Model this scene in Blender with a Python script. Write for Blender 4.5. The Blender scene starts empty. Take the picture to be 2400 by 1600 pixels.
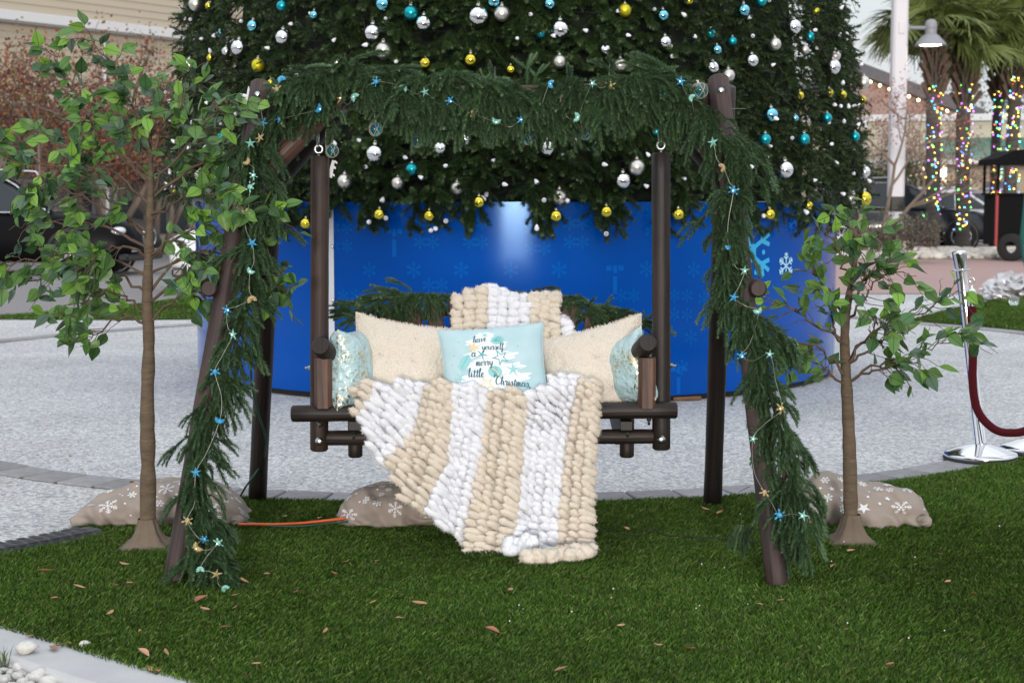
import bpy, math, random
import numpy as np
from mathutils import Vector, Matrix, Euler, Quaternion

random.seed(7)
rng = np.random.default_rng(7)
scene = bpy.context.scene
col = scene.collection

# ------------------------------------------------------------------ camera
CAM_H, FPX, HORIZ = 1.22, 3600.0, 475.0
PITCH = math.atan((800.0 - HORIZ) / FPX)
cam_data = bpy.data.cameras.new('camera')
cam_data.sensor_width = 36.0
cam_data.lens = 36.0 * FPX / 2400.0
cam_data.clip_start = 0.1
cam_data.clip_end = 5000.0
cam_data.dof.use_dof = True
cam_data.dof.focus_distance = 5.35
cam_data.dof.aperture_fstop = 6.3
cam = bpy.data.objects.new('camera', cam_data)
col.objects.link(cam)
cam.location = (0, 0, CAM_H)
cam.rotation_euler = (math.pi / 2 - PITCH, 0, 0)
scene.camera = cam

# ------------------------------------------------------------------ sky, sun, exposure
SUN_EL, SUN_AZ = math.radians(3.2), math.radians(180.4)   # low sun behind the photographer, veiled
world = bpy.data.worlds.new('World')
scene.world = world
world.use_nodes = True
wn, wl = world.node_tree.nodes, world.node_tree.links
wn.clear()
w_out = wn.new('ShaderNodeOutputWorld')
w_bg = wn.new('ShaderNodeBackground')
w_bg.inputs['Strength'].default_value = 0.15
sky = wn.new('ShaderNodeTexSky')
sky.sky_type = 'NISHITA'
sky.sun_disc = False
sky.sun_elevation = SUN_EL
sky.sun_rotation = SUN_AZ
sky.altitude = 10
sky.air_density = 1.0
sky.dust_density = 2.0
sky.ozone_density = 1.5
# an even veil of cloud over the whole dome, with soft breaks
w_tc = wn.new('ShaderNodeTexCoord')
w_map = wn.new('ShaderNodeMapping')
w_map.inputs['Scale'].default_value = (1.0, 1.0, 3.2)
w_no = wn.new('ShaderNodeTexNoise')
w_no.inputs['Scale'].default_value = 2.2
w_no.inputs['Detail'].default_value = 6.0
w_no.inputs['Roughness'].default_value = 0.55
w_ra = wn.new('ShaderNodeValToRGB')
w_ra.color_ramp.elements[0].position = 0.36
w_ra.color_ramp.elements[0].color = (0.68, 0.68, 0.68, 1)
w_ra.color_ramp.elements[1].position = 0.64
w_ra.color_ramp.elements[1].color = (0.96, 0.96, 0.96, 1)
w_mix = wn.new('ShaderNodeMixRGB')
w_mix.inputs['Color2'].default_value = (5.7, 6.05, 6.55, 1)
wl.new(w_tc.outputs['Generated'], w_map.inputs['Vector'])
wl.new(w_map.outputs['Vector'], w_no.inputs['Vector'])
wl.new(w_no.outputs['Fac'], w_ra.inputs['Fac'])
# overcast law: the veil is brighter overhead than at the horizon, the same all round
w_sep = wn.new('ShaderNodeSeparateXYZ')
w_cl = wn.new('ShaderNodeClamp')
w_ma = wn.new('ShaderNodeMath'); w_ma.operation = 'MULTIPLY_ADD'
w_ma.inputs[1].default_value = 0.75; w_ma.inputs[2].default_value = 0.50
w_vm = wn.new('ShaderNodeVectorMath'); w_vm.operation = 'SCALE'
w_vm.inputs[0].default_value = (5.8, 6.1, 6.5)
wl.new(w_tc.outputs['Generated'], w_sep.inputs[0])
wl.new(w_sep.outputs['Z'], w_cl.inputs[0])
wl.new(w_cl.outputs[0], w_ma.inputs[0])
wl.new(w_ma.outputs[0], w_vm.inputs['Scale'])
wl.new(w_vm.outputs[0], w_mix.inputs['Color2'])
wl.new(w_ra.outputs['Color'], w_mix.inputs['Fac'])
wl.new(sky.outputs['Color'], w_mix.inputs['Color1'])
wl.new(w_mix.outputs['Color'], w_bg.inputs['Color'])
wl.new(w_bg.outputs['Background'], w_out.inputs['Surface'])

sun_d = bpy.data.lights.new('sun', 'SUN')
sun_d.energy = 1.4
sun_d.angle = math.radians(10.0)
sun_d.color = (1.0, 0.95, 0.88)
sun = bpy.data.objects.new('sun', sun_d)
col.objects.link(sun)
# Nishita: rotation 0 looks along +Y, turning clockwise seen from above
sdir = Vector((math.sin(SUN_AZ) * math.cos(SUN_EL), math.cos(SUN_AZ) * math.cos(SUN_EL), math.sin(SUN_EL)))
sun.rotation_euler = (-sdir).to_track_quat('-Z', 'Y').to_euler()

scene.view_settings.view_transform = 'Standard'
scene.view_settings.look = 'None'
scene.view_settings.gamma = 1.0
scene.view_settings.exposure = 0.76
scene.cycles.use_denoising = True
scene.cycles.max_bounces = 7
scene.cycles.diffuse_bounces = 3
scene.cycles.glossy_bounces = 3
scene.cycles.transmission_bounces = 6
scene.cycles.transparent_max_bounces = 8
scene.cycles.caustics_reflective = False
scene.cycles.caustics_refractive = False
scene.cycles.sample_clamp_indirect = 6.0

# ------------------------------------------------------------------ where a pixel of the photograph lies in the place
CP, SP = math.cos(PITCH), math.sin(PITCH)
def ray(px, py):
    x = (px - 1200.0) / FPX
    y = (800.0 - py) / FPX
    return np.array([x, CP + y * SP, -SP + y * CP])
def at(px, py, Y):
    d = ray(px, py)
    p = d * (Y / d[1])
    return np.array([p[0], Y, CAM_H + p[2]])
def gp(px, py, z=0.0):
    d = ray(px, py)
    t = (z - CAM_H) / d[2]
    return np.array([d[0] * t, d[1] * t, z])
def ppm(Y):
    return FPX / Y
def lerp(a, b, t):
    return a + (b - a) * t
def interp_pts(keys, pts, t):
    pts = np.asarray(pts, float)
    return np.array([np.interp(t, keys, pts[:, k]) for k in range(pts.shape[1])])
def smooth_path(pts, n):
    """Catmull-Rom through the points, n samples."""
    P = np.asarray(pts, float)
    if len(P) < 3:
        t = np.linspace(0, 1, n)[:, None]
        return P[0] * (1 - t) + P[-1] * t
    P = np.vstack([2 * P[0] - P[1], P, 2 * P[-1] - P[-2]])
    m = len(P) - 3
    out = []
    for s in np.linspace(0, m - 1e-6, n):
        i = int(s)
        t = s - i
        a, b, c, d = P[i], P[i + 1], P[i + 2], P[i + 3]
        out.append(0.5 * (2 * b + (c - a) * t + (2 * a - 5 * b + 4 * c - d) * t * t + (3 * b - a - 3 * c + d) * t ** 3))
    return np.array(out)

# ------------------------------------------------------------------ mesh building
class MB:
    def __init__(self):
        self.V, self.F, self.C, self.U, self.n = [], [], [], [], 0
    def add(self, V, F, c=None, uv=None):
        V = np.asarray(V, float).reshape(-1, 3)
        self.V.append(V)
        if isinstance(F, np.ndarray):
            self.F.append(F + self.n)
        else:
            by = {}
            for f in F:
                by.setdefault(len(f), []).append(f)
            for k, fs in by.items():
                self.F.append(np.array(fs, int) + self.n)
        if c is None:
            c = (1, 1, 1)
        c = np.asarray(c, float)
        if c.ndim == 1:
            c = np.tile(c, (len(V), 1))
        self.C.append(c)
        if uv is None:
            uv = np.zeros((len(V), 2))
        self.U.append(np.asarray(uv, float))
        self.n += len(V)
        return self
    def mesh(self, name, smooth=True, mat=None, colors=True):
        V = np.vstack(self.V)
        C = np.vstack(self.C)
        U = np.vstack(self.U)
        loops = np.concatenate([f.ravel() for f in self.F]).astype(np.int32)
        tot = np.concatenate([np.full(len(f), f.shape[1]) for f in self.F]).astype(np.int32)
        start = np.concatenate([[0], np.cumsum(tot)[:-1]]).astype(np.int32)
        me = bpy.data.meshes.new(name)
        me.vertices.add(len(V)); me.vertices.foreach_set('co', V.astype(np.float32).ravel())
        me.loops.add(len(loops)); me.loops.foreach_set('vertex_index', loops)
        me.polygons.add(len(tot)); me.polygons.foreach_set('loop_start', start); me.polygons.foreach_set('loop_total', tot)
        me.polygons.foreach_set('use_smooth', np.full(len(tot), smooth, bool))
        ul = me.uv_layers.new(name='UVMap')
        ul.data.foreach_set('uv', U[loops].astype(np.float32).ravel())
        if colors:
            ca = me.color_attributes.new('Col', 'FLOAT_COLOR', 'POINT')
            ca.data.foreach_set('color', np.hstack([C, np.ones((len(C), 1))]).astype(np.float32).ravel())
        me.update(calc_edges=True)
        if len(V) < 20000: me.validate()
        if mat:
            me.materials.append(mat)
        return me

def frames(P):
    P = np.asarray(P, float)
    T = np.gradient(P, axis=0)
    T /= np.maximum(np.linalg.norm(T, axis=1, keepdims=True), 1e-9)
    up = np.array([0, 0, 1.0]) if abs(T[0][2]) < 0.9 else np.array([1.0, 0, 0])
    n = np.cross(T[0], up); n /= np.linalg.norm(n)
    N = [n]
    for i in range(1, len(P)):
        n = N[-1] - T[i] * np.dot(N[-1], T[i])
        n /= max(np.linalg.norm(n), 1e-9)
        N.append(n)
    N = np.array(N)
    return T, N, np.cross(T, N)

def add_tube(mb, P, R, n=10, cap=True, c=None, flat=1.0):
    P = np.asarray(P, float)
    R = np.broadcast_to(np.asarray(R, float), (len(P),))
    T, N, B = frames(P)
    a = np.linspace(0, 2 * math.pi, n + 1)
    ca, sa = np.cos(a), np.sin(a)
    V = P[:, None, :] + R[:, None, None] * (ca[None, :, None] * N[:, None, :] + flat * sa[None, :, None] * B[:, None, :])
    L = np.concatenate([[0], np.cumsum(np.linalg.norm(np.diff(P, axis=0), axis=1))])
    uv = np.stack(np.broadcast_arrays((a / (2 * math.pi))[None, :] * 2 * math.pi * R.max(), L[:, None]), axis=2)
    k, m = len(P), n + 1
    i = np.arange(k - 1)[:, None] * m + np.arange(n)[None, :]
    F = np.stack([i, i + 1, i + m + 1, i + m], axis=2).reshape(-1, 4)
    mb.add(V.reshape(-1, 3), F, c, uv.reshape(-1, 2))
    if cap:
        for s, rev in ((0, True), (k - 1, False)):
            ring = V[s, :n]
            f = list(range(n))
            uvc = np.stack([0.3 + R[s] * ca[:n], R[s] * sa[:n] * 0.2], axis=1)
            mb.add(ring, [tuple(f[::-1] if rev else f)], c, uvc)
    return mb

def add_log(mb, a, b, r0, r1=None, n=18, bev=0.006, bend=0.004, c=None):
    """A turned log with eased ends and a slightly uneven side."""
    a, b = np.asarray(a, float), np.asarray(b, float)
    r1 = r0 if r1 is None else r1
    L = np.linalg.norm(b - a)
    m = max(6, int(L / 0.08))
    t = np.concatenate([[0, bev / L], np.linspace(0, 1, m)[1:-1], [1 - bev / L, 1]])
    t.sort()
    P = a + (b - a) * t[:, None]
    R = r0 + (r1 - r0) * t
    R = R * (1 + 0.02 * np.sin(t * L * 9 + r0 * 900) + 0.012 * np.sin(t * L * 23))
    R[0] -= bev; R[-1] -= bev
    return add_tube(mb, P, R, n, True, c)

def add_box(mb, lo, hi, c=None, M=None):
    x0, y0, z0 = lo; x1, y1, z1 = hi
    V = np.array([(x0, y0, z0), (x1, y0, z0), (x1, y1, z0), (x0, y1, z0), (x0, y0, z1), (x1, y0, z1), (x1, y1, z1), (x0, y1, z1)], float)
    uv = np.stack([V[:, 0] + V[:, 1], V[:, 2]], axis=1)
    if M is not None:
        V = (np.array(M.to_3x3()) @ V.T).T + np.array(M.translation)
    return mb.add(V, [(0, 3, 2, 1), (4, 5, 6, 7), (0, 1, 5, 4), (1, 2, 6, 5), (2, 3, 7, 6), (3, 0, 4, 7)], c, uv)

def add_bevel_box(mb, lo, hi, b=0.006, c=None, M=None):
    """A box with chamfered edges."""
    lo, hi = np.array(lo, float), np.array(hi, float)
    b = min(b, 0.45 * float((hi - lo).min()))
    V, idx = [], {}
    for sx in (0, 1):
        for sy in (0, 1):
            for sz in (0, 1):
                s = np.array([sx, sy, sz])
                corner = np.where(s == 1, hi, lo)
                inn = np.where(s == 1, -b, b)
                for ax in range(3):
                    p = corner + inn
                    p[ax] = corner[ax]
                    idx[(sx, sy, sz, ax)] = len(V)
                    V.append(p)
    F = []
    for ax in range(3):
        o = [k for k in range(3) if k != ax]
        for s in (0, 1):
            q = []
            for (u, v) in ((0, 0), (1, 0), (1, 1), (0, 1)):
                k = [0, 0, 0]; k[ax] = s; k[o[0]] = u; k[o[1]] = v
                q.append(idx[(k[0], k[1], k[2], ax)])
            F.append(tuple(q))
    for ax in range(3):
        o = [k for k in range(3) if k != ax]
        for u in (0, 1):
            for v in (0, 1):
                q = []
                for s in (0, 1):
                    k = [0, 0, 0]; k[ax] = s; k[o[0]] = u; k[o[1]] = v
                    q.append((idx[(k[0], k[1], k[2], o[0])], idx[(k[0], k[1], k[2], o[1])]))
                F.append((q[0][0], q[1][0], q[1][1], q[0][1]))
    for sx in (0, 1):
        for sy in (0, 1):
            for sz in (0, 1):
                F.append(tuple(idx[(sx, sy, sz, a)] for a in range(3)))
    V = np.array(V)
    ctr = (lo + hi) / 2
    G = []
    for f in F:
        p = V[list(f)]
        nrm = np.cross(p[1] - p[0], p[2] - p[0])
        G.append(f if np.dot(nrm, p.mean(0) - ctr) > 0 else f[::-1])
    uv = np.stack([V[:, 0] + V[:, 1], V[:, 2]], axis=1)
    if M is not None:
        V = (np.array(M.to_3x3()) @ V.T).T + np.array(M.translation)
    return mb.add(V, G, c, uv)

def add_lathe(mb, prof, ctr=(0, 0, 0), n=24, c=None, axis=None):
    """prof: list of (r, h) turned about the z axis (or the given axis)."""
    prof = np.asarray(prof, float)
    a = np.linspace(0, 2 * math.pi, n, endpoint=False)
    V = np.stack([prof[:, 0][:, None] * np.cos(a), prof[:, 0][:, None] * np.sin(a), np.repeat(prof[:, 1][:, None], n, 1)], axis=2).reshape(-1, 3)
    if axis is not None:
        q = Vector((0, 0, 1)).rotation_difference(Vector(axis)).to_matrix()
        V = (np.array(q) @ V.T).T
    V = V + np.asarray(ctr, float)
    F = []
    for i in range(len(prof) - 1):
        for j in range(n):
            k = (j + 1) % n
            F.append((i * n + j, i * n + k, (i + 1) * n + k, (i + 1) * n + j))
    return mb.add(V, F, c)

def add_torus(mb, ctr, R, r, axis=(0, 0, 1), n=24, m=8, sx=1.0, c=None):
    a = np.linspace(0, 2 * math.pi, n, endpoint=False)
    P = np.stack([R * sx * np.cos(a), R * np.sin(a), 0 * a], axis=1)
    b = np.linspace(0, 2 * math.pi, m, endpoint=False)
    Nn = np.stack([np.cos(a), np.sin(a), 0 * a], axis=1)
    V = (P[:, None, :] + r * (np.cos(b)[None, :, None] * Nn[:, None, :] + np.sin(b)[None, :, None] * np.array([0, 0, 1.0]))).reshape(-1, 3)
    q = np.array(Vector((0, 0, 1)).rotation_difference(Vector(axis)).to_matrix())
    V = (q @ V.T).T + np.asarray(ctr, float)
    F = []
    for i in range(n):
        for j in range(m):
            F.append((i * m + j, ((i + 1) % n) * m + j, ((i + 1) % n) * m + (j + 1) % m, i * m + (j + 1) % m))
    return mb.add(V, F, c)

def add_ball(mb, ctr, r, n=16, m=10, scale=(1, 1, 1), c=None, M=None):
    th = np.linspace(0, math.pi, m + 1)
    ph = np.linspace(0, 2 * math.pi, n, endpoint=False)
    V = np.stack([np.sin(th)[:, None] * np.cos(ph), np.sin(th)[:, None] * np.sin(ph), np.repeat(np.cos(th)[:, None], n, 1)], axis=2).reshape(-1, 3)
    V = V * r * np.asarray(scale)
    if M is not None:
        V = (np.array(M) @ V.T).T
    V = V + np.asarray(ctr, float)
    F = []
    for i in range(m):
        for j in range(n):
            k = (j + 1) % n
            F.append((i * n + j, (i + 1) * n + j, (i + 1) * n + k, i * n + k))
    return mb.add(V, F, c)

def add_prism(mb, poly, y0, y1, c=None):
    """A polygon in x,z extruded along y."""
    poly = np.asarray(poly, float)
    n = len(poly)
    V = np.vstack([np.stack([poly[:, 0], np.full(n, y0), poly[:, 1]], 1), np.stack([poly[:, 0], np.full(n, y1), poly[:, 1]], 1)])
    F = [tuple(range(n)), tuple(range(2 * n - 1, n - 1, -1))]
    for i in range(n):
        j = (i + 1) % n
        F.append((i, i + n, j + n, j))
    return mb.add(V, F, c, np.stack([V[:, 0], V[:, 2]], 1))

# cheap repeatable noise
_perm = rng.permutation(4096)
_rv = rng.random(4096)
def vnoise(P):
    P = np.asarray(P, float)
    I = np.floor(P).astype(int)
    f = P - I
    f = f * f * (3 - 2 * f)
    def h(i, j, k):
        return _rv[_perm[(_perm[(_perm[i & 4095] + j) & 4095] + k) & 4095]]
    r = 0
    for dx in (0, 1):
        for dy in (0, 1):
            for dz in (0, 1):
                w = (f[..., 0] if dx else 1 - f[..., 0]) * (f[..., 1] if dy else 1 - f[..., 1]) * (f[..., 2] if dz else 1 - f[..., 2])
                r = r + w * h(I[..., 0] + dx, I[..., 1] + dy, I[..., 2] + dz)
    return r

# ------------------------------------------------------------------ objects
def link(o):
    col.objects.link(o)
    return o
def tag(o, label=None, cat=None, group=None, kind=None):
    if label: o['label'] = label
    if cat: o['category'] = cat
    if group: o['group'] = group
    if kind: o['kind'] = kind
    return o
def empty(name, loc=(0, 0, 0), rz=0.0, label=None, cat=None, group=None):
    o = link(bpy.data.objects.new(name, None))
    o.location = loc
    o.rotation_euler = (0, 0, rz)
    o.empty_display_size = 0.1
    return tag(o, label, cat, group)
def put(name, me, mat=None, parent=None, world=True, loc=None, rot=None, scale=None):
    """One mesh object; with a parent, world=True keeps mesh coordinates as world coordinates."""
    if isinstance(me, MB):
        me = me.mesh(name)
    if mat is not None and not me.materials:
        me.materials.append(mat)
    o = link(bpy.data.objects.new(name, me))
    if parent is not None:
        o.parent = parent
        if world:
            o.matrix_parent_inverse = parent_matrix(parent).inverted()
    if loc is not None: o.location = loc
    if rot is not None: o.rotation_euler = rot
    if scale is not None: o.scale = scale if hasattr(scale, '__len__') else (scale,) * 3
    return o
def parent_matrix(o):
    M = Matrix.LocRotScale(o.location, o.rotation_euler, o.scale)
    if o.parent is not None:
        return parent_matrix(o.parent) @ o.matrix_parent_inverse @ M
    return M
def copy_tree(o, parent=None, kids=None):
    c = o.copy()
    col.objects.link(c)
    if parent is not None:
        c.parent = parent
    for ch in (KIDS.get(o.name) or []):
        copy_tree(ch, c)
    return c
KIDS = {}
def index_kids():
    KIDS.clear()
    for o in bpy.data.objects:
        if o.parent is not None:
            KIDS.setdefault(o.parent.name, []).append(o)

# ------------------------------------------------------------------ materials
def lin(r, g, b):
    return tuple(((v / 255.0) / 12.92 if v / 255.0 <= 0.04045 else (((v / 255.0) + 0.055) / 1.055) ** 2.4) for v in (r, g, b))
def new_mat(name):
    m = bpy.data.materials.new(name)
    m.use_nodes = True
    nt = m.node_tree
    b = nt.nodes['Principled BSDF']
    return m, nt, b
def P(name, c, rough=0.6, metal=0.0, spec=0.5, attr=False, noise=None, bump=None, coat=0.0, emit=None, trans=0.0, uv=False, sheen=0.0, sss=0.0, vary=0.0, alpha=None):
    """Principled: noise = (scale xyz, amount, dark rgb), bump = (scale, strength, distance)."""
    m, nt, b = new_mat(name)
    N, L = nt.nodes, nt.links
    b.inputs['Roughness'].default_value = rough
    b.inputs['Metallic'].default_value = metal
    b.inputs['Specular IOR Level'].default_value = spec
    b.inputs['Coat Weight'].default_value = coat
    b.inputs['Coat Roughness'].default_value = 0.06
    b.inputs['Transmission Weight'].default_value = trans
    if sheen:
        b.inputs['Sheen Weight'].default_value = sheen
        b.inputs['Sheen Roughness'].default_value = 0.6
    if sss:
        b.inputs['Subsurface Weight'].default_value = sss
        b.inputs['Subsurface Radius'].default_value = (0.01, 0.009, 0.008)
    if alpha is not None:
        b.inputs['Alpha'].default_value = alpha
    rgb = N.new('ShaderNodeRGB')
    rgb.outputs[0].default_value = (*c, 1)
    out = rgb.outputs[0]
    if attr:
        at_ = N.new('ShaderNodeAttribute'); at_.attribute_name = 'Col'
        mx = N.new('ShaderNodeMixRGB'); mx.blend_type = 'MULTIPLY'; mx.inputs[0].default_value = 1
        L.new(out, mx.inputs[1]); L.new(at_.outputs['Color'], mx.inputs[2])
        out = mx.outputs[0]
    tc = N.new('ShaderNodeTexCoord')
    src = tc.outputs['UV'] if uv else tc.outputs['Object']
    if noise:
        sc, amt, dark = noise
        mp = N.new('ShaderNodeMapping')
        mp.inputs['Scale'].default_value = sc if hasattr(sc, '__len__') else (sc, sc, sc)
        no = N.new('ShaderNodeTexNoise'); no.inputs['Scale'].default_value = 1.0; no.inputs['Detail'].default_value = 5.0
        rp = N.new('ShaderNodeValToRGB')
        rp.color_ramp.elements[0].position = 0.35; rp.color_ramp.elements[1].position = 0.68
        ml = N.new('ShaderNodeMath'); ml.operation = 'MULTIPLY'; ml.inputs[1].default_value = amt
        mx = N.new('ShaderNodeMixRGB'); mx.inputs[2].default_value = (*dark, 1)
        L.new(src, mp.inputs[0]); L.new(mp.outputs[0], no.inputs['Vector']); L.new(no.outputs['Fac'], rp.inputs[0])
        L.new(rp.outputs[0], ml.inputs[0]); L.new(ml.outputs[0], mx.inputs[0]); L.new(out, mx.inputs[1])
        out = mx.outputs[0]
    if vary:
        oi = N.new('ShaderNodeObjectInfo')
        hs = N.new('ShaderNodeHueSaturation')
        mr = N.new('ShaderNodeMapRange'); mr.inputs['To Min'].default_value = 1 - vary; mr.inputs['To Max'].default_value = 1 + vary
        L.new(oi.outputs['Random'], mr.inputs['Value']); L.new(mr.outputs[0], hs.inputs['Value']); L.new(out, hs.inputs['Color'])
        out = hs.outputs[0]
    L.new(out, b.inputs['Base Color'])
    if bump:
        sc, st, dist = bump
        mp = N.new('ShaderNodeMapping')
        mp.inputs['Scale'].default_value = sc if hasattr(sc, '__len__') else (sc, sc, sc)
        no = N.new('ShaderNodeTexNoise'); no.inputs['Scale'].default_value = 1.0; no.inputs['Detail'].default_value = 4.0
        bp = N.new('ShaderNodeBump'); bp.inputs['Strength'].default_value = st; bp.inputs['Distance'].default_value = dist
        L.new(src, mp.inputs[0]); L.new(mp.outputs[0], no.inputs['Vector']); L.new(no.outputs['Fac'], bp.inputs['Height'])
        L.new(bp.outputs[0], b.inputs['Normal'])
    if emit:
        ec, es = emit
        b.inputs['Emission Color'].default_value = (*ec, 1)
        b.inputs['Emission Strength'].default_value = es
    return m
MAT = {}
# ================================================================== the setting
def struct(o, label=None):
    o['kind'] = 'structure'
    if label: o['label'] = label
    return o
def sheet(name, pts, z, mat):
    mb = MB()
    V = [(p[0], p[1], z) for p in pts]
    a = sum(V[i][0] * V[(i + 1) % len(V)][1] - V[(i + 1) % len(V)][0] * V[i][1] for i in range(len(V)))
    if a < 0: V = V[::-1]
    mb.add(V, [tuple(range(len(V)))])
    return put(name, mb.mesh(name, smooth=False), mat)
def in_poly(X, Y, poly):
    poly = np.asarray(poly)
    ins = np.zeros(len(X), bool)
    j = len(poly) - 1
    for i in range(len(poly)):
        xi, yi, xj, yj = poly[i][0], poly[i][1], poly[j][0], poly[j][1]
        c = ((yi > Y) != (yj > Y)) & (X < (xj - xi) * (Y - yi) / (yj - yi + 1e-12) + xi)
        ins ^= c
        j = i
    return ins

# --- asphalt ground
def mat_asphalt():
    m, nt, b = new_mat('asphalt')
    N, L = nt.nodes, nt.links
    tc = N.new('ShaderNodeTexCoord')
    n1 = N.new('ShaderNodeTexNoise'); n1.inputs['Scale'].default_value = 45; n1.inputs['Detail'].default_value = 6
    n2 = N.new('ShaderNodeTexNoise'); n2.inputs['Scale'].default_value = 0.35; n2.inputs['Detail'].default_value = 4
    r = N.new('ShaderNodeValToRGB')
    r.color_ramp.elements[0].color = (0.16, 0.15, 0.15, 1); r.color_ramp.elements[0].position = 0.3
    r.color_ramp.elements[1].color = (0.27, 0.255, 0.255, 1); r.color_ramp.elements[1].position = 0.7
    mx = N.new('ShaderNodeMixRGB'); mx.blend_type = 'MULTIPLY'; mx.inputs[0].default_value = 0.5
    r2 = N.new('ShaderNodeValToRGB'); r2.color_ramp.elements[0].color = (0.7, 0.7, 0.7, 1); r2.color_ramp.elements[1].color = (1, 1, 1, 1)
    L.new(tc.outputs['Object'], n1.inputs['Vector']); L.new(tc.outputs['Object'], n2.inputs['Vector'])
    L.new(n1.outputs['Fac'], r.inputs[0]); L.new(n2.outputs['Fac'], r2.inputs[0])
    L.new(r.outputs[0], mx.inputs[1]); L.new(r2.outputs[0], mx.inputs[2]); L.new(mx.outputs[0], b.inputs['Base Color'])
    b.inputs['Roughness'].default_value = 0.9
    return m
MAT['asphalt'] = mat_asphalt()
struct(sheet('ground', [(-900, -300), (900, -300), (900, 2500), (-900, 2500)], -0.06, MAT['asphalt']))

# --- tabby (oyster shell) concrete of the plaza
def mat_tabby():
    m, nt, b = new_mat('tabby_concrete')
    N, L = nt.nodes, nt.links
    tc = N.new('ShaderNodeTexCoord')
    wob = N.new('ShaderNodeTexNoise'); wob.inputs['Scale'].default_value = 30; wob.inputs['Detail'].default_value = 2
    add = N.new('ShaderNodeVectorMath'); add.operation = 'MULTIPLY_ADD'; add.inputs[1].default_value = (0.03, 0.03, 0.03)
    L.new(tc.outputs['Object'], wob.inputs['Vector']); L.new(wob.outputs['Color'], add.inputs[0]); L.new(tc.outputs['Object'], add.inputs[2])
    def vor(scale, sx):
        mp = N.new('ShaderNodeMapping'); mp.inputs['Scale'].default_value = (scale * sx, scale, scale)
        v = N.new('ShaderNodeTexVoronoi'); v.inputs['Scale'].default_value = 1.0
        L.new(add.outputs[0], mp.inputs[0]); L.new(mp.outputs[0], v.inputs['Vector'])
        return v
    v1 = vor(112, 0.55); v2 = vor(66, 1.3)
    sep1 = N.new('ShaderNodeSeparateColor'); sep2 = N.new('ShaderNodeSeparateColor')
    L.new(v1.outputs['Color'], sep1.inputs[0]); L.new(v2.outputs['Color'], sep2.inputs[0])
    r1 = N.new('ShaderNodeValToRGB')
    e = r1.color_ramp.elements
    e[0].position = 0.0; e[0].color = (0.26, 0.26, 0.27, 1)
    e[1].position = 1.0; e[1].color = (0.78, 0.78, 0.77, 1)
    k = r1.color_ramp.elements.new(0.45); k.color = (0.42, 0.42, 0.43, 1)
    k = r1.color_ramp.elements.new(0.72); k.color = (0.52, 0.52, 0.52, 1)
    r2 = N.new('ShaderNodeValToRGB')
    r2.color_ramp.elements[0].position = 0.72; r2.color_ramp.elements[0].color = (0, 0, 0, 1)
    r2.color_ramp.elements[1].position = 0.80; r2.color_ramp.elements[1].color = (1, 1, 1, 1)
    mx = N.new('ShaderNodeMixRGB'); mx.inputs[2].default_value = (0.68, 0.68, 0.66, 1)
    L.new(sep1.outputs[0], r1.inputs[0]); L.new(sep2.outputs[1], r2.inputs[0]); L.new(r2.outputs[0], mx.inputs[0]); L.new(r1.outputs[0], mx.inputs[1])
    big = N.new('ShaderNodeTexNoise'); big.inputs['Scale'].default_value = 0.7; big.inputs['Detail'].default_value = 9; big.inputs['Roughness'].default_value = 0.62
    rb = N.new('ShaderNodeValToRGB'); rb.color_ramp.elements[0].color = (0.74, 0.74, 0.75, 1); rb.color_ramp.elements[1].color = (1.0, 1.0, 1.0, 1)
    rb.color_ramp.elements[0].position = 0.3; rb.color_ramp.elements[1].position = 0.65
    L.new(tc.outputs['Object'], big.inputs['Vector']); L.new(big.outputs['Fac'], rb.inputs[0])
    m2 = N.new('ShaderNodeMixRGB'); m2.blend_type = 'MULTIPLY'; m2.inputs[0].default_value = 1
    L.new(mx.outputs[0], m2.inputs[1]); L.new(rb.outputs[0], m2.inputs[2]); L.new(m2.outputs[0], b.inputs['Base Color'])
    bp = N.new('ShaderNodeBump'); bp.inputs['Strength'].default_value = 0.6; bp.inputs['Distance'].default_value = 0.004
    L.new(sep1.outputs[0], bp.inputs['Height']); L.new(bp.outputs[0], b.inputs['Normal'])
    b.inputs['Roughness'].default_value = 0.75
    return m
MAT['tabby'] = mat_tabby()
struct(sheet('plaza', [(-14, 5.0), (14, 5.0), (14, 21.4), (-1, 21.4), (-1, 16.3), (-14, 16.3)], -0.004, MAT['tabby']))

# --- ring of grey pavers round the plaza
front_c, front_r = np.array([-0.18, 9.75]), 3.40
ring_pts = []
for X in np.linspace(-2.55, 2.25, 11):
    ring_pts.append((X, front_c[1] - math.sqrt(front_r ** 2 - (X - front_c[0]) ** 2)))
ring_pts += [(3.7, 8.7), (4.6, 10.6), (5.0, 12.6), tuple(gp(2400, 784)[:2]), tuple(gp(2140, 759)[:2]), (3.0, 16.9), (1.0, 17.3), (-1.2, 17.0),
             tuple(gp(460, 762)[:2]), tuple(gp(0, 803)[:2]), (-5.0, 11.4), (-4.3, 9.2), (-3.4, 7.9)]
ring_in = smooth_path(np.array(ring_pts + ring_pts[:1]), 700)
seg = np.linalg.norm(np.diff(ring_in, axis=0), axis=1)
cum = np.concatenate([[0], np.cumsum(seg)])
MAT['paver'] = P('grey_paver', (0.27, 0.265, 0.27), 0.85, noise=((22, 22, 22), 0.6, (0.17, 0.165, 0.17)), bump=(120, 0.5, 0.003), vary=0.18)
MAT['joint'] = P('joint_sand', (0.09, 0.085, 0.08), 0.95)
PAVER_L, PAVER_W = 0.205, 0.205
n_pav = int(cum[-1] / PAVER_L)
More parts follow.
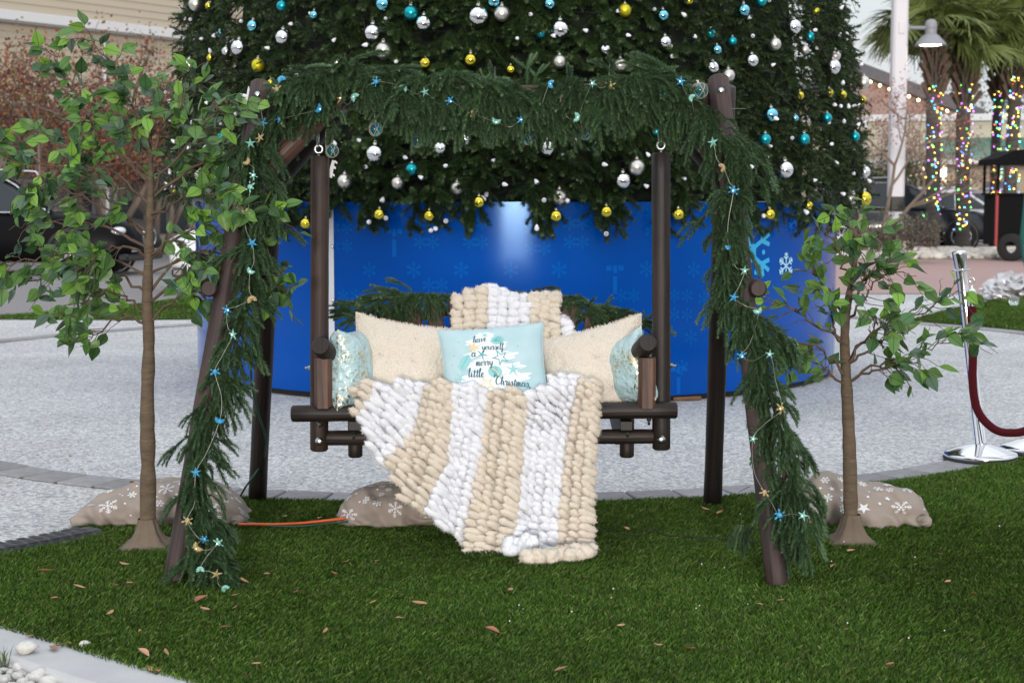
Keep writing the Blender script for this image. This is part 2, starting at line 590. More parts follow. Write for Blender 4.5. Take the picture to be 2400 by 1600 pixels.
def ring_at(s):
    s = s % cum[-1]
    p = np.array([np.interp(s, cum, ring_in[:, k]) for k in (0, 1)])
    q = np.array([np.interp((s + 0.02) % cum[-1], cum, ring_in[:, k]) for k in (0, 1)])
    t = q - p
    t /= np.linalg.norm(t)
    return p, t, np.array([t[1], -t[0]])
# outward normal check
p0, t0, nrm0 = ring_at(0.5)
RSIGN = 1.0 if np.dot(nrm0, p0 - np.array([0.1, 11.6])) > 0 else -1.0
ring_out = []
for s in np.linspace(0, cum[-1], 500, endpoint=False):
    p, t, nr = ring_at(s)
    ring_out.append(p + RSIGN * nr * PAVER_W)
ring_out = np.array(ring_out)
mb = MB()
ri = ring_in[:-1][::1]
n1 = 500
inner = np.array([ring_at(s)[0] for s in np.linspace(0, cum[-1], n1, endpoint=False)])
V = np.vstack([np.c_[inner, np.full(n1, 0.0)], np.c_[ring_out, np.full(n1, 0.0)]])
F = [(i, (i + 1) % n1, n1 + (i + 1) % n1, n1 + i) if RSIGN < 0 else (i, n1 + i, n1 + (i + 1) % n1, (i + 1) % n1) for i in range(n1)]
mb.add(V, F)
border = struct(put('paver_border', mb.mesh('paver_border', smooth=False), MAT['joint']), 'curved border of grey concrete pavers round the plaza')
pm = MB()
add_bevel_box(pm, (-PAVER_L / 2 + 0.003, -PAVER_W / 2 + 0.003, -0.03), (PAVER_L / 2 - 0.003, PAVER_W / 2 - 0.003, 0.0065), 0.004)
paver_me = pm.mesh('paver', smooth=False, mat=MAT['paver'])
for i in range(n_pav):
    p, t, nr = ring_at((i + 0.5) * cum[-1] / n_pav)
    c = p + RSIGN * nr * PAVER_W / 2
    if abs(c[0]) > 0.36 * c[1] + 0.4:
        continue                                  # wholly outside the picture
    put('paver', paver_me, None, border, loc=(c[0], c[1], random.uniform(-0.001, 0.001)),
        rot=(random.uniform(-0.006, 0.006), random.uniform(-0.006, 0.006), math.atan2(t[1], t[0]) + random.uniform(-0.01, 0.01)))

# --- artificial turf
MAT['turf_base'] = P('turf_backing', (0.022, 0.042, 0.008), 0.95, noise=(90, 0.7, (0.035, 0.065, 0.012)))
def mat_blade():
    m, nt, b = new_mat('turf_blade')
    N, L = nt.nodes, nt.links
    a = N.new('ShaderNodeAttribute'); a.attribute_name = 'Col'
    L.new(a.outputs['Color'], b.inputs['Base Color'])
    b.inputs['Roughness'].default_value = 0.55
    b.inputs['Specular IOR Level'].default_value = 0.18
    return m
MAT['blade'] = mat_blade()
def grass(name, poly, dens, h, w, z, label, clump=1.0, seed=1):
    r = np.random.default_rng(seed)
    poly = np.asarray([q[:2] for q in poly])
    lo, hi = poly.min(0), poly.max(0)
    n = int((hi - lo).prod() * dens)
    X = r.uniform(lo[0], hi[0], n); Y = r.uniform(lo[1], hi[1], n)
    k = in_poly(X, Y, poly) & ((np.abs(X) < 0.345 * Y + 0.15) | ((np.abs(X) < 0.345 * Y + 1.5) & (r.random(n) < 0.22)))
    X, Y = X[k], Y[k]
    n = len(X)
    ph = vnoise(np.c_[X * 5, Y * 5, 0 * X]); ph2 = vnoise(np.c_[X * 22 + 40, Y * 22, 0 * X + 3])
    big = vnoise(np.c_[X * 1.3 + 9, Y * 1.3, 0 * X + 7])
    hh = h * r.uniform(0.65, 1.1, n) * (0.8 + 0.35 * ph)
    az = r.uniform(0, 2 * math.pi, n)
    lean = r.uniform(0.1, 0.9, n) * hh
    flow = (big - 0.5) * 5
    lx = np.cos(az) * lean + np.cos(flow) * hh * 0.22
    ly = np.sin(az) * lean + np.sin(flow) * hh * 0.22 - hh * 0.12
    wa = r.uniform(0, 2 * math.pi, n)
    wx, wy = np.cos(wa) * w / 2, np.sin(wa) * w / 2
    b0 = np.stack([X - wx, Y - wy, np.full(n, z)], 1); b1 = np.stack([X + wx, Y + wy, np.full(n, z)], 1)
    mx, my, mz = X + lx * 0.35, Y + ly * 0.35, z + hh * 0.62
    m1 = np.stack([mx + wx * 0.6, my + wy * 0.6, mz], 1)
    tip = np.stack([X + lx, Y + ly, z + hh], 1)
    V = np.stack([b0, b1, m1, tip], 1).reshape(-1, 3)
    i = np.arange(n)[:, None] * 4
    Q = np.hstack([i, i + 1, i + 2, i + 3])
    kind = r.random(n)
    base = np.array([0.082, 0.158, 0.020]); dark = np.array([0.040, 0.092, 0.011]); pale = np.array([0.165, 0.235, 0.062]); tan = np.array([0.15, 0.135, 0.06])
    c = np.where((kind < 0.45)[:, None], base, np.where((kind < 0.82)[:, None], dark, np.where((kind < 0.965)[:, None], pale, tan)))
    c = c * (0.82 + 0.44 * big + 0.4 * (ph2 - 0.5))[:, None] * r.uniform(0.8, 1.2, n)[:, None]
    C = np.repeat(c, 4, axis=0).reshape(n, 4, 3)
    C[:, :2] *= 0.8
    mb = MB()
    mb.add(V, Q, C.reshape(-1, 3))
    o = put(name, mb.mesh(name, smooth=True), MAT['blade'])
    return tag(o, label, 'grass', kind='stuff')

kerb_px = [(-420, 1368), (-200, 1420), (0, 1475), (130, 1513), (260, 1554), (400, 1592), (520, 1628), (700, 1690), (900, 1760)]
kerb_line = smooth_path(np.array([gp(*p)[:2] for p in kerb_px]), 60)
tl = [gp(-420, 1400)[:2], gp(-100, 1318)[:2], gp(0, 1288)[:2], gp(170, 1245)[:2], gp(330, 1205)[:2], gp(480, 1172)[:2]]
arc = [p for p in (ring_at(s)[0] + RSIGN * ring_at(s)[2] * (PAVER_W - 0.0) for s in np.linspace(0, cum[-1], 400, endpoint=False)) if p[1] < 9.5]
arc = sorted(arc, key=lambda p: p[0])
arc = [p for p in arc if p[0] > gp(560, 1160)[0]]
front_poly = [tuple(p) for p in tl] + [tuple(p) for p in arc] + [(4.4, 8.6), (4.4, 3.0), (kerb_line[-1][0], 3.0)] + [tuple(p) for p in kerb_line[::-1]]
struct(sheet('turf_backing', front_poly, 0.003, MAT['turf_base']))
grass('turf', front_poly, 39000, 0.0185, 0.0026, 0.003, 'short green artificial turf under the log swing', seed=3)
left_poly = [gp(-60, 748)[:2], gp(300, 750)[:2], gp(470, 748)[:2], gp(640, 738)[:2], gp(640, 690)[:2], gp(480, 694)[:2], gp(330, 715)[:2], gp(150, 733)[:2], gp(-60, 745)[:2]]
struct(sheet('turf_backing', left_poly, 0.004, MAT['turf_base']))
grass('turf', left_poly, 5200, 0.035, 0.009, 0.004, 'far wedge of green turf beyond the plaza beside the road', seed=4)
right_poly = [gp(2130, 753)[:2], gp(2200, 758)[:2], gp(2300, 765)[:2], gp(2400, 776)[:2], gp(2520, 788)[:2], gp(2520, 676)[:2], gp(2400, 693)[:2], gp(2250, 722)[:2]]
struct(sheet('turf_backing', right_poly, 0.004, MAT['turf_base']))
grass('turf', right_poly, 5200, 0.035, 0.009, 0.004, 'far patch of green turf behind the velvet rope', seed=5)

# --- concrete kerb at the lower left and the white stones below it
MAT['kerb'] = P('kerb_concrete', (0.47, 0.47, 0.47), 0.85, noise=(7, 0.5, (0.36, 0.36, 0.37)), bump=(160, 0.35, 0.002))
mb = MB()
tang = np.gradient(kerb_line, axis=0); tang /= np.linalg.norm(tang, axis=1, keepdims=True)
nr = np.c_[tang[:, 1], -tang[:, 0]]
if nr[20][1] > 0: nr = -nr
prof = [(-0.02, -0.06), (-0.02, 0.004), (0.128, 0.001), (0.142, -0.004), (0.149, -0.015), (0.153, -0.075)]
rows = [np.c_[kerb_line + nr * d, np.full(len(kerb_line), z)] for d, z in prof]
V = np.vstack(rows); m_ = len(kerb_line)
F = [(k * m_ + i, k * m_ + i + 1, (k + 1) * m_ + i + 1, (k + 1) * m_ + i) for k in range(len(prof) - 1) for i in range(m_ - 1)]
mb.add(V, F)
tag(put('concrete_kerb', mb.mesh('kerb', smooth=False), MAT['kerb']), 'pale concrete kerb curving along the front edge of the turf', 'kerb')

def stone_mesh(name, seed, mat, n=12, m=8, amp=0.45):
    mb = MB()
    add_ball(mb, (0, 0, 0), 1.0, n, m)
    V = mb.V[0]
    d = V / np.linalg.norm(V, axis=1, keepdims=True)
    k = vnoise(d * 1.6 + seed * 7.3) - 0.5 + 0.4 * (vnoise(d * 4 + seed * 3.1) - 0.5)
    s = np.array([1.0, 0.8 + 0.2 * math.sin(seed), 0.62])
    mb.V[0] = d * (1 + amp * k)[:, None] * s
    return mb.mesh(name, mat=mat)
MAT['white_stone'] = P('white_stone', (0.72, 0.70, 0.66), 0.7, noise=(2.2, 0.6, (0.50, 0.46, 0.41)), bump=(9, 0.4, 0.05), vary=0.06)
stones = [stone_mesh('stone', s, MAT['white_stone']) for s in range(6)]
bed = [gp(-60, 1505), gp(20, 1532), gp(90, 1566), gp(200, 1622), gp(120, 1660), gp(-100, 1660)]
soil = struct(sheet('rock_bed', [p[:2] for p in [gp(-300, 1440), gp(30, 1532), gp(130, 1580), gp(260, 1640), gp(260, 1900), gp(-300, 1900)]], -0.055, P('bed_soil', (0.35, 0.33, 0.31), 0.95, noise=(30, 0.6, (0.2, 0.19, 0.17)))))
placed, tries = [], 0
bp2 = np.array([p[:2] for p in bed])
while len(placed) < 70 and tries < 9000:
    tries += 1
    r_ = random.uniform(0.016, 0.036)
    x, y = random.uniform(bp2[:, 0].min(), bp2[:, 0].max()), random.uniform(bp2[:, 1].min(), bp2[:, 1].max())
    if not in_poly(np.array([x]), np.array([y]), bp2)[0]: continue
    if any((x - a) ** 2 + (y - b) ** 2 < (0.72 * (r_ + c)) ** 2 for a, b, c in placed): continue
    placed.append((x, y, r_))
for i, (x, y, r_) in enumerate(placed):
    o = put('white_stone', random.choice(stones), None, loc=(x, y, -0.035 + r_ * 0.7 - 0.06 * max(0, x + 1.35)), rot=(random.uniform(-.5, .5), random.uniform(-.5, .5), random.uniform(0, 6.28)), scale=r_)
    tag(o, 'white landscaping stone in the bed at the lower left corner', 'stone', 'white stones in the bed')
for (px, py, r_, lab) in ((64, 1531, 0.030, 'large lone white stone sitting on the concrete kerb'), (199, 1518, 0.0165, 'small white pebble on the kerb at the turf edge')):
    p = gp(px, py)
    tag(put('white_stone', stones[2], None, loc=(p[0], p[1], 0.004 + r_ * 0.5), rot=(0, 0, 1.1), scale=r_), lab, 'stone')
# more stones out at the far bed are built as one mass with the palms

# --- brick paved walk and stone bed on the far right
def mat_brickwalk():
    m, nt, b = new_mat('brick_walk')
    N, L = nt.nodes, nt.links
    tc = N.new('ShaderNodeTexCoord')
    br = N.new('ShaderNodeTexBrick'); br.inputs['Scale'].default_value = 5.0
    br.inputs['Color1'].default_value = (0.30, 0.15, 0.13, 1); br.inputs['Color2'].default_value = (0.38, 0.22, 0.19, 1); br.inputs['Mortar'].default_value = (0.34, 0.27, 0.25, 1)
    br.inputs['Mortar Size'].default_value = 0.02
    no = N.new('ShaderNodeTexNoise'); no.inputs['Scale'].default_value = 1.4; no.inputs['Detail'].default_value = 4
    mx = N.new('ShaderNodeMixRGB'); mx.inputs[2].default_value = (0.36, 0.25, 0.23, 1)
    L.new(tc.outputs['Object'], br.inputs['Vector']); L.new(tc.outputs['Object'], no.inputs['Vector']); L.new(no.outputs['Fac'], mx.inputs[0]); L.new(br.outputs['Color'], mx.inputs[1])
    L.new(mx.outputs[0], b.inputs['Base Color']); b.inputs['Roughness'].default_value = 0.85
    return m
MAT['brickwalk'] = mat_brickwalk()
struct(sheet('brick_walk', [(2.0, 20.6), (30, 20.6), (30, 33.4), (2.0, 33.4)], 0.004, MAT['brickwalk']))
struct(sheet('stone_bed', [(4.0, 33.0), (30, 33.0), (30, 39.6), (4.0, 39.6)], 0.012, P('bed_gravel', (0.42, 0.38, 0.34), 0.9, noise=(9, 0.8, (0.3, 0.26, 0.22)))))
mb = MB()
base = stone_mesh('tmp', 3, None, 7, 5)
bv = np.array([v.co[:] for v in base.vertices]); bf = [tuple(p.vertices) for p in base.polygons]
bf4 = np.array([f for f in bf if len(f) == 4])
for i in range(2600):
    x, y = random.uniform(7.2, 14.5), random.uniform(33.1, 39.2)
    if abs(x) > 0.36 * y + 0.3: continue
    s = random.uniform(0.05, 0.13)
    mb.add(bv * s + np.array([x, y, 0.02 + s * 0.3]), bf4, np.array([1, 0.97, 0.92]) * random.uniform(0.55, 1.05))
tag(put('bed_stones', mb.mesh('bed_stones'), P('far_stone', (0.66, 0.62, 0.58), 0.8, attr=True)), 'pale gravel stones covering the palm bed', 'gravel', kind='stuff')

# --- the round planter of blue panels
PC, PR, PH = np.array([0.03, 11.57]), 2.36, 1.225
MAT['blue_panel'] = P('blue_panel', lin(0, 68, 154), 0.13, spec=0.34, noise=((0.8, 0.8, 0.8), 0.3, lin(0, 76, 162)))
for _m in (MAT['blue_panel'],): _m.node_tree.nodes['Principled BSDF'].inputs['Specular Tint'].default_value = (0.38, 0.64, 1.0, 1)
MAT['panel_edge'] = P('panel_edge', (0.62, 0.63, 0.66), 0.5)
MAT['dark_gap'] = P('dark_gap', (0.01, 0.01, 0.01), 0.9)
planter = empty('tree_planter', (PC[0], PC[1], 0), label='round blue planter with printed snowflakes round the Christmas tree', cat='planter')
def cyl(a, z, r=PR):
    """a = angle to the right of the direction facing the camera (radians)."""
    return np.stack(np.broadcast_arrays(PC[0] + r * np.sin(a), PC[1] - r * np.cos(a), z), axis=-1)
# seams: each panel spans between these angles
def ang_of(px):
    # angle whose point on the front of the cylinder projects to px
    aa = np.linspace(-1.36, 1.36, 4000)
    q = cyl(aa, 0 * aa + 0.8)
    return float(np.interp(px, 1200 + FPX * q[:, 0] / q[:, 1], aa))
a_seam = ang_of(774)
w_pan = 0.88
seams = [a_seam + w_pan * k for k in range(-3, 5)]
for k in range(len(seams) - 1):
    a0, a1 = seams[k] + 0.003, seams[k + 1] - 0.003
    n = 40
    a = np.linspace(a0, a1, n)
    off = 0.0
    mb = MB()
    zl, zh = 0.035, PH
    Vs = [cyl(a, 0 * a + zl, PR + off), cyl(a, 0 * a + zh, PR + off), cyl(a, 0 * a + zl, PR + off - 0.018), cyl(a, 0 * a + zh, PR + off - 0.018)]
    V = np.vstack(Vs)
    F = [(i, i + 1, n + i + 1, n + i) for i in range(n - 1)]
    mb.add(V[:2 * n], F)
    E = []
    for i in range(n - 1):
        E += [(n + i, n + i + 1, 3 * n + i + 1, 3 * n + i), (2 * n + i + 1, 2 * n + i, 3 * n + i, 3 * n + i + 1)]
    E += [(0, n, 3 * n, 2 * n), (n - 1, 2 * n + n - 1, 3 * n + n - 1, n + n - 1)]
    mb.add(V, E)
    me = mb.mesh('panel')
    for p in me.polygons:
        if p.index >= n - 1: p.use_smooth = False
    put('panel', me, MAT['blue_panel'], planter)
# pale edge strip at the seam, with its screws
for s_ in (0, 1):
    a0 = seams[3 + s_]
    mb = MB()
    a = np.array([a0 - 0.006, a0 + 0.013]) if s_ == 0 else np.array([a0 + 0.002, a0 + 0.02])
    n = 2
    V = np.vstack([cyl(a, 0 * a + 0.30 * (1 - s_) + 0.04 * s_, PR + 0.004), cyl(a, 0 * a + PH - 0.004, PR + 0.004)])
    mb.add(V, [(0, 1, 3, 2)])
    put('edge_strip', mb.mesh('edge_strip', smooth=False), MAT['panel_edge'], planter)
MAT['steel'] = P('zinc_bolt', (0.62, 0.63, 0.64), 0.28, metal=1.0)
mb = MB(); add_ball(mb, (0, 0, 0), 0.011, 10, 6, (1, .5, 1)); screw_me = mb.mesh('screw', mat=MAT['steel'])
for z in (0.3, 0.62, 0.95, 1.19):
    put('screw', screw_me, None, planter, loc=cyl(a_seam + 0.012, z, PR + 0.014))
mb = MB()
a = np.linspace(-2.4, 2.4, 90)
V = np.vstack([cyl(a, 0 * a, PR - 0.03), cyl(a, 0 * a + 0.06, PR - 0.03)])
mb.add(V, [(i, i + 1, 91 + i, 90 + i) for i in range(89)])
put('gap_strip', mb, MAT['dark_gap'], planter)  # near-black strip standing in for the shade in the gap under the panels
mb = MB()
a = np.linspace(0, 2 * math.pi, 64, endpoint=False)
V = np.vstack([cyl(a, 0 * a + PH - 0.03, PR - 0.02), [[PC[0], PC[1], PH - 0.03]]])
mb.add(V, [(i, (i + 1) % 64, 64) for i in range(64)])
put('lid', mb.mesh('lid', smooth=False), P('planter_lid', (0.012, 0.016, 0.02), 0.9), planter)
MAT['scrap_wood'] = P('scrap_wood', (0.22, 0.12, 0.06), 0.9, noise=(14, 0.6, (0.1, 0.05, 0.03)))
for px, py in ((1610, 938), (1850, 903)):
    p = gp(px, py)
    mb = MB(); add_bevel_box(mb, (-0.09, -0.03, 0), (0.09, 0.03, 0.022), 0.004)
    tag(put('wood_shim', mb.mesh('wood_shim', smooth=False), MAT['scrap_wood'], loc=(p[0], p[1] + 0.03, 0.0), rot=(0, 0, 0.15 if px < 1700 else 0.5)),
        'flat brown wood shim under the planter, ' + ('nearer the swing post' if px < 1700 else 'behind the right garland'), 'wood shim')

# flat prints: strokes -> ribbons laid on a curved surface
def ribbon(mb, pts, w, surf, c=None, taper=None):
    pts = np.asarray(pts, float)
    T = np.gradient(pts, axis=0)
    T /= np.maximum(np.linalg.norm(T, axis=1, keepdims=True), 1e-9)
    Nn = np.c_[-T[:, 1], T[:, 0]]
    w = np.broadcast_to(np.asarray(w, float), (len(pts),))[:, None]
    A, B = surf(pts + Nn * w / 2), surf(pts - Nn * w / 2)
    V = np.empty((2 * len(pts), 3)); V[0::2] = A; V[1::2] = B
    mb.add(V, [(2 * i + 1, 2 * i + 3, 2 * i + 2, 2 * i) for i in range(len(pts) - 1)], c)
def patch(mb, poly, surf, c=None, ctr=None):
    poly = np.asarray(poly, float)
    ctr = poly.mean(0) if ctr is None else np.asarray(ctr)
    mid = (poly + ctr) / 2
    n = len(poly)
    V = np.vstack([surf(poly), surf(mid), surf(ctr[None])])
    F = [(i, (i + 1) % n, n + (i + 1) % n, n + i) for i in range(n)] + [(n + i, n + (i + 1) % n, 2 * n) for i in range(n)]
    mb.add(V, F, c)
def flake_strokes(R, style=0):
    """Six armed snowflake as a list of stroke polylines and dots."""
    S, D = [], []
    for k in range(6):
        a = k * math.pi / 3 + math.pi / 6
        u = np.array([math.cos(a), math.sin(a)]); v = np.array([-u[1], u[0]])
        S.append([u * 0.02 * R, u * R])
        if style == 0:
            for f, l in ((0.5, 0.28), (0.76, 0.2)):
                for s in (-1, 1):
                    S.append([u * f * R, u * (f + l * 0.75) * R + s * v * l * R])
        elif style == 1:
            for s in (-1, 1):
                S.append([u * 0.62 * R, u * 0.86 * R + s * v * 0.26 * R])
                S.append([u * 0.3 * R, u * 0.17 * R + s * v * 0.17 * R])
            D.append(((u * math.cos(math.pi / 6) + v * math.sin(math.pi / 6)) * 0.62 * R, 0.07 * R))
        else:
            for f, l in ((0.35, 0.16), (0.58, 0.24), (0.8, 0.16)):
                for s in (-1, 1):
                    S.append([u * f * R, u * (f + l * 0.8) * R + s * v * l * R])
            D.append((u * 0.98 * R, 0.04 * R))
    return S, D
def disc(c, r, n=10):
    a = np.linspace(0, 2 * math.pi, n, endpoint=False)
    return np.c_[c[0] + r * np.cos(a), c[1] + r * np.sin(a)]
def draw_flake(mb, c, R, w, surf, style=0, rot=0.0, cl=None):
    S, D = flake_strokes(R, style)
    cr, sr = math.cos(rot), math.sin(rot)
    Rm = np.array([[cr, -sr], [sr, cr]])
    for i, s in enumerate(S):
        pts = np.linspace(s[0], s[1], 4) @ Rm.T + c
        ribbon(mb, pts, w, surf, cl)
    for d, r in D:
        patch(mb, disc(Rm @ d + c, r), surf, cl)
_lift = [0.0]
def cyl_surf(uv, lift=0.0025):
    off = 0.0
    return cyl(uv[:, 0] / PR, uv[:, 1], PR + off + lift)
def px_to_uv(px, py):
    a = ang_of(px)
    q = cyl(a, 0.0)
    return np.array([a * PR, at(px, py, q[1])[2]])
MAT['print_faint'] = P('print_faint', lin(0, 88, 176), 0.13, spec=0.34)
MAT['print_faint'].node_tree.nodes['Principled BSDF'].inputs['Specular Tint'].default_value = (0.45, 0.7, 1.0, 1)
MAT['print_mid'] = P('print_mid', lin(10, 100, 200), 0.26, coat=0.25)
MAT['print_cyan'] = P('print_cyan', lin(40, 165, 215), 0.28, coat=0.2)
MAT['print_pale'] = P('print_pale', lin(165, 215, 235), 0.28, coat=0.2)
k = 0
singles = [(866, 633), (970, 633), (1081, 633), (1197, 633), (1310, 632), (1625, 632), (1515, 630), (1600, 860), (1620, 790), (1650, 700)]
for px, py in singles:
    mb = MB(); draw_flake(mb, px_to_uv(px, py), 0.05, 0.006, cyl_surf, 2)
    put('snowflake_print', mb.mesh('flake', smooth=False), MAT['print_faint'], planter)
for px, py in [(820, 715), (915, 712), (1020, 690), (1470, 715), (1595, 715), (1540, 520), (800, 555), (1000, 545), (1115, 545), (1260, 560), (1350, 545)]:
    for dx in (-15, 15):
        for dy in (-22, 22):
            mb = MB(); draw_flake(mb, px_to_uv(px + dx, py + dy), 0.043, 0.0055, cyl_surf, 2)
            put('snowflake_print', mb.mesh('flake', smooth=False), MAT['print_faint'], planter)
for px, py in [(925, 548), (1441, 634), (1592, 870)]:
    u, v = px_to_uv(px, py)
    mb = MB()
    for (x0, x1, z0, z1) in ((-.055, -.02, 0, .03), (.02, .055, 0, .03), (-.012, .014, -.015, .03), (-.014, .014, -.14, -.035)):
        ribbon(mb, np.linspace((u + (x0 + x1) / 2, v + z0), (u + (x0 + x1) / 2, v + z1), 3), x1 - x0, cyl_surf)
    put('gift_print', mb.mesh('gift', smooth=False), MAT['print_faint'], planter)
for px, py, R, w, st, mt, rot in [(1752, 592, 0.235, 0.028, 1, 'print_cyan', 0.0), (1841, 623, 0.088, 0.010, 0, 'print_pale', 0.0), (1862, 515, 0.10, 0.011, 1, 'print_mid', 0.0)]:
    mb = MB(); draw_flake(mb, px_to_uv(px, py), R, w, lambda q: cyl_surf(q, 0.004), st, rot)
    put('snowflake_print', mb.mesh('flake', smooth=False), MAT[mt], planter)
# ================================================================== the log swing
def mat_wood(name, c, dark, rough=0.5):
    m, nt, b = new_mat(name)
    N, L = nt.nodes, nt.links
    tc = N.new('ShaderNodeTexCoord')
    mp = N.new('ShaderNodeMapping'); mp.inputs['Scale'].default_value = (110, 2.6, 1)
    n1 = N.new('ShaderNodeTexNoise'); n1.inputs['Scale'].default_value = 1.0; n1.inputs['Detail'].default_value = 6; n1.inputs['Roughness'].default_value = 0.65
    L.new(tc.outputs['UV'], mp.inputs[0]); L.new(mp.outputs[0], n1.inputs['Vector'])
    r = N.new('ShaderNodeValToRGB')
    r.color_ramp.elements[0].position = 0.38; r.color_ramp.elements[0].color = (*dark, 1)
    r.color_ramp.elements[1].position = 0.62; r.color_ramp.elements[1].color = (*c, 1)
    L.new(n1.outputs['Fac'], r.inputs[0])
    mp2 = N.new('ShaderNodeMapping'); mp2.inputs['Scale'].default_value = (14, 5, 1)
    n2 = N.new('ShaderNodeTexNoise'); n2.inputs['Scale'].default_value = 1.0; n2.inputs['Detail'].default_value = 3
    L.new(tc.outputs['UV'], mp2.inputs[0]); L.new(mp2.outputs[0], n2.inputs['Vector'])
    r2 = N.new('ShaderNodeValToRGB'); r2.color_ramp.elements[0].position = 0.3; r2.color_ramp.elements[0].color = (0.5, 0.5, 0.5, 1); r2.color_ramp.elements[1].position = 0.6
    mx = N.new('ShaderNodeMixRGB'); mx.blend_type = 'MULTIPLY'; mx.inputs[0].default_value = 0.8
    L.new(n2.outputs['Fac'], r2.inputs[0]); L.new(r.outputs[0], mx.inputs[1]); L.new(r2.outputs[0], mx.inputs[2])
    oi = N.new('ShaderNodeObjectInfo'); mr = N.new('ShaderNodeMapRange'); mr.inputs['To Min'].default_value = 0.8; mr.inputs['To Max'].default_value = 1.2
    hs = N.new('ShaderNodeHueSaturation')
    L.new(oi.outputs['Random'], mr.inputs['Value']); L.new(mr.outputs[0], hs.inputs['Value']); L.new(mx.outputs[0], hs.inputs['Color'])
    L.new(hs.outputs[0], b.inputs['Base Color'])
    b.inputs['Roughness'].default_value = rough
    bp = N.new('ShaderNodeBump'); bp.inputs['Strength'].default_value = 0.6; bp.inputs['Distance'].default_value = 0.003
    L.new(n1.outputs['Fac'], bp.inputs['Height']); L.new(bp.outputs[0], b.inputs['Normal'])
    return m
MAT['log'] = mat_wood('stained_log', (0.058, 0.031, 0.026), (0.018, 0.010, 0.009), 0.6)
MAT['log_red'] = mat_wood('reddish_log', (0.13, 0.055, 0.035), (0.06, 0.028, 0.02), 0.5)
MAT['log_dark'] = mat_wood('dark_log', (0.034, 0.020, 0.016), (0.008, 0.006, 0.005), 0.55)
MAT['post'] = mat_wood('post_log', (0.066, 0.034, 0.025), (0.021, 0.012, 0.010), 0.6)
MAT['slat'] = mat_wood('board_brown', (0.125, 0.058, 0.036), (0.045, 0.022, 0.016), 0.55)
MAT['black'] = P('black_plastic', (0.012, 0.012, 0.012), 0.5)

def log(name, a, b, r0, r1, mat, parent, n=20):
    mb = MB(); add_log(mb, a, b, r0, r1, n)
    return put(name, mb, mat, parent)

YA = 5.56                                                # depth of the top beam
fl, fr = gp(409, 1368), gp(1824, 1378)
bl, br = gp(603, 1174), gp(1670, 1184)
tl_, tr_ = at(613, 194, YA - 0.05), at(1683, 182, YA - 0.05)
frame = empty('log_swing_stand', ((fl[0] + fr[0]) / 2, 5.5, 0), label='dark brown log A-frame that carries the hanging bench', cat='swing frame')
fl[2] = fr[2] = bl[2] = br[2] = 0.002
log('leg', fl, tl_, 0.038, 0.037, MAT['log'], frame, 24)
log('leg', fr, tr_, 0.038, 0.037, MAT['log'], frame, 24)
btl, btr = at(648, 215, YA + 0.08), at(1702, 206, YA + 0.08)
btl[2] = tl_[2] - 0.02; btr[2] = tr_[2] - 0.02
log('leg', bl, btl, 0.037, 0.036, MAT['log_dark'], frame)
log('leg', br, btr, 0.037, 0.036, MAT['log_dark'], frame)
beamL, beamR = at(585, 232, YA + 0.02), at(1712, 222, YA + 0.02)
log('top_beam', beamL, beamR, 0.04, 0.04, MAT['log'], frame)
log('brace', at(628, 396, YA - 0.13), at(822, 208, YA - 0.07), 0.036, 0.034, MAT['log_red'], frame)
log('brace', at(1722, 412, YA - 0.13), at(1538, 214, YA - 0.07), 0.036, 0.034, MAT['log_red'], frame)
log('brace', at(648, 428, YA + 0.16), at(800, 252, YA + 0.10), 0.034, 0.033, MAT['log_dark'], frame)
log('brace', at(1700, 430, YA + 0.16), at(1550, 250, YA + 0.10), 0.034, 0.033, MAT['log_dark'], frame)
# side ties between front and back legs
zt = at(505, 672, 5.27)[2]
def on_leg(a, b, z):
    t = (z - a[2]) / (b[2] - a[2])
    return a + (b - a) * t
for f_, t_, b_, bt_, sx in ((fl, tl_, bl, btl, -1), (fr, tr_, br, btr, 1)):
    p, q = on_leg(f_, t_, zt).copy(), on_leg(b_, bt_, zt).copy()
    d = (q - p) / np.linalg.norm(q - p)
    off = np.array([0.045 * sx, 0, 0])
    log('side_tie', p - d * 0.055 + off, q + d * 0.06 + off, 0.029, 0.029, MAT['log'], frame)
def add_bolt(mb, p, d, r=0.011, h=0.008, stem=0.0):
    d = np.asarray(d, float); d /= np.linalg.norm(d)
    add_lathe(mb, [(r * 1.35, 0), (r * 1.35, 0.0015), (r, 0.002), (r, h), (r * 0.75, h + 0.002), (0.0, h + 0.002)], p, 6 if stem else 14, axis=d)
    if stem:
        add_lathe(mb, [(r * 0.5, h), (r * 0.5, h + stem), (0, h + stem)], p, 10, axis=d)
def on_front(px, py, Y): return at(px, py, Y)
for px, py, f_, t_ in ((610, 222, fl, tl_), (1679, 213, fr, tr_)):
    z = at(px, py, YA - 0.1)[2]
    c = on_leg(f_, t_, z)
    mb = MB(); add_lathe(mb, [(0.0, 0.0005), (0.017, 0.0008), (0.0185, 0.002), (0.017, -0.003)], (c[0], c[1] - 0.0385, c[2]), 18, axis=(0, -1, 0.25))
    put('counterbore', mb, MAT['log_dark'], frame)
    mb = MB(); add_bolt(mb, (c[0], c[1] - 0.039, c[2]), (0, -1, 0.25), 0.009, 0.006)
    put('bolt', mb, MAT['steel'], frame)

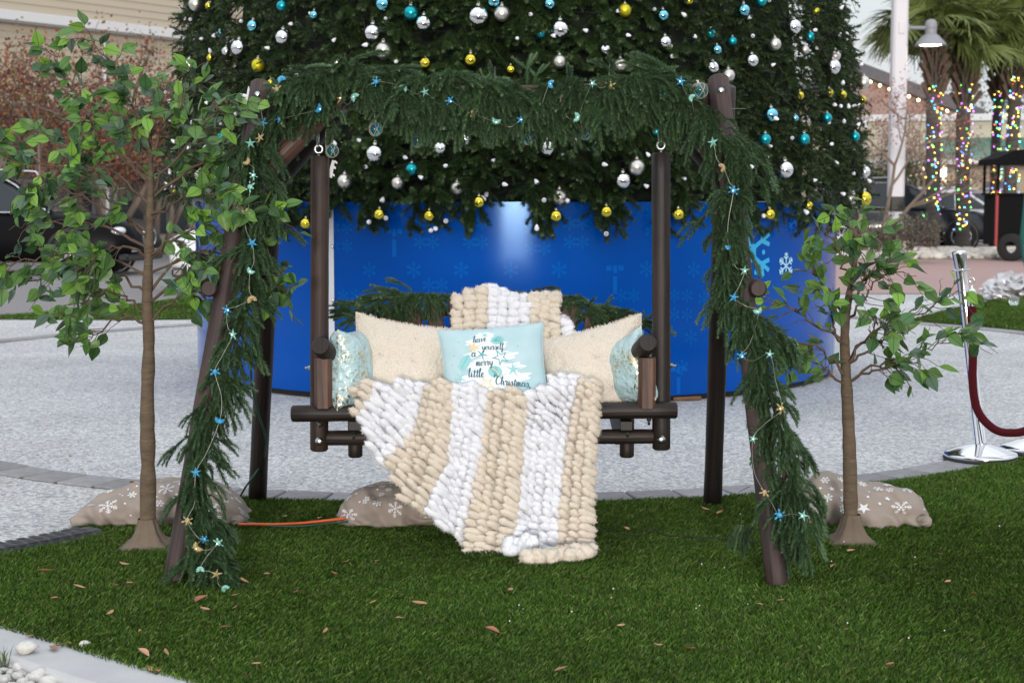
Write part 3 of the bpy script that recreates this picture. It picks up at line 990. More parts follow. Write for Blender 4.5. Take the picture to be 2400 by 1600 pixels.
# ---------------------------------------------------------------- the bench
YP = 5.56
bench = empty('swing_bench', (-0.1, YP, 0.3), label='brown log bench hanging on hooks from the A-frame', cat='swing bench')
pL0, pL1 = at(748, 1056, YP), at(750, 366, YP)
pR0, pR1 = at(1550, 1053, YP), at(1549, 358, YP)
log('hanger_post', pL0, pL1, 0.0335, 0.0335, MAT['post'], bench, 24)
log('hanger_post', pR0, pR1, 0.0335, 0.0335, MAT['log_dark'], bench, 24)
YR = YP - 0.072
railL, railR = at(683, 969, YR), at(1587, 961, YR)
log('seat_rail', railL, railR, 0.0295, 0.0295, MAT['log_dark'], bench, 24)
z_seat = railL[2]
log('lower_rail', at(735, 1026, YP + 0.01), at(1565, 1022, YP + 0.01), 0.0275, 0.0275, MAT['log_dark'], bench)
YB = YP + 0.40
log('rear_rail', at(735, 940, YB), at(1560, 934, YB), 0.0275, 0.0275, MAT['log_dark'], bench)
# short hanging stubs and slanted seat bearers
for px in (833, 1469):
    a = at(px, 1071, YP + 0.075); b = a.copy(); b[2] = z_seat - 0.01
    log('seat_stub', a, b, 0.027, 0.027, MAT['log_dark'], bench)
for px in (835, 1465):
    p = at(px, 985, YP)
    mb = MB()
    poly = np.array([(-0.28, -0.0), (-0.28, -0.03), (0.02, -0.13), (0.36, -0.08), (0.36, 0.0)])
    V = []
    for s in (-0.02, 0.02):
        for (dy, dz) in poly:
            V.append((p[0] + s, YP + dy + 0.21, z_seat - 0.03 + dz))
    mb.add(np.array(V), [tuple(range(5)), tuple(range(9, 4, -1))] + [(i, i + 5, (i + 1) % 5 + 5, (i + 1) % 5) for i in range(5)])
    put('seat_bearer', mb.mesh('seat_bearer', smooth=False), MAT['log_dark'], bench)
# seat slats
for k in range(5):
    y = YP + 0.0 + k * 0.082
    x0, x1 = at(770, 960, y)[0], at(1530, 960, y)[0]
    mb = MB(); add_bevel_box(mb, (x0, y - 0.033, z_seat + 0.006 - k * 0.006), (x1, y + 0.033, z_seat + 0.03 - k * 0.006), 0.004)
    put('seat_slat', mb.mesh('seat_slat', smooth=False), MAT['slat'], bench)
# arms: a sloping log on an upright half log
arms = []
for cap_px, cap_py, up_px, sx in ((752, 812, 757, 1), (1517, 805, 1517, -1)):
    yf = YR - 0.075
    a = at(cap_px, cap_py, yf)
    b = a + np.array([0.075 * sx, 0.50, -0.175])
    a = a - (b - a) * 0.02
    log('arm_rest', a, b, 0.0345, 0.033, MAT['log_dark'], bench, 24)
    top = at(up_px, 838, YR - 0.02)
    mb = MB()
    w = 0.031
    cx = at(up_px, 890, YR - 0.02)[0]
    z0, z1 = z_seat + 0.012, top[2]
    # faceted half log with a pointed foot resting on the rail
    sec = [(-w, 0.03), (-w, -0.012), (-w * 0.6, -0.03), (w * 0.6, -0.03), (w, -0.012), (w, 0.03)]
    V = []
    for (x, y) in sec: V.append((cx + x, YR - 0.008 + y, z0 + 0.018 * abs(x) / w))
    for (x, y) in sec: V.append((cx + x, YR - 0.008 + y, z1))
    V = np.array(V)
    uv = np.c_[np.r_[np.linspace(0, 0.14, 6), np.linspace(0, 0.14, 6)], V[:, 2]]
    mb.add(V, [(i, (i + 1) % 6, 6 + (i + 1) % 6, 6 + i) for i in range(6)] + [(5, 4, 3, 2, 1, 0), (6, 7, 8, 9, 10, 11)], None, uv)
    put('arm_upright', mb.mesh('arm_upright', smooth=False), MAT['slat'], bench)
# bolts
mb = MB(); add_bolt(mb, at(748, 1034, YP - 0.034), (0, -1, 0), 0.0115, 0.007); put('bolt', mb, MAT['steel'], bench)
mb = MB(); add_bolt(mb, at(1550, 1030, YP - 0.034), (0, -1, 0), 0.0115, 0.007); put('bolt', mb, MAT['steel'], bench)
for px, py in ((750, 985), (1521, 979), (829, 1012), (1471, 1007)):
    mb = MB(); p = at(px, py, YR if py < 1000 else YP - 0.02); add_bolt(mb, p, (0, 0, -1), 0.010, 0.008, 0.018); put('bolt', mb, MAT['steel'], bench)
mb = MB(); add_bolt(mb, at(729, 862, YP), (-1, 0, 0), 0.009, 0.008, 0.014); put('bolt', mb, MAT['steel'], bench)
mb = MB(); add_bolt(mb, at(1571, 857, YP), (1, 0, 0), 0.009, 0.008, 0.014); put('bolt', mb, MAT['steel'], bench)
# hooks
for px, py in ((747, 352), (1549, 343)):
    top = at(px, py + 14, YP)
    mb = MB()
    add_torus(mb, at(px, py - 2, YP), 0.0135, 0.0038, (0, 1, 0)); put('eye_bolt', mb, MAT['steel'], bench)
    mb = MB(); add_tube(mb, [top + np.array([0, 0, 0.006]), top - np.array([0, 0, 0.02])], 0.004, 8); put('eye_shank', mb, MAT['steel'], bench)
    mb = MB(); add_torus(mb, at(px - 2, py - 28, YP), 0.026, 0.0036, (1, 0.15, 0), sx=1.0)
    V = mb.V[0]; c = V.mean(0); V[:, 1] = c[1] + (V[:, 1] - c[1]) * 0.45
    put('snap_hook', mb, MAT['steel'], bench)
    mb = MB(); add_torus(mb, at(px - 3, py - 54, YP), 0.0145, 0.0038, (0, 1, 0)); put('eye_bolt', mb, MAT['steel'], bench)
    mb = MB(); add_tube(mb, [at(px - 3, py - 62, YP), at(px - 3, py - 125, YP)], 0.004, 8); put('eye_shank', mb, MAT['steel'], bench)
# fan of back slats, leaning back
back = []
xs = [868, 910, 965, 1016, 1068, 1120, 1175, 1230, 1285, 1338, 1392, 1440, 1492]
zt_px = [752, 735, 716, 702, 694, 688, 686, 688, 694, 702, 716, 735, 752]
for px, ty in zip(xs, zt_px):
    ytop, ybot = YP + 0.47, YP + 0.37
    t = at(px, ty, ytop)
    bx = at(1180 + (px - 1180) * 0.86, 940, ybot)
    bot = np.array([bx[0], ybot, z_seat + 0.0])
    ax = (t - bot); L_ = np.linalg.norm(ax); ax /= L_
    side = np.array([1, 0, 0]) - ax * ax[0]; side /= np.linalg.norm(side)
    nrm = np.cross(side, ax)
    M = Matrix(((side[0], nrm[0], ax[0], bot[0]), (side[1], nrm[1], ax[1], bot[1]), (side[2], nrm[2], ax[2], bot[2]), (0, 0, 0, 1)))
    mb = MB(); add_bevel_box(mb, (-0.030, -0.011, 0), (0.030, 0.011, L_), 0.004, M=M)
    uvs = mb.U[0]
    put('back_slat', mb.mesh('back_slat', smooth=False), MAT['slat'], bench)
for f_ in (0.42, 0.86):
    pts = []
    for px in np.linspace(850, 1510, 14):
        ty = np.interp(px, xs, zt_px)
        t = at(px, ty, YP + 0.49); bx = at(1180 + (px - 1180) * 0.86, 940, YP + 0.39)
        b = np.array([bx[0], YP + 0.39, z_seat])
        pts.append(b + (t - b) * f_ + np.array([0, 0.012, 0]))
    mb = MB(); add_tube(mb, smooth_path(pts, 30), 0.02, 10)
    put('back_rail', mb, MAT['log_dark'], bench)
# ================================================================== the big Christmas tree
MAT['needle_fir'] = P('fir_needles', (1, 1, 1), 0.5, attr=True, spec=0.35, vary=0.25)
MAT['twig'] = P('fir_twig', (0.035, 0.025, 0.014), 0.8)
def needles(V_out, F_out, C_out, base, dirs, length, width, cols, r):
    pass
def add_needles(mb, pts, T, N, B, n, length, width, spread, colfn, r, flatten=1.0, t0=0.0, simple=False):
    """n flat needles standing off a twig given by its sample frames."""
    k = len(pts)
    t = np.sort(r.uniform(t0, 1, n))
    idx = t * (k - 1)
    i = np.clip(idx.astype(int), 0, k - 2); f = (idx - i)[:, None]
    p = pts[i] * (1 - f) + pts[i + 1] * f
    tt = T[i]; nn = N[i]; bb = B[i]
    a = r.uniform(0, 2 * math.pi, n)
    rad = np.cos(a)[:, None] * nn + flatten * np.sin(a)[:, None] * bb
    rad /= np.linalg.norm(rad, axis=1, keepdims=True)
    sp = (spread * r.uniform(0.75, 1.25, n))[:, None]
    d = tt * np.cos(sp) + rad * np.sin(sp)
    ln = (length * r.uniform(0.75, 1.1, n) * np.clip(1.25 - 0.55 * t, 0.5, 1))[:, None]
    w = np.cross(d, rad); w /= np.maximum(np.linalg.norm(w, axis=1, keepdims=True), 1e-9)
    w = w * width / 2
    v0 = p - w; v1 = p + w; v2 = p + d * ln * 0.6 + w * 0.9; v3 = p + d * ln * 0.6 - w * 0.9; v4 = p + d * ln
    if simple:
        c = colfn(t, r)
        mb.add(np.stack([v0 - w * 0.3, v1 + w * 0.3, v4], 1).reshape(-1, 3), np.arange(3 * n).reshape(-1, 3), np.repeat(c, 3, axis=0))
        return
    V = np.stack([v0, v1, v2, v3, v4], 1).reshape(-1, 3)
    j = np.arange(n)[:, None] * 5
    c = colfn(t, r)
    s0 = mb.n
    mb.add(V, np.hstack([j, j + 1, j + 2, j + 3]), np.repeat(c, 5, axis=0))
    mb.F.append(np.hstack([j + 3, j + 2, j + 4]) + s0)

def fir_col(t, r):
    n = len(t)
    dark = np.array([0.016, 0.036, 0.012]); mid = np.array([0.042, 0.080, 0.024]); tip = np.array([0.078, 0.118, 0.036])
    c = dark + (mid - dark) * r.random(n)[:, None]
    k = np.clip((t - 0.72) / 0.28, 0, 1)[:, None] * r.uniform(0.3, 1, n)[:, None]
    return (c + (tip - c) * k * 0.55) * r.uniform(0.8, 1.2, n)[:, None]
def fir_branch(seed, L=0.32, nt=6, droop=0.25, dens=1.0):
    """A branch of plastic fir along +X with side twigs; Z is up."""
    r = np.random.default_rng(seed)
    mb = MB()
    s = np.linspace(0, 1, 8)
    P0 = np.c_[L * s, 0.02 * np.sin(s * 3 + seed), -droop * L * s ** 1.6]
    twigs = [(P0, 1.0)]
    for k in range(nt):
        f = 0.12 + 0.78 * k / nt
        b = interp_pts(s, P0, f)
        side = 1 if k % 2 else -1
        l = L * (0.62 - 0.32 * f) * r.uniform(0.8, 1.15)
        az = side * r.uniform(0.55, 1.0); el = r.uniform(-0.6, 0.55)
        d = np.array([math.cos(az) * math.cos(el), math.sin(az) * math.cos(el), math.sin(el)])
        q = b + d * (l * np.linspace(0, 1, 6))[:, None]
        q[:, 2] -= 0.18 * l * np.linspace(0, 1, 6) ** 2
        twigs.append((q, l / L))
    nw = 0.0042 / max(dens, 0.5) ** 0.5
    for q, f in twigs:
        T, N, B = frames(q)
        add_needles(mb, q, T, N, B, int((300 if f == 1.0 else 190) * dens), 0.035, nw, 0.98, fir_col, r, t0=0.0, simple=dens < 0.5)
        add_tube(mb, q, np.linspace(0.004, 0.002, len(q)), 4, False, (0.015, 0.018, 0.008))
    return mb.mesh('branch', smooth=False, mat=MAT['needle_fir'])
fir_meshes = [fir_branch(s) for s in range(7)]
fir_low = [fir_branch(40 + s, dens=0.36) for s in range(4)]
fir_hang = [fir_branch(20 + s, 0.25, 4, 0.05, 1.0) for s in range(4)]
TZ0, TZ1 = 1.2, 3.55
def tree_R(z):
    return 2.62 - (z - 1.3) * 0.125
tree = empty('christmas_tree', (PC[0], PC[1], PH), label='giant dark green Christmas tree standing in the blue planter', cat='christmas tree')
# core: solid dark cone added inside the boughs, its unseen top shading the planter
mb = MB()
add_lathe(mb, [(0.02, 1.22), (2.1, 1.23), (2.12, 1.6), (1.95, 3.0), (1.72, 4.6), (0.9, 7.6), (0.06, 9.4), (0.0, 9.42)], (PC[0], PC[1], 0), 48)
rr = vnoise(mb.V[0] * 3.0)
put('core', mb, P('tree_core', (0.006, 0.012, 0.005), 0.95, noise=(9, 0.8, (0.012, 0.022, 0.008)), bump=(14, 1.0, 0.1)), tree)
mb = MB(); add_tube(mb, [(PC[0], PC[1], 1.0), (PC[0], PC[1], 9.0)], [0.12, 0.05], 10); put('trunk', mb, MAT['twig'], tree)
spots = []
r_ = random.Random(11)
rows_ = np.arange(TZ0 + 0.1, 3.15, 0.108)
for i, z in enumerate(rows_):
    R = tree_R(z)
    n = int(2 * 1.6 * R / 0.135)
    for k in range(n):
        a = -1.6 + 3.2 * (k + 0.5 * (i % 2) + r_.uniform(-0.3, 0.3)) / n
        spots.append((a, z + r_.uniform(-0.05, 0.05), R + r_.uniform(-0.10, 0.05)))
# the largest in view first: those that face the camera and lie inside the frame
def view_rank(s):
    a, z, R = s
    inside = z < 3.0
    return (0 if inside else 1, abs(a) + 0.15 * r_.random())
spots.sort(key=view_rank)
def branch_matrix(a, z, R, L, down, roll):
    tip = np.array([PC[0] + R * math.sin(a), PC[1] - R * math.cos(a), z])
    yaw = math.atan2(-math.cos(a), math.sin(a)) + r_.uniform(-0.45, 0.45)
    M = Matrix.Rotation(yaw, 4, 'Z') @ Matrix.Rotation(down, 4, 'Y') @ Matrix.Rotation(roll, 4, 'X')
    d = M.to_3x3() @ Vector((1, 0, 0))
    base = Vector(tip) - d * L
    M.translation = base
    return M
rest = MB()
cache = {}
def mesh_np(me):
    if me.name not in cache:
        V = np.empty(len(me.vertices) * 3, np.float32); me.vertices.foreach_get('co', V)
        ca = np.empty(len(me.vertices) * 4, np.float32); me.color_attributes['Col'].data.foreach_get('color', ca)
        li = np.empty(len(me.loops), np.int32); me.loops.foreach_get('vertex_index', li)
        lt = np.empty(len(me.polygons), np.int32); me.polygons.foreach_get('loop_total', lt)
        ls = np.empty(len(me.polygons), np.int32); me.polygons.foreach_get('loop_start', ls)
        f4 = li[ls[lt == 4][:, None] + np.arange(4)]; f3 = li[ls[lt == 3][:, None] + np.arange(3)]
        cache[me.name] = (V.reshape(-1, 3), ca.reshape(-1, 4)[:, :3], f4, f3)
    return cache[me.name]
def append_mesh(mb, me, M, tint=1.0):
    V, C, f4, f3 = mesh_np(me)
    A = np.array(M)
    s0 = mb.n
    mb.add(V @ A[:3, :3].T + A[:3, 3], f4, C * tint)
    if len(f3): mb.F.append(f3 + s0)
nb = 0
for s in spots:
    me = r_.choice(fir_meshes)
    sc = r_.uniform(0.75, 1.1)
    M = branch_matrix(*s, 0.33 * sc, r_.uniform(-0.15, 0.75), r_.uniform(-0.7, 0.7)) @ Matrix.Scale(sc, 4)
    if nb < 246 and s[1] < 3.0:
        o = put('branch', me, None, tree)
        o.matrix_basis = M
        nb += 1
    else:
        append_mesh(rest, r_.choice(fir_low), M)
# hanging fringe over the planter
fringe_px = [640, 700, 720, 790, 850, 880, 915, 990, 1020, 1100, 1120, 1262, 1285, 1300, 1395, 1420, 1440, 1555, 1580, 1690, 1740, 1790, 1850, 1890, 1940]
for px in fringe_px:
    a = ang_of(min(max(px, 470), 1940))
    for j in range(2):
        aa = a + r_.uniform(-0.02, 0.02)
        M = branch_matrix(aa, 1.02 + r_.uniform(-0.03, 0.10), PR + 0.16, 0.27, r_.uniform(1.0, 1.45), r_.uniform(-1.5, 1.5))
        o = put('branch', r_.choice(fir_hang), None, tree)
        o.matrix_basis = M
o = put('branches', rest.mesh('branches', smooth=False), MAT['needle_fir'], tree)
o['kind'] = 'stuff'

# ---------------------------------------------------------------- baubles
MAT['b_silver'] = P('bauble_silver', (0.80, 0.80, 0.82), 0.05, metal=1.0)
MAT['b_champ'] = P('bauble_champagne', (0.66, 0.63, 0.58), 0.36, metal=1.0)
MAT['b_teal'] = P('bauble_teal', (0.02, 0.36, 0.42), 0.30, metal=0.9)
MAT['b_blue'] = P('bauble_ice_blue', (0.22, 0.62, 0.78), 0.07, metal=1.0)
MAT['b_gold'] = P('bauble_gold', (0.74, 0.60, 0.06), 0.10, metal=1.0)
MAT['b_goldm'] = P('bauble_gold_matte', (0.62, 0.55, 0.03), 0.42, metal=0.85)
MAT['cap'] = P('bauble_cap', (0.5, 0.48, 0.42), 0.3, metal=1.0)
mb = MB(); add_ball(mb, (0, 0, 0), 1.0, 28, 18); ball_v = mb
ball_me = {k: None for k in ('b_silver', 'b_champ', 'b_teal', 'b_blue', 'b_gold', 'b_goldm')}
for k in ball_me:
    mb = MB(); add_ball(mb, (0, 0, 0), 1.0, 28, 18); ball_me[k] = mb.mesh('ball', mat=MAT[k])
mb = MB(); add_lathe(mb, [(0.26, 0.93), (0.26, 1.12), (0.2, 1.17), (0, 1.18)], (0, 0, 0), 12); add_torus(mb, (0, 0, 1.26), 0.13, 0.03, (0, 1, 0), 12, 5)
cap_me = mb.mesh('cap', mat=MAT['cap'])
S_ = 2400 / 2352
B = {
 'b_teal': [(648, 14, 12), (944, 30, 16), (1242, 77, 11), (1682, 95, 10), (1632, 77, 11), (510, 316, 11), (946, 389, 14), (1899, 271, 11), (1757, 320, 13), (1846, 320, 13), (1963, 314, 11), (1860, 85, 11), (1748, 3, 12), (1368, 340, 11), (1507, 303, 9)],
 'b_blue': [(880, 10, 16), (1262, 10, 13), (582, 60, 13), (1135, 2, 15), (1770, 264, 16), (1522, 36, 13), (1707, 24, 14), (722, 35, 10), (1646, 115, 11), (505, 78, 8), (1826, 272, 8), (600, 285, 8)],
 'b_silver': [(550, 110, 18), (651, 86, 17), (857, 76, 19), (974, 54, 18), (1099, 38, 23), (1286, 68, 20), (862, 353, 20), (1430, 415, 18), (1822, 62, 17), (1726, 140, 15), (1802, 390, 19), (1912, 154, 17), (1636, 155, 14), (1011, 340, 15), (1258, 340, 18), (1527, 97, 14), (1390, 115, 13), (1985, 395, 13), (1068, 322, 14), (520, 118, 10)],
 'b_champ': [(881, 117, 18), (792, 416, 16), (1285, 453, 18), (1462, 384, 18), (1285, 142, 15), (1424, 150, 15), (1153, 32, 17), (775, 145, 12), (1779, 102, 14), (1672, 174, 15), (1050, 432, 14), (914, 420, 14), (460, 403, 12), (450, 10, 15), (1918, 128, 12), (412, 388, 10), (1983, 190, 14), (436, 150, 14), (1953, 455, 14), (1848, 115, 10)],
 'b_gold': [(977, 145, 13), (1081, 138, 14), (1173, 160, 10), (872, 492, 12), (986, 495, 12), (1100, 464, 13), (1277, 496, 13), (1392, 486, 13), (1557, 492, 13), (703, 513, 12), (1767, 492, 12), (1856, 472, 11), (1984, 457, 16), (1962, 458, 9), (1904, 214, 10), (1934, 219, 10), (1836, 220, 10), (1980, 230, 9), (483, 133, 8), (480, 14, 8), (622, 190, 8), (1508, 172, 9), (1582, 2, 10)],
 'b_goldm': [(593, 150, 14), (1435, 24, 14), (1874, 26, 8), (402, 442, 6)],
}
names = {'b_teal': 'satin teal', 'b_blue': 'shiny ice blue', 'b_silver': 'mirror silver', 'b_champ': 'matte champagne', 'b_gold': 'shiny gold', 'b_goldm': 'matte yellow gold'}
ordn = ['first', 'second', 'third', 'fourth', 'fifth', 'sixth', 'seventh', 'eighth', 'ninth', 'tenth', 'eleventh', 'twelfth', 'thirteenth', 'fourteenth', 'fifteenth', 'sixteenth', 'seventeenth', 'eighteenth', 'nineteenth', 'twentieth', 'twenty-first', 'twenty-second', 'twenty-third', 'twenty-fourth']
def tree_front(px, py, R_extra):
    """Point on the tree's outer cone seen at this pixel."""
    d = ray(px, py)
    Y = np.arange(8.6, 12.2, 0.02)
    q = d[None] * (Y / d[1])[:, None]
    z = CAM_H + q[:, 2]
    e = np.hypot(q[:, 0] - PC[0], Y - PC[1]) - (np.where(z > 1.27, tree_R(z), PR + 0.19) + R_extra)
    i = int(np.argmax(e < 0)) if (e < 0).any() else int(np.argmin(e))
    return at(px, py, Y[i])
for kind, lst in B.items():
    fr_, up_ = [], []
    for b in lst: (fr_ if kind.startswith('b_gold') and b[1] > 450 else up_).append(b)
    for grp, where in ((fr_, 'hanging over the planter rim'), (up_, 'on the Christmas tree')):
        grp.sort(key=lambda b: b[0])
        for i, (x, y, r) in enumerate(grp):
            p = tree_front(x * S_, y * S_, (0.05 if where.startswith('hang') else -0.035) if r > 11 else -0.06)
            rad = 1.08 * r * S_ / ppm(p[1])
            root = empty('bauble', p, random.uniform(0, 6), label='%s bauble %s, %s from the left of that kind%s' % (names[kind], where, ordn[i], ' there' if kind.startswith('b_gold') else ''), cat='bauble', group='baubles on the Christmas tree')
            put('ball', ball_me[kind], None, root, world=False, scale=rad)
            put('cap', cap_me, None, root, world=False, scale=rad)
# white bulbs on a green wire
MAT['bulb'] = P('bulb_white', (0.78, 0.78, 0.84), 0.35, sss=0.0)
MAT['wire_green'] = P('wire_green', (0.006, 0.02, 0.012), 0.5)
mb = MB(); add_lathe(mb, [(0.0, 1.0), (0.12, 0.93), (0.3, 0.6), (0.4, 0.25), (0.38, 0.0), (0.25, -0.12)], (0, 0, 0), 10); bulb_me = mb.mesh('bulb', mat=MAT['bulb'])
mb = MB(); add_lathe(mb, [(0.27, -0.08), (0.29, -0.45), (0.0, -0.46)], (0, 0, 0), 8); sock_me = mb.mesh('socket', mat=MAT['wire_green'])
lights = empty('christmas_light_string', (PC[0], PC[1], PH + 0.1), label='string of unlit white cone bulbs wound round the Christmas tree', cat='light string')
wire_pts = []
nbulb = 0
ang = -1.45
zrow = 1.32
rowdir = 1
while zrow < 3.0:
    a = -1.5
    pts_row = []
    while a < 1.5:
        a += random.uniform(0.05, 0.13)
        z = zrow + random.uniform(-0.05, 0.05)
        R = tree_R(z) + random.uniform(-0.09, 0.02)
        p = cyl(a, z, R)
        pts_row.append(p - np.array([0, 0, 0]) )
        sx = 1200 + FPX * p[0] / p[1]
        if nbulb < 290 and random.random() < 0.54:
            tilt = Euler((random.uniform(-2.2, 2.2), random.uniform(-1.2, 1.2), random.uniform(0, 6)))
            s = random.uniform(0.027, 0.034)
            b = put('bulb', bulb_me, None, lights, loc=p, rot=tilt, scale=s)
            if nbulb % 3 == 0: put('socket', sock_me, None, b, world=False)
            nbulb += 1
    wire_pts += pts_row if rowdir > 0 else pts_row[::-1]
    rowdir = -rowdir
    zrow += 0.145
mb = MB(); add_tube(mb, smooth_path(np.array([p * 1.0 for p in wire_pts]), len(wire_pts) * 2) + np.array([0, 0.06, 0]), 0.0016, 4, False)
put('wire', mb, MAT['wire_green'], lights)
for px, py in [(738, 492), (895, 472), (865, 520), (905, 512), (1010, 540), (1045, 518), (1135, 470), (1140, 455), (1275, 470), (1258, 538), (1421, 548), (1330, 470), (1790, 505), (1893, 500), (1020, 535), (1545, 505), (1700, 480)]:
    p = tree_front(px, py, 0.02)
    put('bulb', bulb_me, None, lights, loc=p, rot=(random.uniform(-2, 2), random.uniform(-1, 1), 0), scale=0.037)
# ================================================================== pine garlands
MAT['needle_pine'] = P('pine_needles', (1, 1, 1), 0.5, attr=True, spec=0.3, vary=0.32)
MAT['stem'] = P('garland_stem', (0.06, 0.035, 0.02), 0.8)
def pine_col(t, r):
    n = len(t)
    dark = np.array([0.036, 0.076, 0.035]); mid = np.array([0.079, 0.147, 0.065]); tip = np.array([0.118, 0.188, 0.087])
    c = dark + (mid - dark) * r.random(n)[:, None]
    k = np.clip((t - 0.6) / 0.4, 0, 1)[:, None] * r.uniform(0.2, 1, n)[:, None]
    return (c + (tip - c) * k * 0.6) * r.uniform(0.8, 1.2, n)[:, None]
def hang_curve(L, th0, th1, p, bend, n=10):
    s = np.linspace(0, 1, n)
    th = th0 + (th1 - th0) * s ** p
    ds = L / (n - 1)
    x = np.concatenate([[0], np.cumsum(np.cos(th[:-1]) * ds)]); z = np.concatenate([[0], np.cumsum(np.sin(th[:-1]) * ds)])
    y = bend * L * s ** 2
    return np.c_[x, y, z]
def sprig(seed, L, th0, th1, p, nside=3, dens=1.0):
    """Norfolk pine spray: leaves along +X, then hangs."""
    r = np.random.default_rng(seed)
    mb = MB()
    main = hang_curve(L, th0, th1, p, r.uniform(-0.2, 0.2))
    tw = [(main, L)]
    for k in range(nside):
        f = r.uniform(0.15, 0.6)
        b = interp_pts(np.linspace(0, 1, 10), main, f)
        l = L * r.uniform(0.4, 0.65)
        q = hang_curve(l, th0 * 0.6 + (th1 - th0) * f * 0.6, th1, 0.7, 0)
        a = r.uniform(0.35, 1.0) * (1 if k % 2 else -1)
        R = np.array([[math.cos(a), -math.sin(a), 0], [math.sin(a), math.cos(a), 0], [0, 0, 1]])
        tw.append((q @ R.T + b, l))
    for q, l in tw:
        T, N, B_ = frames(q)
        add_needles(mb, q, T, N, B_, int(l / 0.13 * 270 * dens), 0.0185, 0.0021, 0.74, pine_col, r, t0=0.02)
        add_tube(mb, q, np.linspace(0.0016, 0.001, len(q)), 4, False, (0.03, 0.045, 0.02))
    return mb.mesh('sprig', smooth=False, mat=MAT['needle_pine'])
HANG = [sprig(100 + k, 0.13 + 0.012 * (k % 3), 0.1, -1.5, 0.5, 2) for k in range(6)]      # arches out and hangs
DOWN = [sprig(120 + k, 0.13 + 0.014 * (k % 3), -0.75, -1.5, 0.6, 2) for k in range(6)]       # hangs close along a leg
ALONG = [sprig(140 + k, 0.15, 0.15, -0.4, 1.0, 2) for k in range(4)]                    # lies along the beam
UP = [sprig(150 + k, 0.13, 1.2, 0.55, 1.0, 2) for k in range(2)]

def garland(name, path, n, style, spread, label, yaw_bias, seed, zdrop=0.0):
    rr = random.Random(seed)
    path = np.asarray(path)
    root = empty(name, path[len(path) // 2], label=label, cat='garland')
    P_ = smooth_path(path, 60)
    mb = MB(); add_tube(mb, P_, 0.006, 6); put('stem', mb, MAT['stem'], root)
    for k in range(n):
        t = (k + rr.random()) / n * 58.9
        i = int(t); f = t - i
        p = P_[i] * (1 - f) + P_[i + 1] * f
        d = P_[i + 1] - P_[i]
        me, yaw, sc, extra = style(t / 59.0, d, rr)
        off = np.array([rr.gauss(0, spread), rr.gauss(-0.01, spread * 0.7), rr.gauss(0, spread * 0.6)])
        if zdrop: off = np.array([rr.gauss(0, spread), rr.uniform(-0.06, 0.015), rr.uniform(-zdrop, 0.025)])
        o = put('sprig', me, None, root, loc=p + off, rot=(rr.gauss(0, 0.24) + extra[0], rr.gauss(0, 0.24) + extra[1], yaw), scale=sc)
    return root
def cam_yaw(rr, lim):
    return -math.pi / 2 + rr.uniform(-lim, lim)
YG = YA - 0.07
def top_style(t, d, rr):
    u = rr.random()
    if u < 0.46: return rr.choice(HANG), cam_yaw(rr, 1.1), rr.uniform(0.9, 1.25), (0, 0)
    if u < 0.74: return rr.choice(DOWN), cam_yaw(rr, 1.6), rr.uniform(0.9, 1.25), (0, 0)
    if u < 0.97: return rr.choice(ALONG), (0 if rr.random() < 0.5 else math.pi) + rr.uniform(-0.5, 0.5), rr.uniform(0.8, 1.1), (0, 0)
    return rr.choice(UP), rr.uniform(0, 6.28), rr.uniform(0.6, 0.9), (0, 0)
def leg_style(t, d, rr):
    u = rr.random()
    if u < 0.68: return rr.choice(DOWN), cam_yaw(rr, 1.7), rr.uniform(0.8, 1.1), (0, 0)
    return rr.choice(HANG), cam_yaw(rr, 1.6), rr.uniform(0.55, 0.85), (0, 0)
def leg_pt(px, py, y0=5.5, y1=4.86):
    Y = y0 + (y1 - y0) * (py - 200) / 1170.0
    return at(px, py, Y - 0.07)
left_top = [at(672, 238, YG), at(712, 212, YG), at(760, 180, YG), at(840, 158, YG), at(910, 182, YG), at(985, 212, YG)]
g1 = garland('pine_garland', left_top, 130, top_style, 0.016, 'green pine garland hump on the left end of the top beam', 0, 1, 0.055)
mid = [at(965, 205, YG), at(1040, 190, YG), at(1120, 200, YG), at(1230, 206, YG), at(1330, 204, YG), at(1430, 192, YG), at(1520, 180, YG), at(1585, 205, YG)]
g2 = garland('pine_garland', mid, 290, top_style, 0.015, 'long green pine garland fringed along the middle of the beam', 0, 2, 0.10)
right = [at(1560, 205, YG)] + [leg_pt(x, y, 5.5, 4.84) for x, y in [(1632, 258), (1700, 322), (1733, 392), (1708, 470), (1700, 560), (1712, 640), (1740, 730), (1775, 800), (1792, 890), (1822, 980), (1840, 1060), (1838, 1130), (1862, 1190), (1850, 1245)]]
g3 = garland('pine_garland', right, 285, leg_style, 0.022, 'thick green pine garland winding down the right front leg', 0, 3)
left = [at(668, 268, YG)] + [leg_pt(x, y) for x, y in [(628, 300), (595, 352), (600, 420), (612, 480), (592, 560), (598, 630), (578, 720), (558, 790), (535, 860), (505, 930), (482, 1000), (470, 1070), (458, 1130), (478, 1190), (486, 1250), (492, 1300), (505, 1345)]]
g4 = garland('pine_garland', left, 270, leg_style, 0.015, 'green pine garland trailing down the left front leg to the turf', 0, 4)
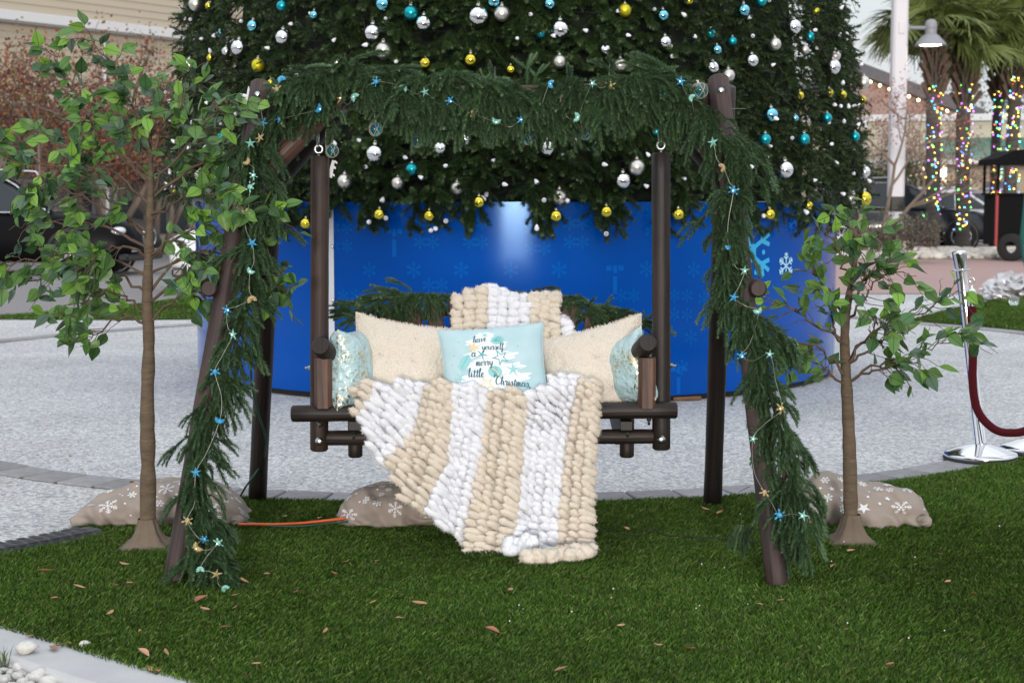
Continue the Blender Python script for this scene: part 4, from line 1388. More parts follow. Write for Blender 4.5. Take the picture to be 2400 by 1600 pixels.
# stray sprays
def spray(root, me, px, py, Y, yaw, sc, tilt=(0, 0)):
    put('sprig', me, None, root, loc=at(px, py, Y), rot=(tilt[0], tilt[1], yaw), scale=sc)
for (px, py, yaw, sc, ty) in [(1235, 200, 1.7, 1.0, -0.5), (1250, 210, 1.2, 0.8, -0.5)]:
    spray(g2, UP[0], px, py, YG, yaw, sc, (0, ty * 0.3))
for (px, py, yaw, sc) in [(1590, 190, 3.0, 1.3), (1580, 185, 2.8, 1.4), (1570, 180, 3.3, 1.2), (1560, 188, 3.2, 1.3)]:
    spray(g2, UP[1], px, py, YG - 0.02, yaw, sc, (0, 0.35))
for (px, py, yaw, sc) in [(1700, 300, 0.0, 0.9), (1715, 320, -0.3, 1.0), (1800, 790, -0.2, 1.0), (1810, 800, -0.5, 1.0), (1870, 1120, -0.2, 0.9), (1790, 770, 0.1, 1.3), (1800, 775, -0.3, 1.3), (1805, 790, 0.3, 1.2), (1790, 760, -0.6, 1.2), (1770, 745, -0.2, 1.3), (1780, 800, -0.9, 1.1), (1745, 345, 0.1, 1.2), (1750, 370, -0.4, 1.2), (1740, 400, -0.2, 1.1), (1872, 1150, 0.1, 1.1), (1868, 1180, -0.3, 1.1), (1880, 1130, -0.6, 0.9), (1740, 330, -0.2, 1.1), (1690, 540, 3.3, 0.8), (1690, 620, 3.5, 0.8)]:
    Y = 5.5 - (py - 200) / 1170 * 0.66 - 0.07
    spray(g3, HANG[0], px, py, Y, yaw, sc)
for k in range(14):
    a = 2.6 + k * 0.42
    p = gp(500 + random.uniform(-15, 15), 1372 + random.uniform(-8, 6))
    put('sprig', ALONG[k % 4], None, g4, loc=(p[0], p[1], 0.05 + random.uniform(0, 0.03)), rot=(0, 0.12, a), scale=random.uniform(0.45, 0.62))
for k in range(5):
    p = gp(1775, 1352)
    put('sprig', DOWN[k], None, g3, loc=(p[0] + random.uniform(-0.05, 0.02), p[1] + 0.12, 0.15), rot=(0, 0, random.uniform(2, 4)), scale=0.75)
# garland along the top of the bench back
bg_l = [at(x, y, YP + 0.44) for x, y in [(845, 755), (880, 728), (930, 706), (985, 694), (1050, 700)]]
def bench_style(t, d, rr):
    u = rr.random()
    if u < 0.4: return rr.choice(ALONG), (math.pi if rr.random() < 0.75 else 0) + rr.uniform(-0.4, 0.4), rr.uniform(0.8, 1.1), (0, 0)
    return rr.choice(HANG), cam_yaw(rr, 1.3), rr.uniform(0.6, 0.9), (0, 0)
garland('pine_garland', bg_l, 80, bench_style, 0.012, 'small green pine garland along the left of the bench back', 0, 6)
bg_r = [at(x, y, YP + 0.44) for x, y in [(1190, 688), (1270, 692), (1330, 702), (1380, 716), (1420, 738), (1470, 755), (1500, 762)]]
def bench_style_r(t, d, rr):
    u = rr.random()
    if u < 0.45: return rr.choice(ALONG), (0 if rr.random() < 0.7 else math.pi) + rr.uniform(-0.5, 0.5), rr.uniform(0.7, 1.0), (0, 0.1)
    if u < 0.6 and t > 0.35: return rr.choice(UP), rr.uniform(-0.8, 2.5), rr.uniform(0.5, 0.75), (0, 0)
    return rr.choice(HANG), cam_yaw(rr, 1.3), (0.3 + 0.5 * t) * rr.uniform(0.9, 1.2), (0, 0)
g6 = garland('pine_garland', bg_r, 84, bench_style_r, 0.013, 'small green pine garland with raised tips on the right of the bench back', 0, 7)

# ---------------------------------------------------------------- seashell light strings
def mat_charm(name, c, es):
    m, nt, b = new_mat(name)
    b.inputs['Base Color'].default_value = (*c, 1); b.inputs['Roughness'].default_value = 0.12
    b.inputs['Transmission Weight'].default_value = 0.35; b.inputs['IOR'].default_value = 1.45
    b.inputs['Subsurface Weight'].default_value = 0.3; b.inputs['Subsurface Radius'].default_value = (0.004, 0.004, 0.004)
    return m
MAT['c_blue'] = mat_charm('charm_blue', (0.08, 0.45, 0.78), 0)
MAT['c_mint'] = mat_charm('charm_mint', (0.32, 0.68, 0.56), 0)
MAT['c_gold'] = mat_charm('charm_gold', (0.55, 0.42, 0.20), 0)
MAT['led'] = P('led', (0.9, 0.95, 1.0), 0.3, emit=((0.85, 0.95, 1.0), 2.5))
MAT['led_warm'] = P('led_warm', (1, 0.9, 0.7), 0.3, emit=((1.0, 0.82, 0.5), 2.0))
MAT['silver_wire'] = P('silver_wire', (0.42, 0.40, 0.34), 0.4, metal=0.6)
def star_mesh(mat):
    mb = MB()
    n = 10
    a = np.arange(n) * math.pi / 5 + math.pi / 2
    r = np.where(np.arange(n) % 2 == 0, 1.0, 0.34)
    ring = np.c_[r * np.cos(a), 0 * a, r * np.sin(a)]
    V = np.vstack([ring + [0, 0.1, 0], [[0, -0.3, 0]], ring * 0.98 + [0, -0.06, 0], [[0, 0.2, 0]]])
    F = [(11 + i, 11 + (i + 1) % n, 10) for i in range(n)] + [(i, (i + 1) % n, 11 + (i + 1) % n, 11 + i) for i in range(n)] + [((i + 1) % n, i, 21) for i in range(n)]
    mb.add(V, F)
    return mb.mesh('starfish', smooth=False, mat=mat)
def turtle_mesh(mat):
    mb = MB()
    add_ball(mb, (0, 0, 0), 0.5, 12, 8, (0.9, 0.5, 1.0))
    add_ball(mb, (0, -0.05, 0.66), 0.2, 8, 6)
    for sx, sz, l, a in ((1, 0.3, 0.62, 0.5), (-1, 0.3, 0.62, 0.5), (1, -0.35, 0.42, -0.7), (-1, -0.35, 0.42, -0.7)):
        R = Matrix.Rotation(-sx * a, 3, 'Y')
        add_ball(mb, (sx * 0.66, 0, sz + 0.1 * a), l * 0.62, 8, 6, (1.0, 0.22, 0.42), M=R)
    return mb.mesh('turtle', mat=mat)
def shell_mesh(mat):
    mb = MB()
    n, m = 22, 6
    V, F = [], []
    a = np.linspace(-1.9, 1.9, n)
    for j in range(m):
        f = j / (m - 1)
        ridge = 0.07 * f * np.cos(a * 11)
        r = f * (0.95 + ridge)
        V.append(np.c_[r * np.sin(a), -0.45 * np.sin(f * 2.6) - ridge, r * np.cos(a) - 0.45])
    for j in range(m):
        q = V[j].copy(); q[:, 1] = q[:, 1] * 0.2 + 0.12
        V.append(q)
    for b in (0, m):
        for j in range(m - 1):
            for i in range(n - 1):
                q = ((b + j) * n + i, (b + j) * n + i + 1, (b + j + 1) * n + i + 1, (b + j + 1) * n + i)
                F.append(q if b == 0 else q[::-1])
    for i in range(n - 1): F.append(((m - 1) * n + i, (m - 1) * n + i + 1, (2 * m - 1) * n + i + 1, (2 * m - 1) * n + i))
    mb.add(np.vstack(V), F)
    return mb.mesh('shell', smooth=True, mat=mat)
CH = {(k, c): f(MAT['c_' + c]) for k, f in (('star', star_mesh), ('turtle', turtle_mesh), ('shell', shell_mesh)) for c in ('blue', 'mint', 'gold')}
mb = MB(); add_ball(mb, (0, -0.36, 0.0), 0.10, 8, 6); led_me = mb.mesh('led', mat=MAT['led'])
mb = MB(); add_ball(mb, (0, -0.36, 0.0), 0.10, 8, 6); ledw_me = mb.mesh('led', mat=MAT['led_warm'])
LEFT = [(659, 184, 'shell', 'blue'), (649, 210, 'turtle', 'gold'), (698, 232, 'star', 'mint'), (748, 256, 'shell', 'blue'), (655, 279, 'turtle', 'blue'), (616, 290, 'turtle', 'blue'), (610, 251, 'star', 'gold'), (609, 323, 'star', 'gold'), (587, 336, 'star', 'mint'), (580, 381, 'shell', 'gold'), (594, 411, 'turtle', 'mint'), (586, 438, 'turtle', 'mint'), (575, 502, 'turtle', 'gold'), (591, 570, 'star', 'blue'), (586, 637, 'shell', 'mint'), (589, 699, 'shell', 'gold'), (532, 727, 'turtle', 'blue'), (546, 784, 'star', 'mint'), (504, 871, 'turtle', 'blue'), (514, 987, 'shell', 'blue'), (459, 1107, 'star', 'blue'), (439, 1219, 'turtle', 'gold'), (479, 1264, 'turtle', 'blue'), (461, 1284, 'shell', 'gold'), (512, 1272, 'turtle', 'mint'), (470, 1332, 'shell', 'mint'), (507, 1345, 'star', 'gold'), (526, 1382, 'shell', 'mint')]
TOP = [(799, 232, 'star', 'gold'), (829, 226, 'shell', 'mint'), (881, 192, 'turtle', 'blue'), (947, 205, 'shell', 'mint'), (996, 216, 'star', 'mint'), (1054, 237, 'turtle', 'blue'), (1108, 264, 'turtle', 'gold'), (1162, 286, 'shell', 'mint'), (1220, 281, 'star', 'blue'), (1289, 197, 'shell', 'blue'), (1317, 231, 'star', 'gold'), (1354, 276, 'shell', 'mint'), (1389, 196, 'star', 'mint'), (1430, 202, 'turtle', 'gold'), (1488, 220, 'shell', 'mint'), (1550, 222, 'turtle', 'blue')]
RIGHT = [(1595, 191, 'star', 'blue'), (1619, 229, 'shell', 'mint'), (1639, 283, 'turtle', 'gold'), (1671, 334, 'star', 'mint'), (1695, 392, 'shell', 'gold'), (1719, 447, 'turtle', 'blue'), (1708, 582, 'shell', 'blue'), (1745, 634, 'star', 'mint'), (1720, 697, 'star', 'blue'), (1777, 731, 'shell', 'mint'), (1738, 834, 'turtle', 'blue'), (1804, 830, 'star', 'mint'), (1831, 957, 'turtle', 'gold'), (1765, 1028, 'star', 'mint'), (1792, 1153, 'turtle', 'gold'), (1827, 1207, 'turtle', 'blue'), (1882, 1208, 'star', 'mint')]
for lst, lab, bright in ((LEFT, 'string of seashell, starfish and turtle lights down the left leg garland', 0.4), (TOP, 'string of seashell, starfish and turtle lights along the beam garland', 0.7), (RIGHT, 'string of seashell, starfish and turtle lights down the right leg garland', 0.6)):
    pts = []
    for (x, y, k, c) in lst:
        Y = YG - 0.115 if (lst is TOP or y < 300) else 5.5 - (y - 200) / 1170.0 * 0.64 - 0.17
        p = at(x, y, Y)
        p[2] = max(p[2], 0.03)
        pts.append(p)
    root = empty('seashell_light_string', pts[len(pts) // 2], label=lab, cat='light string')
    ex = []
    for i, p in enumerate(pts):
        ex.append(p)
        if i + 1 < len(pts):
            q = (p + pts[i + 1]) / 2
            ex.append(q + np.array([random.uniform(-.012, .012), 0.02, random.uniform(-.03, 0.005)]))
    mb = MB(); add_tube(mb, smooth_path(ex, len(ex) * 5), 0.0008, 5, False); put('wire', mb, MAT['silver_wire'], root)
    for p, (x, y, k, c) in zip(pts, lst):
        s = {'star': 0.0185, 'turtle': 0.018, 'shell': 0.016}[k] * random.uniform(0.9, 1.12)
        o = put({'star': 'starfish', 'turtle': 'turtle', 'shell': 'shell'}[k], CH[(k, c)], None, root, loc=p, rot=(random.uniform(-.4, .5), random.uniform(-3.1, 3.1), random.uniform(-.6, .6)), scale=s)
        if random.random() < bright:
            put('light', ledw_me if c == 'gold' else led_me, None, o, world=False)

# ---------------------------------------------------------------- netted glass floats and odd ornaments
MAT['float_glass'] = P('float_glass', (0.03, 0.30, 0.36), 0.04, trans=0.75, spec=0.6)
MAT['twine'] = P('twine', (0.42, 0.33, 0.22), 0.9)
MAT['white_rope'] = P('white_rope', (0.66, 0.64, 0.6), 0.8)
def glass_float(px, py, Y, r, label, topy):
    c = at(px, py, Y)
    root = empty('glass_float', c, label=label, cat='glass float', group='netted glass floats on the swing')
    mb = MB(); add_ball(mb, c, r, 24, 16); put('ball', mb, MAT['float_glass'], root)
    mb = MB()
    for k in range(5):
        a = k * math.pi * 2 / 5
        for s in (-1, 1):
            th = np.linspace(0.12, math.pi - 0.12, 14)
            ph = a + s * (th - math.pi / 2) * 0.55
            P_ = c + (r + 0.0012) * np.c_[np.sin(th) * np.cos(ph), np.sin(th) * np.sin(ph), np.cos(th)]
            add_tube(mb, P_, 0.0013, 5)
    put('net', mb, MAT['twine'], root)
    t = at(px - 6, topy, Y)
    mb = MB()
    pts = smooth_path([c + [0, 0, r], (c + t) / 2 + [0.004, 0, 0], t], 14)
    add_tube(mb, pts + np.c_[0.0025 * np.sin(np.arange(14) * 1.4), 0 * pts[:, 0], 0 * pts[:, 0]], 0.0022, 6)
    add_tube(mb, pts - np.c_[0.0025 * np.sin(np.arange(14) * 1.4), 0 * pts[:, 0], 0 * pts[:, 0]], 0.0022, 6)
    put('cord', mb, MAT['white_rope'], root)
for args in [(778, 354, YP - 0.02, 0.023, 'netted teal glass float hanging beside the left hanger post', 290), (880, 303, YA - 0.02, 0.024, 'netted teal glass float below the garland hump, second from left', 255),
             (978, 331, YA - 0.02, 0.022, 'netted teal glass float half hidden in the garland, third from left', 300), (1238, 324, YA - 0.02, 0.023, 'netted teal glass float below the middle of the beam', 285),
             (1372, 312, YA - 0.02, 0.024, 'netted teal glass float right of the beam middle, in the fringe', 275), (1640, 213, YG - 0.06, 0.027, 'netted teal glass float resting beside the right leg top', 188)]:
    glass_float(*args)
# white wooden key shape hanging by the left post, white starfish on the left leg top
MAT['white_wood'] = P('white_wood', (0.66, 0.67, 0.68), 0.7)
mb = MB()
K = at(776, 395, YP + 0.02)
s = 1 / ppm(YP)
add_prism(mb, np.array([(-9, -20), (2, -22), (9, 18), (3, 20)]) * s, -0.004, 0.004)
add_prism(mb, np.array([(8, 14), (14, 10), (15, 15), (9, 19)]) * s, -0.0038, 0.0038)
add_prism(mb, np.array([(2, -16), (8, -19), (8, -14), (3, -11)]) * s, -0.0038, 0.0038)
add_prism(mb, np.array([(5, 0), (11, -2), (11, 4), (6, 6)]) * s, -0.0038, 0.0038)
tag(put('wooden_key', mb.mesh('wooden_key', smooth=False), MAT['white_wood'], loc=K), 'small white wooden key hanging behind the left hanger post', 'key ornament')
mb = MB()
for a in range(5):
    t = a * 2 * math.pi / 5 + 0.3
    d = np.array([math.cos(t), 0, math.sin(t)])
    add_tube(mb, [0 * d, d * 0.02, d * 0.038], [0.008, 0.006, 0.0015], 7)
c = at(583, 228, YA - 0.03)
tag(put('white_starfish', mb, MAT['white_wood'], loc=c), 'white starfish tied behind the top of the left leg', 'starfish ornament')
# cable ties that hold the garlands
for i, (px, py, Y, dx, dz, lab) in enumerate([(1160, 190, YG - 0.02, 0.0, 0.05, 'grey cable tie end standing up from the beam garland, left one'), (1219, 188, YG - 0.02, 0.0, 0.055, 'black cable tie end standing up from the middle of the beam garland'), (1427, 180, YG - 0.02, 0.003, 0.045, 'grey cable tie end standing up from the beam garland, right one'),
                                   (690, 210, YG - 0.09, 0.045, -0.07, 'black cable tie crossing the garland hump on the left'), (1752, 1142, 4.85, -0.03, -0.015, 'black cable tie sticking out low on the right leg'), (742, 195, YG - 0.02, 0, 0.035, 'short grey cable tie end above the garland hump'), (1715, 255, YG, 0.05, 0.0, 'grey cable tie end sticking out right of the right leg top')]):
    a = at(px, py, Y)
    mb = MB(); add_tube(mb, [a - np.array([dx, 0, dz]) * 0.3, a, a + np.array([dx, 0, dz])], [0.0022, 0.0028, 0.0022], 4, True, flat=0.4)
    tag(put('cable_tie', mb.mesh('cable_tie', smooth=False), MAT['black'] if 'black' in lab else P('grey_tie', (0.2, 0.21, 0.23), 0.5)), lab, 'cable tie')
mb = MB(); add_tube(mb, [at(763, 283, YP), at(764, 362, YP)], 0.0012, 5); 
tag(put('hanging_string', mb, MAT['white_rope']), 'thin white string hanging by the left hook', 'string')
# ================================================================== chunky knit blanket
def mat_yarn(name, c, dark):
    m, nt, b = new_mat(name)
    N, L = nt.nodes, nt.links
    tc = N.new('ShaderNodeTexCoord')
    n1 = N.new('ShaderNodeTexNoise'); n1.inputs['Scale'].default_value = 420; n1.inputs['Detail'].default_value = 3
    r = N.new('ShaderNodeValToRGB'); r.color_ramp.elements[0].position = 0.3; r.color_ramp.elements[0].color = (*dark, 1); r.color_ramp.elements[1].position = 0.6; r.color_ramp.elements[1].color = (*c, 1)
    L.new(tc.outputs['Object'], n1.inputs['Vector']); L.new(n1.outputs['Fac'], r.inputs[0]); L.new(r.outputs[0], b.inputs['Base Color'])
    n2 = N.new('ShaderNodeTexNoise'); n2.inputs['Scale'].default_value = 260; n2.inputs['Detail'].default_value = 5
    bp = N.new('ShaderNodeBump'); bp.inputs['Strength'].default_value = 0.7; bp.inputs['Distance'].default_value = 0.004
    L.new(tc.outputs['Object'], n2.inputs['Vector']); L.new(n2.outputs['Fac'], bp.inputs['Height']); L.new(bp.outputs[0], b.inputs['Normal'])
    b.inputs['Roughness'].default_value = 1.0
    b.inputs['Specular IOR Level'].default_value = 0.05
    b.inputs['Sheen Weight'].default_value = 0.3
    b.inputs['Sheen Roughness'].default_value = 0.5
    return m
MAT['yarn_white'] = mat_yarn('yarn_white', (0.80, 0.81, 0.85), (0.70, 0.71, 0.76))
MAT['yarn_cream'] = mat_yarn('yarn_cream', (0.72, 0.645, 0.55), (0.60, 0.515, 0.42))
blanket = empty('knit_blanket', (0.0, 5.2, 0.01), label='chunky knit blanket in cream and white stripes draped over the bench', cat='blanket')
BY = [905, 1000, 1100, 1200, 1270, 1330]
BB = np.array([[828, 880, 1005, 1065, 1140, 1240, 1365, 1406],
               [790, 838, 982, 1054, 1135, 1228, 1339, 1402],
               [730, 770, 901, 1041, 1122, 1220, 1326, 1393],
               [690, 720, 830, 1003, 1105, 1211, 1317, 1389],
               [680, 700, 800, 985, 1094, 1200, 1312, 1387],
               [680, 700, 790, 980, 1090, 1192, 1305, 1385]], float)
LY = [905, 1000, 1060, 1100, 1160, 1200, 1240, 1275, 1300, 1335]
LX = [828, 838, 872, 902, 935, 978, 1040, 1082, 1092, 1105]
def b_at(i, y): return float(np.interp(y, BY, BB[:, i]))
YE = YR - 0.038                                        # front of the seat rail
def drape(px, py):
    """World point of the hanging blanket seen at this pixel."""
    f = np.clip((py - 915) / 415.0, -0.2, 1.0)
    Y = YE - 0.025 - 0.17 * np.clip(f, 0, 1) ** 1.3
    Y += 0.018 * math.sin(px * 0.035 + py * 0.006) + 0.012 * math.sin(px * 0.071 + 1.3)
    if f < 0: Y += 0.9 * abs(f) ** 1.2
    return at(px, py, Y)
lump_cache = []
def lump(mb, c, axis, L, r, seed, nf=300):
    """One soft stitch of chenille yarn: a bent fuzzy sausage."""
    n, m = 12, 10
    t = np.linspace(-1, 1, m)
    rad = r * np.maximum(1 - np.abs(t) ** 3.6, 0.0) ** 0.55 * (1 - 0.10 * t)
    a = np.linspace(0, 2 * math.pi, n, endpoint=False)
    axis = np.asarray(axis, float); axis /= np.linalg.norm(axis)
    u = np.cross(axis, [0, 1, 0.1]); u /= np.linalg.norm(u); v = np.cross(axis, u)
    bend = 0.30 * r * (t ** 2) + 0.12 * r * np.sin(t * 2.2 + seed)
    spine = c + axis * (t * L / 2)[:, None] + np.array([0, 1.0, 0]) * bend[:, None] + u * (0.22 * r * np.sin(t * 1.9 + seed * 1.7))[:, None]
    V = spine[:, None, :] + rad[:, None, None] * (np.cos(a)[None, :, None] * u + 0.9 * np.sin(a)[None, :, None] * v)
    V = V.reshape(-1, 3)
    d = V - np.repeat(spine, n, axis=0)
    k = 0.40 * (vnoise(V * 230 + seed) - 0.5) + 0.30 * (vnoise(V * 95 + seed * 2) - 0.5)
    V = V + d * k[:, None]
    F = [(i * n + j, i * n + (j + 1) % n, (i + 1) * n + (j + 1) % n, (i + 1) * n + j) for i in range(m - 1) for j in range(n)]
    mb.add(V, np.array(F))
    q = V[rng.integers(0, len(V), nf)] + rng.normal(0, 0.0012, (nf, 3))
    dn = q - c - axis * ((q - c) @ axis)[:, None]
    dn /= np.maximum(np.linalg.norm(dn, axis=1, keepdims=True), 1e-6)
    dn = dn + rng.normal(0, 0.75, dn.shape)
    dn /= np.linalg.norm(dn, axis=1, keepdims=True)
    w = np.cross(dn, rng.normal(0, 1, dn.shape)); w /= np.maximum(np.linalg.norm(w, axis=1, keepdims=True), 1e-6)
    ln = rng.uniform(0.0035, 0.0105, (nf, 1))
    T = np.stack([q - w * 0.0007, q + w * 0.0007, q + dn * ln], 1).reshape(-1, 3)
    mb.add(T, np.arange(3 * nf).reshape(-1, 3))
def top_edge(x): return float(np.interp(x, [820, 840, 870, 900, 1000, 1050, 1090, 1130, 1180, 1240, 1275, 1310, 1345, 1385, 1410], [932, 912, 904, 914, 912, 908, 910, 926, 934, 930, 914, 898, 892, 902, 915]))
ncol = [2, 5, 4, 4, 4, 5, 3]
seedc = 0
px2m = 1 / ppm(5.25)
for si in range(7):
    mb = MB()
    white = si % 2 == 1
    backing = []
    for k in range(ncol[si]):
        f = (k + 0.5) / ncol[si]
        xt = b_at(si, 915) + (b_at(si + 1, 915) - b_at(si, 915)) * f
        y = top_edge(xt) + (k % 2) * 11 - (7 * k if si % 2 else -5 * k) % 23
        y0 = y
        while y < 1342:
            x0, x1 = b_at(si, y), b_at(si + 1, y)
            x = x0 + (x1 - x0) * f
            w = (x1 - x0) / ncol[si]
            left = float(np.interp(y, LY, LX))
            bot = 1338 if x < 1185 else (1312 if x < 1235 else 1318)
            if x > left + 4 and y < bot and w > 9:
                tilt = math.radians(random.uniform(32, 45) if not white else random.uniform(36, 50))
                if y > 1180 and si >= 4: tilt *= 1 - 0.55 * min(1, (y - 1180) / 60)
                if y < y0 + 12: tilt *= 0.6
                c = drape(x + random.uniform(-2.5, 2.5), y + random.uniform(-2.5, 2.5))
                ax = np.array([math.cos(tilt), 0.32 + random.uniform(-0.12, 0.12), -math.sin(tilt)])
                Lp = max(min(w * 2.0, 56), 42) * random.uniform(0.9, 1.12)
                rp = random.uniform(8.6, 10.2)
                hole = white and si == 5 and 935 < y < 1015
                if hole: rp *= 0.74; Lp *= 0.9
                lump(mb, c, ax, Lp * px2m, rp * px2m, seedc); seedc += 1
                if random.random() < 0.12 and not hole:
                    c2 = drape(x + random.uniform(-w * .5, w * .5), y + 11); c2[1] += 0.012
                    lump(mb, c2, ax + np.array([random.uniform(-.3, .3), 0, random.uniform(-.3, .3)]), Lp * 0.7 * px2m, rp * 0.85 * px2m, seedc, 200); seedc += 1
            y += 16.5 * random.uniform(0.93, 1.07)
    # backing: plain sheet in yarn colour, added to lighten the gaps between stitches
    ys = np.linspace(935, 1312, 40)
    pa, pb_ = [], []
    for y in ys:
        left = float(np.interp(y, LY, LX)) + 10
        xa, xb = max(b_at(si, y), left), max(b_at(si + 1, y) - (8 if si == 6 else 0), left)
        if si == 5 and 930 < y < 1015: continue
        if xb - xa < 2: continue
        bot = 1305 if xa < 1185 else 1285
        if y > bot: continue
        row = [drape(x, y) + np.array([0, 0.016, 0]) for x in np.linspace(xa, xb, 6)]
        pa.append((y, row))
    for (ya, ra_), (yb, rb_) in zip(pa[:-1], pa[1:]):
        if yb - ya > 15: continue
        mb.add(np.array(ra_ + rb_), [(j, j + 1, j + 7, j + 6) for j in range(5)])
    # the stripe goes on over the seat
    for k in range(ncol[si]):
        for j in range(4):
            x0, x1 = b_at(si, 915), b_at(si + 1, 915)
            x = x0 + (x1 - x0) * (k + 0.5) / ncol[si]
            c = at(x, top_edge(x) + 4, YE - 0.01); c[1] += 0.03 + 0.05 * j; c[2] -= 0.010 * j
            lump(mb, c, np.array([0.8, 0.5, random.uniform(-.2, .2)]), 44 * px2m, 14.0 * px2m, seedc, 200); seedc += 1
    put('stripe', mb, MAT['yarn_white'] if white else MAT['yarn_cream'], blanket)
# rolled end lying on the turf
mb = MB()
for i in range(30):
    f = i / 29
    x = 1232 + 150 * f + random.uniform(-4, 4)
    y = 1316 - 24 * f ** 2.2 + random.uniform(-14, 12)
    g = gp(x, 1328 - 14 * f)
    c = at(x, y, g[1] + random.uniform(-0.03, 0.03))
    c[2] = max(c[2], 0.03)
    lump(mb, c, np.array([random.uniform(-.5, .5), random.uniform(-.4, .2), 1.0]), 36 * px2m, 16 * px2m, seedc); seedc += 1
put('rolled_end', mb, MAT['yarn_cream'], blanket)
mb = MB()
for i in range(20):
    x = 1190 + 60 * random.random(); y = 1262 + 50 * random.random()
    c = at(x, y, 5.17 + random.uniform(0, 0.05)); c[2] = max(c[2], 0.028)
    lump(mb, c, np.array([random.uniform(-.6, .6), random.uniform(-.4, .2), 0.8]), 34 * px2m, 14 * px2m, seedc); seedc += 1
put('tucked_fold', mb, MAT['yarn_white'], blanket)
p = at(1243, 1318, 5.08)
mb = MB(); add_bevel_box(mb, (-0.018, -0.002, -0.007), (0.018, 0.002, 0.009), 0.001)
put('care_label', mb.mesh('care_label', smooth=False), P('care_label', (0.7, 0.72, 0.75), 0.6), blanket, loc=(p[0], p[1], 0.03), rot=(-0.5, 0.1, 0.15))
# the part thrown over the back rest
YK = YP + 0.395
bx = [(1062, 1142, 'c', 3), (1142, 1242, 'w', 4), (1242, 1312, 'c', 3), (1312, 1345, 'w', 2)]
def back_top(px): return float(np.interp(px, [1060, 1085, 1110, 1140, 1165, 1200, 1230, 1270, 1300, 1312, 1345], [712, 700, 688, 682, 688, 702, 708, 700, 700, 740, 805]))
for (xa, xb, kd, nc) in bx:
    mb = MB()
    for k in range(nc):
        x = xa + (xb - xa) * (k + 0.5) / nc
        y = back_top(x) + (k % 2) * 9
        while y < 880:
            Yd = YK - 0.10 - 0.16 * ((y - 690) / 190.0) + 0.012 * math.sin(x * 0.05)
            skew = 22 * (y - 700) / 150.0 if xa >= 1300 else (-8 * (y - 700) / 150 if xa < 1100 else 0)
            c = at(x + skew + random.uniform(-3, 3), y, Yd)
            tilt = math.radians(random.uniform(-12, 25))
            lump(mb, c, np.array([math.cos(tilt), random.uniform(-.3, .3), -math.sin(tilt)]), random.uniform(28, 38) / ppm(5.85), random.uniform(9.5, 11.5) / ppm(5.85), seedc); seedc += 1
            y += 15.5 * random.uniform(0.92, 1.08)
        for j in range(3):
            c = at(x, back_top(x) - 4, YK - 0.06 + 0.05 * j); c[2] += -0.012 * (j - 1) ** 2
            lump(mb, c, np.array([0.8, 0.5, 0]), 40 / ppm(5.9), 14 / ppm(5.9), seedc); seedc += 1
    put('stripe', mb, MAT['yarn_white'] if kd == 'w' else MAT['yarn_cream'], blanket)

# ================================================================== cushions
def cushion_fn(W, H_, T, pinch=0.09, seed=0, wr=0.006):
    def f(u, v, side=1):
        u, v = np.asarray(u, float), np.asarray(v, float)
        x = W / 2 * u * (1 - pinch * (1 - v ** 2) * np.abs(u) ** 3)
        z = H_ / 2 * v * (1 - pinch * (1 - u ** 2) * np.abs(v) ** 3)
        th = T / 2 * (np.clip(1 - u ** 2, 0, 1) * np.clip(1 - v ** 2, 0, 1)) ** 0.42
        n = vnoise(np.stack([x * 18 + seed, z * 18, 0 * x + side], -1)) - 0.5
        edge = np.clip(np.maximum(np.abs(u), np.abs(v)), 0, 1)
        th = th + wr * n * (0.4 + edge) * np.clip(th / (T * 0.1), 0, 1)
        return np.stack([x, -side * th, z], -1)
    return f
def cushion_mesh(f, n=40, name='cushion', extra=None):
    mb = MB()
    g = np.linspace(-1, 1, n)
    g = np.sign(g) * np.abs(g) ** 0.85
    U, V_ = np.meshgrid(g, g)
    for side in (1, -1):
        A = f(U.ravel(), V_.ravel(), side)
        if extra is not None and side == 1: A = extra(A, U.ravel(), V_.ravel())
        F = []
        for i in range(n - 1):
            for j in range(n - 1):
                q = (i * n + j, i * n + j + 1, (i + 1) * n + j + 1, (i + 1) * n + j)
                F.append(q if side == 1 else q[::-1])
        mb.add(A, np.array(F), None, np.c_[U.ravel(), V_.ravel()])
    # piping seam
    e = np.linspace(-1, 1, n)
    loop = np.vstack([f(e, -1 + 0 * e), f(1 + 0 * e, e), f(-e, 1 + 0 * e), f(-1 + 0 * e, -e)])
    loop[:, 1] = 0
    add_tube(mb, loop, 0.0025, 6, False)
    return mb
def place(o, c, tilt_back, yaw, roll):
    o.location = c
    o.rotation_euler = Euler((-tilt_back, roll, yaw), 'XYZ')
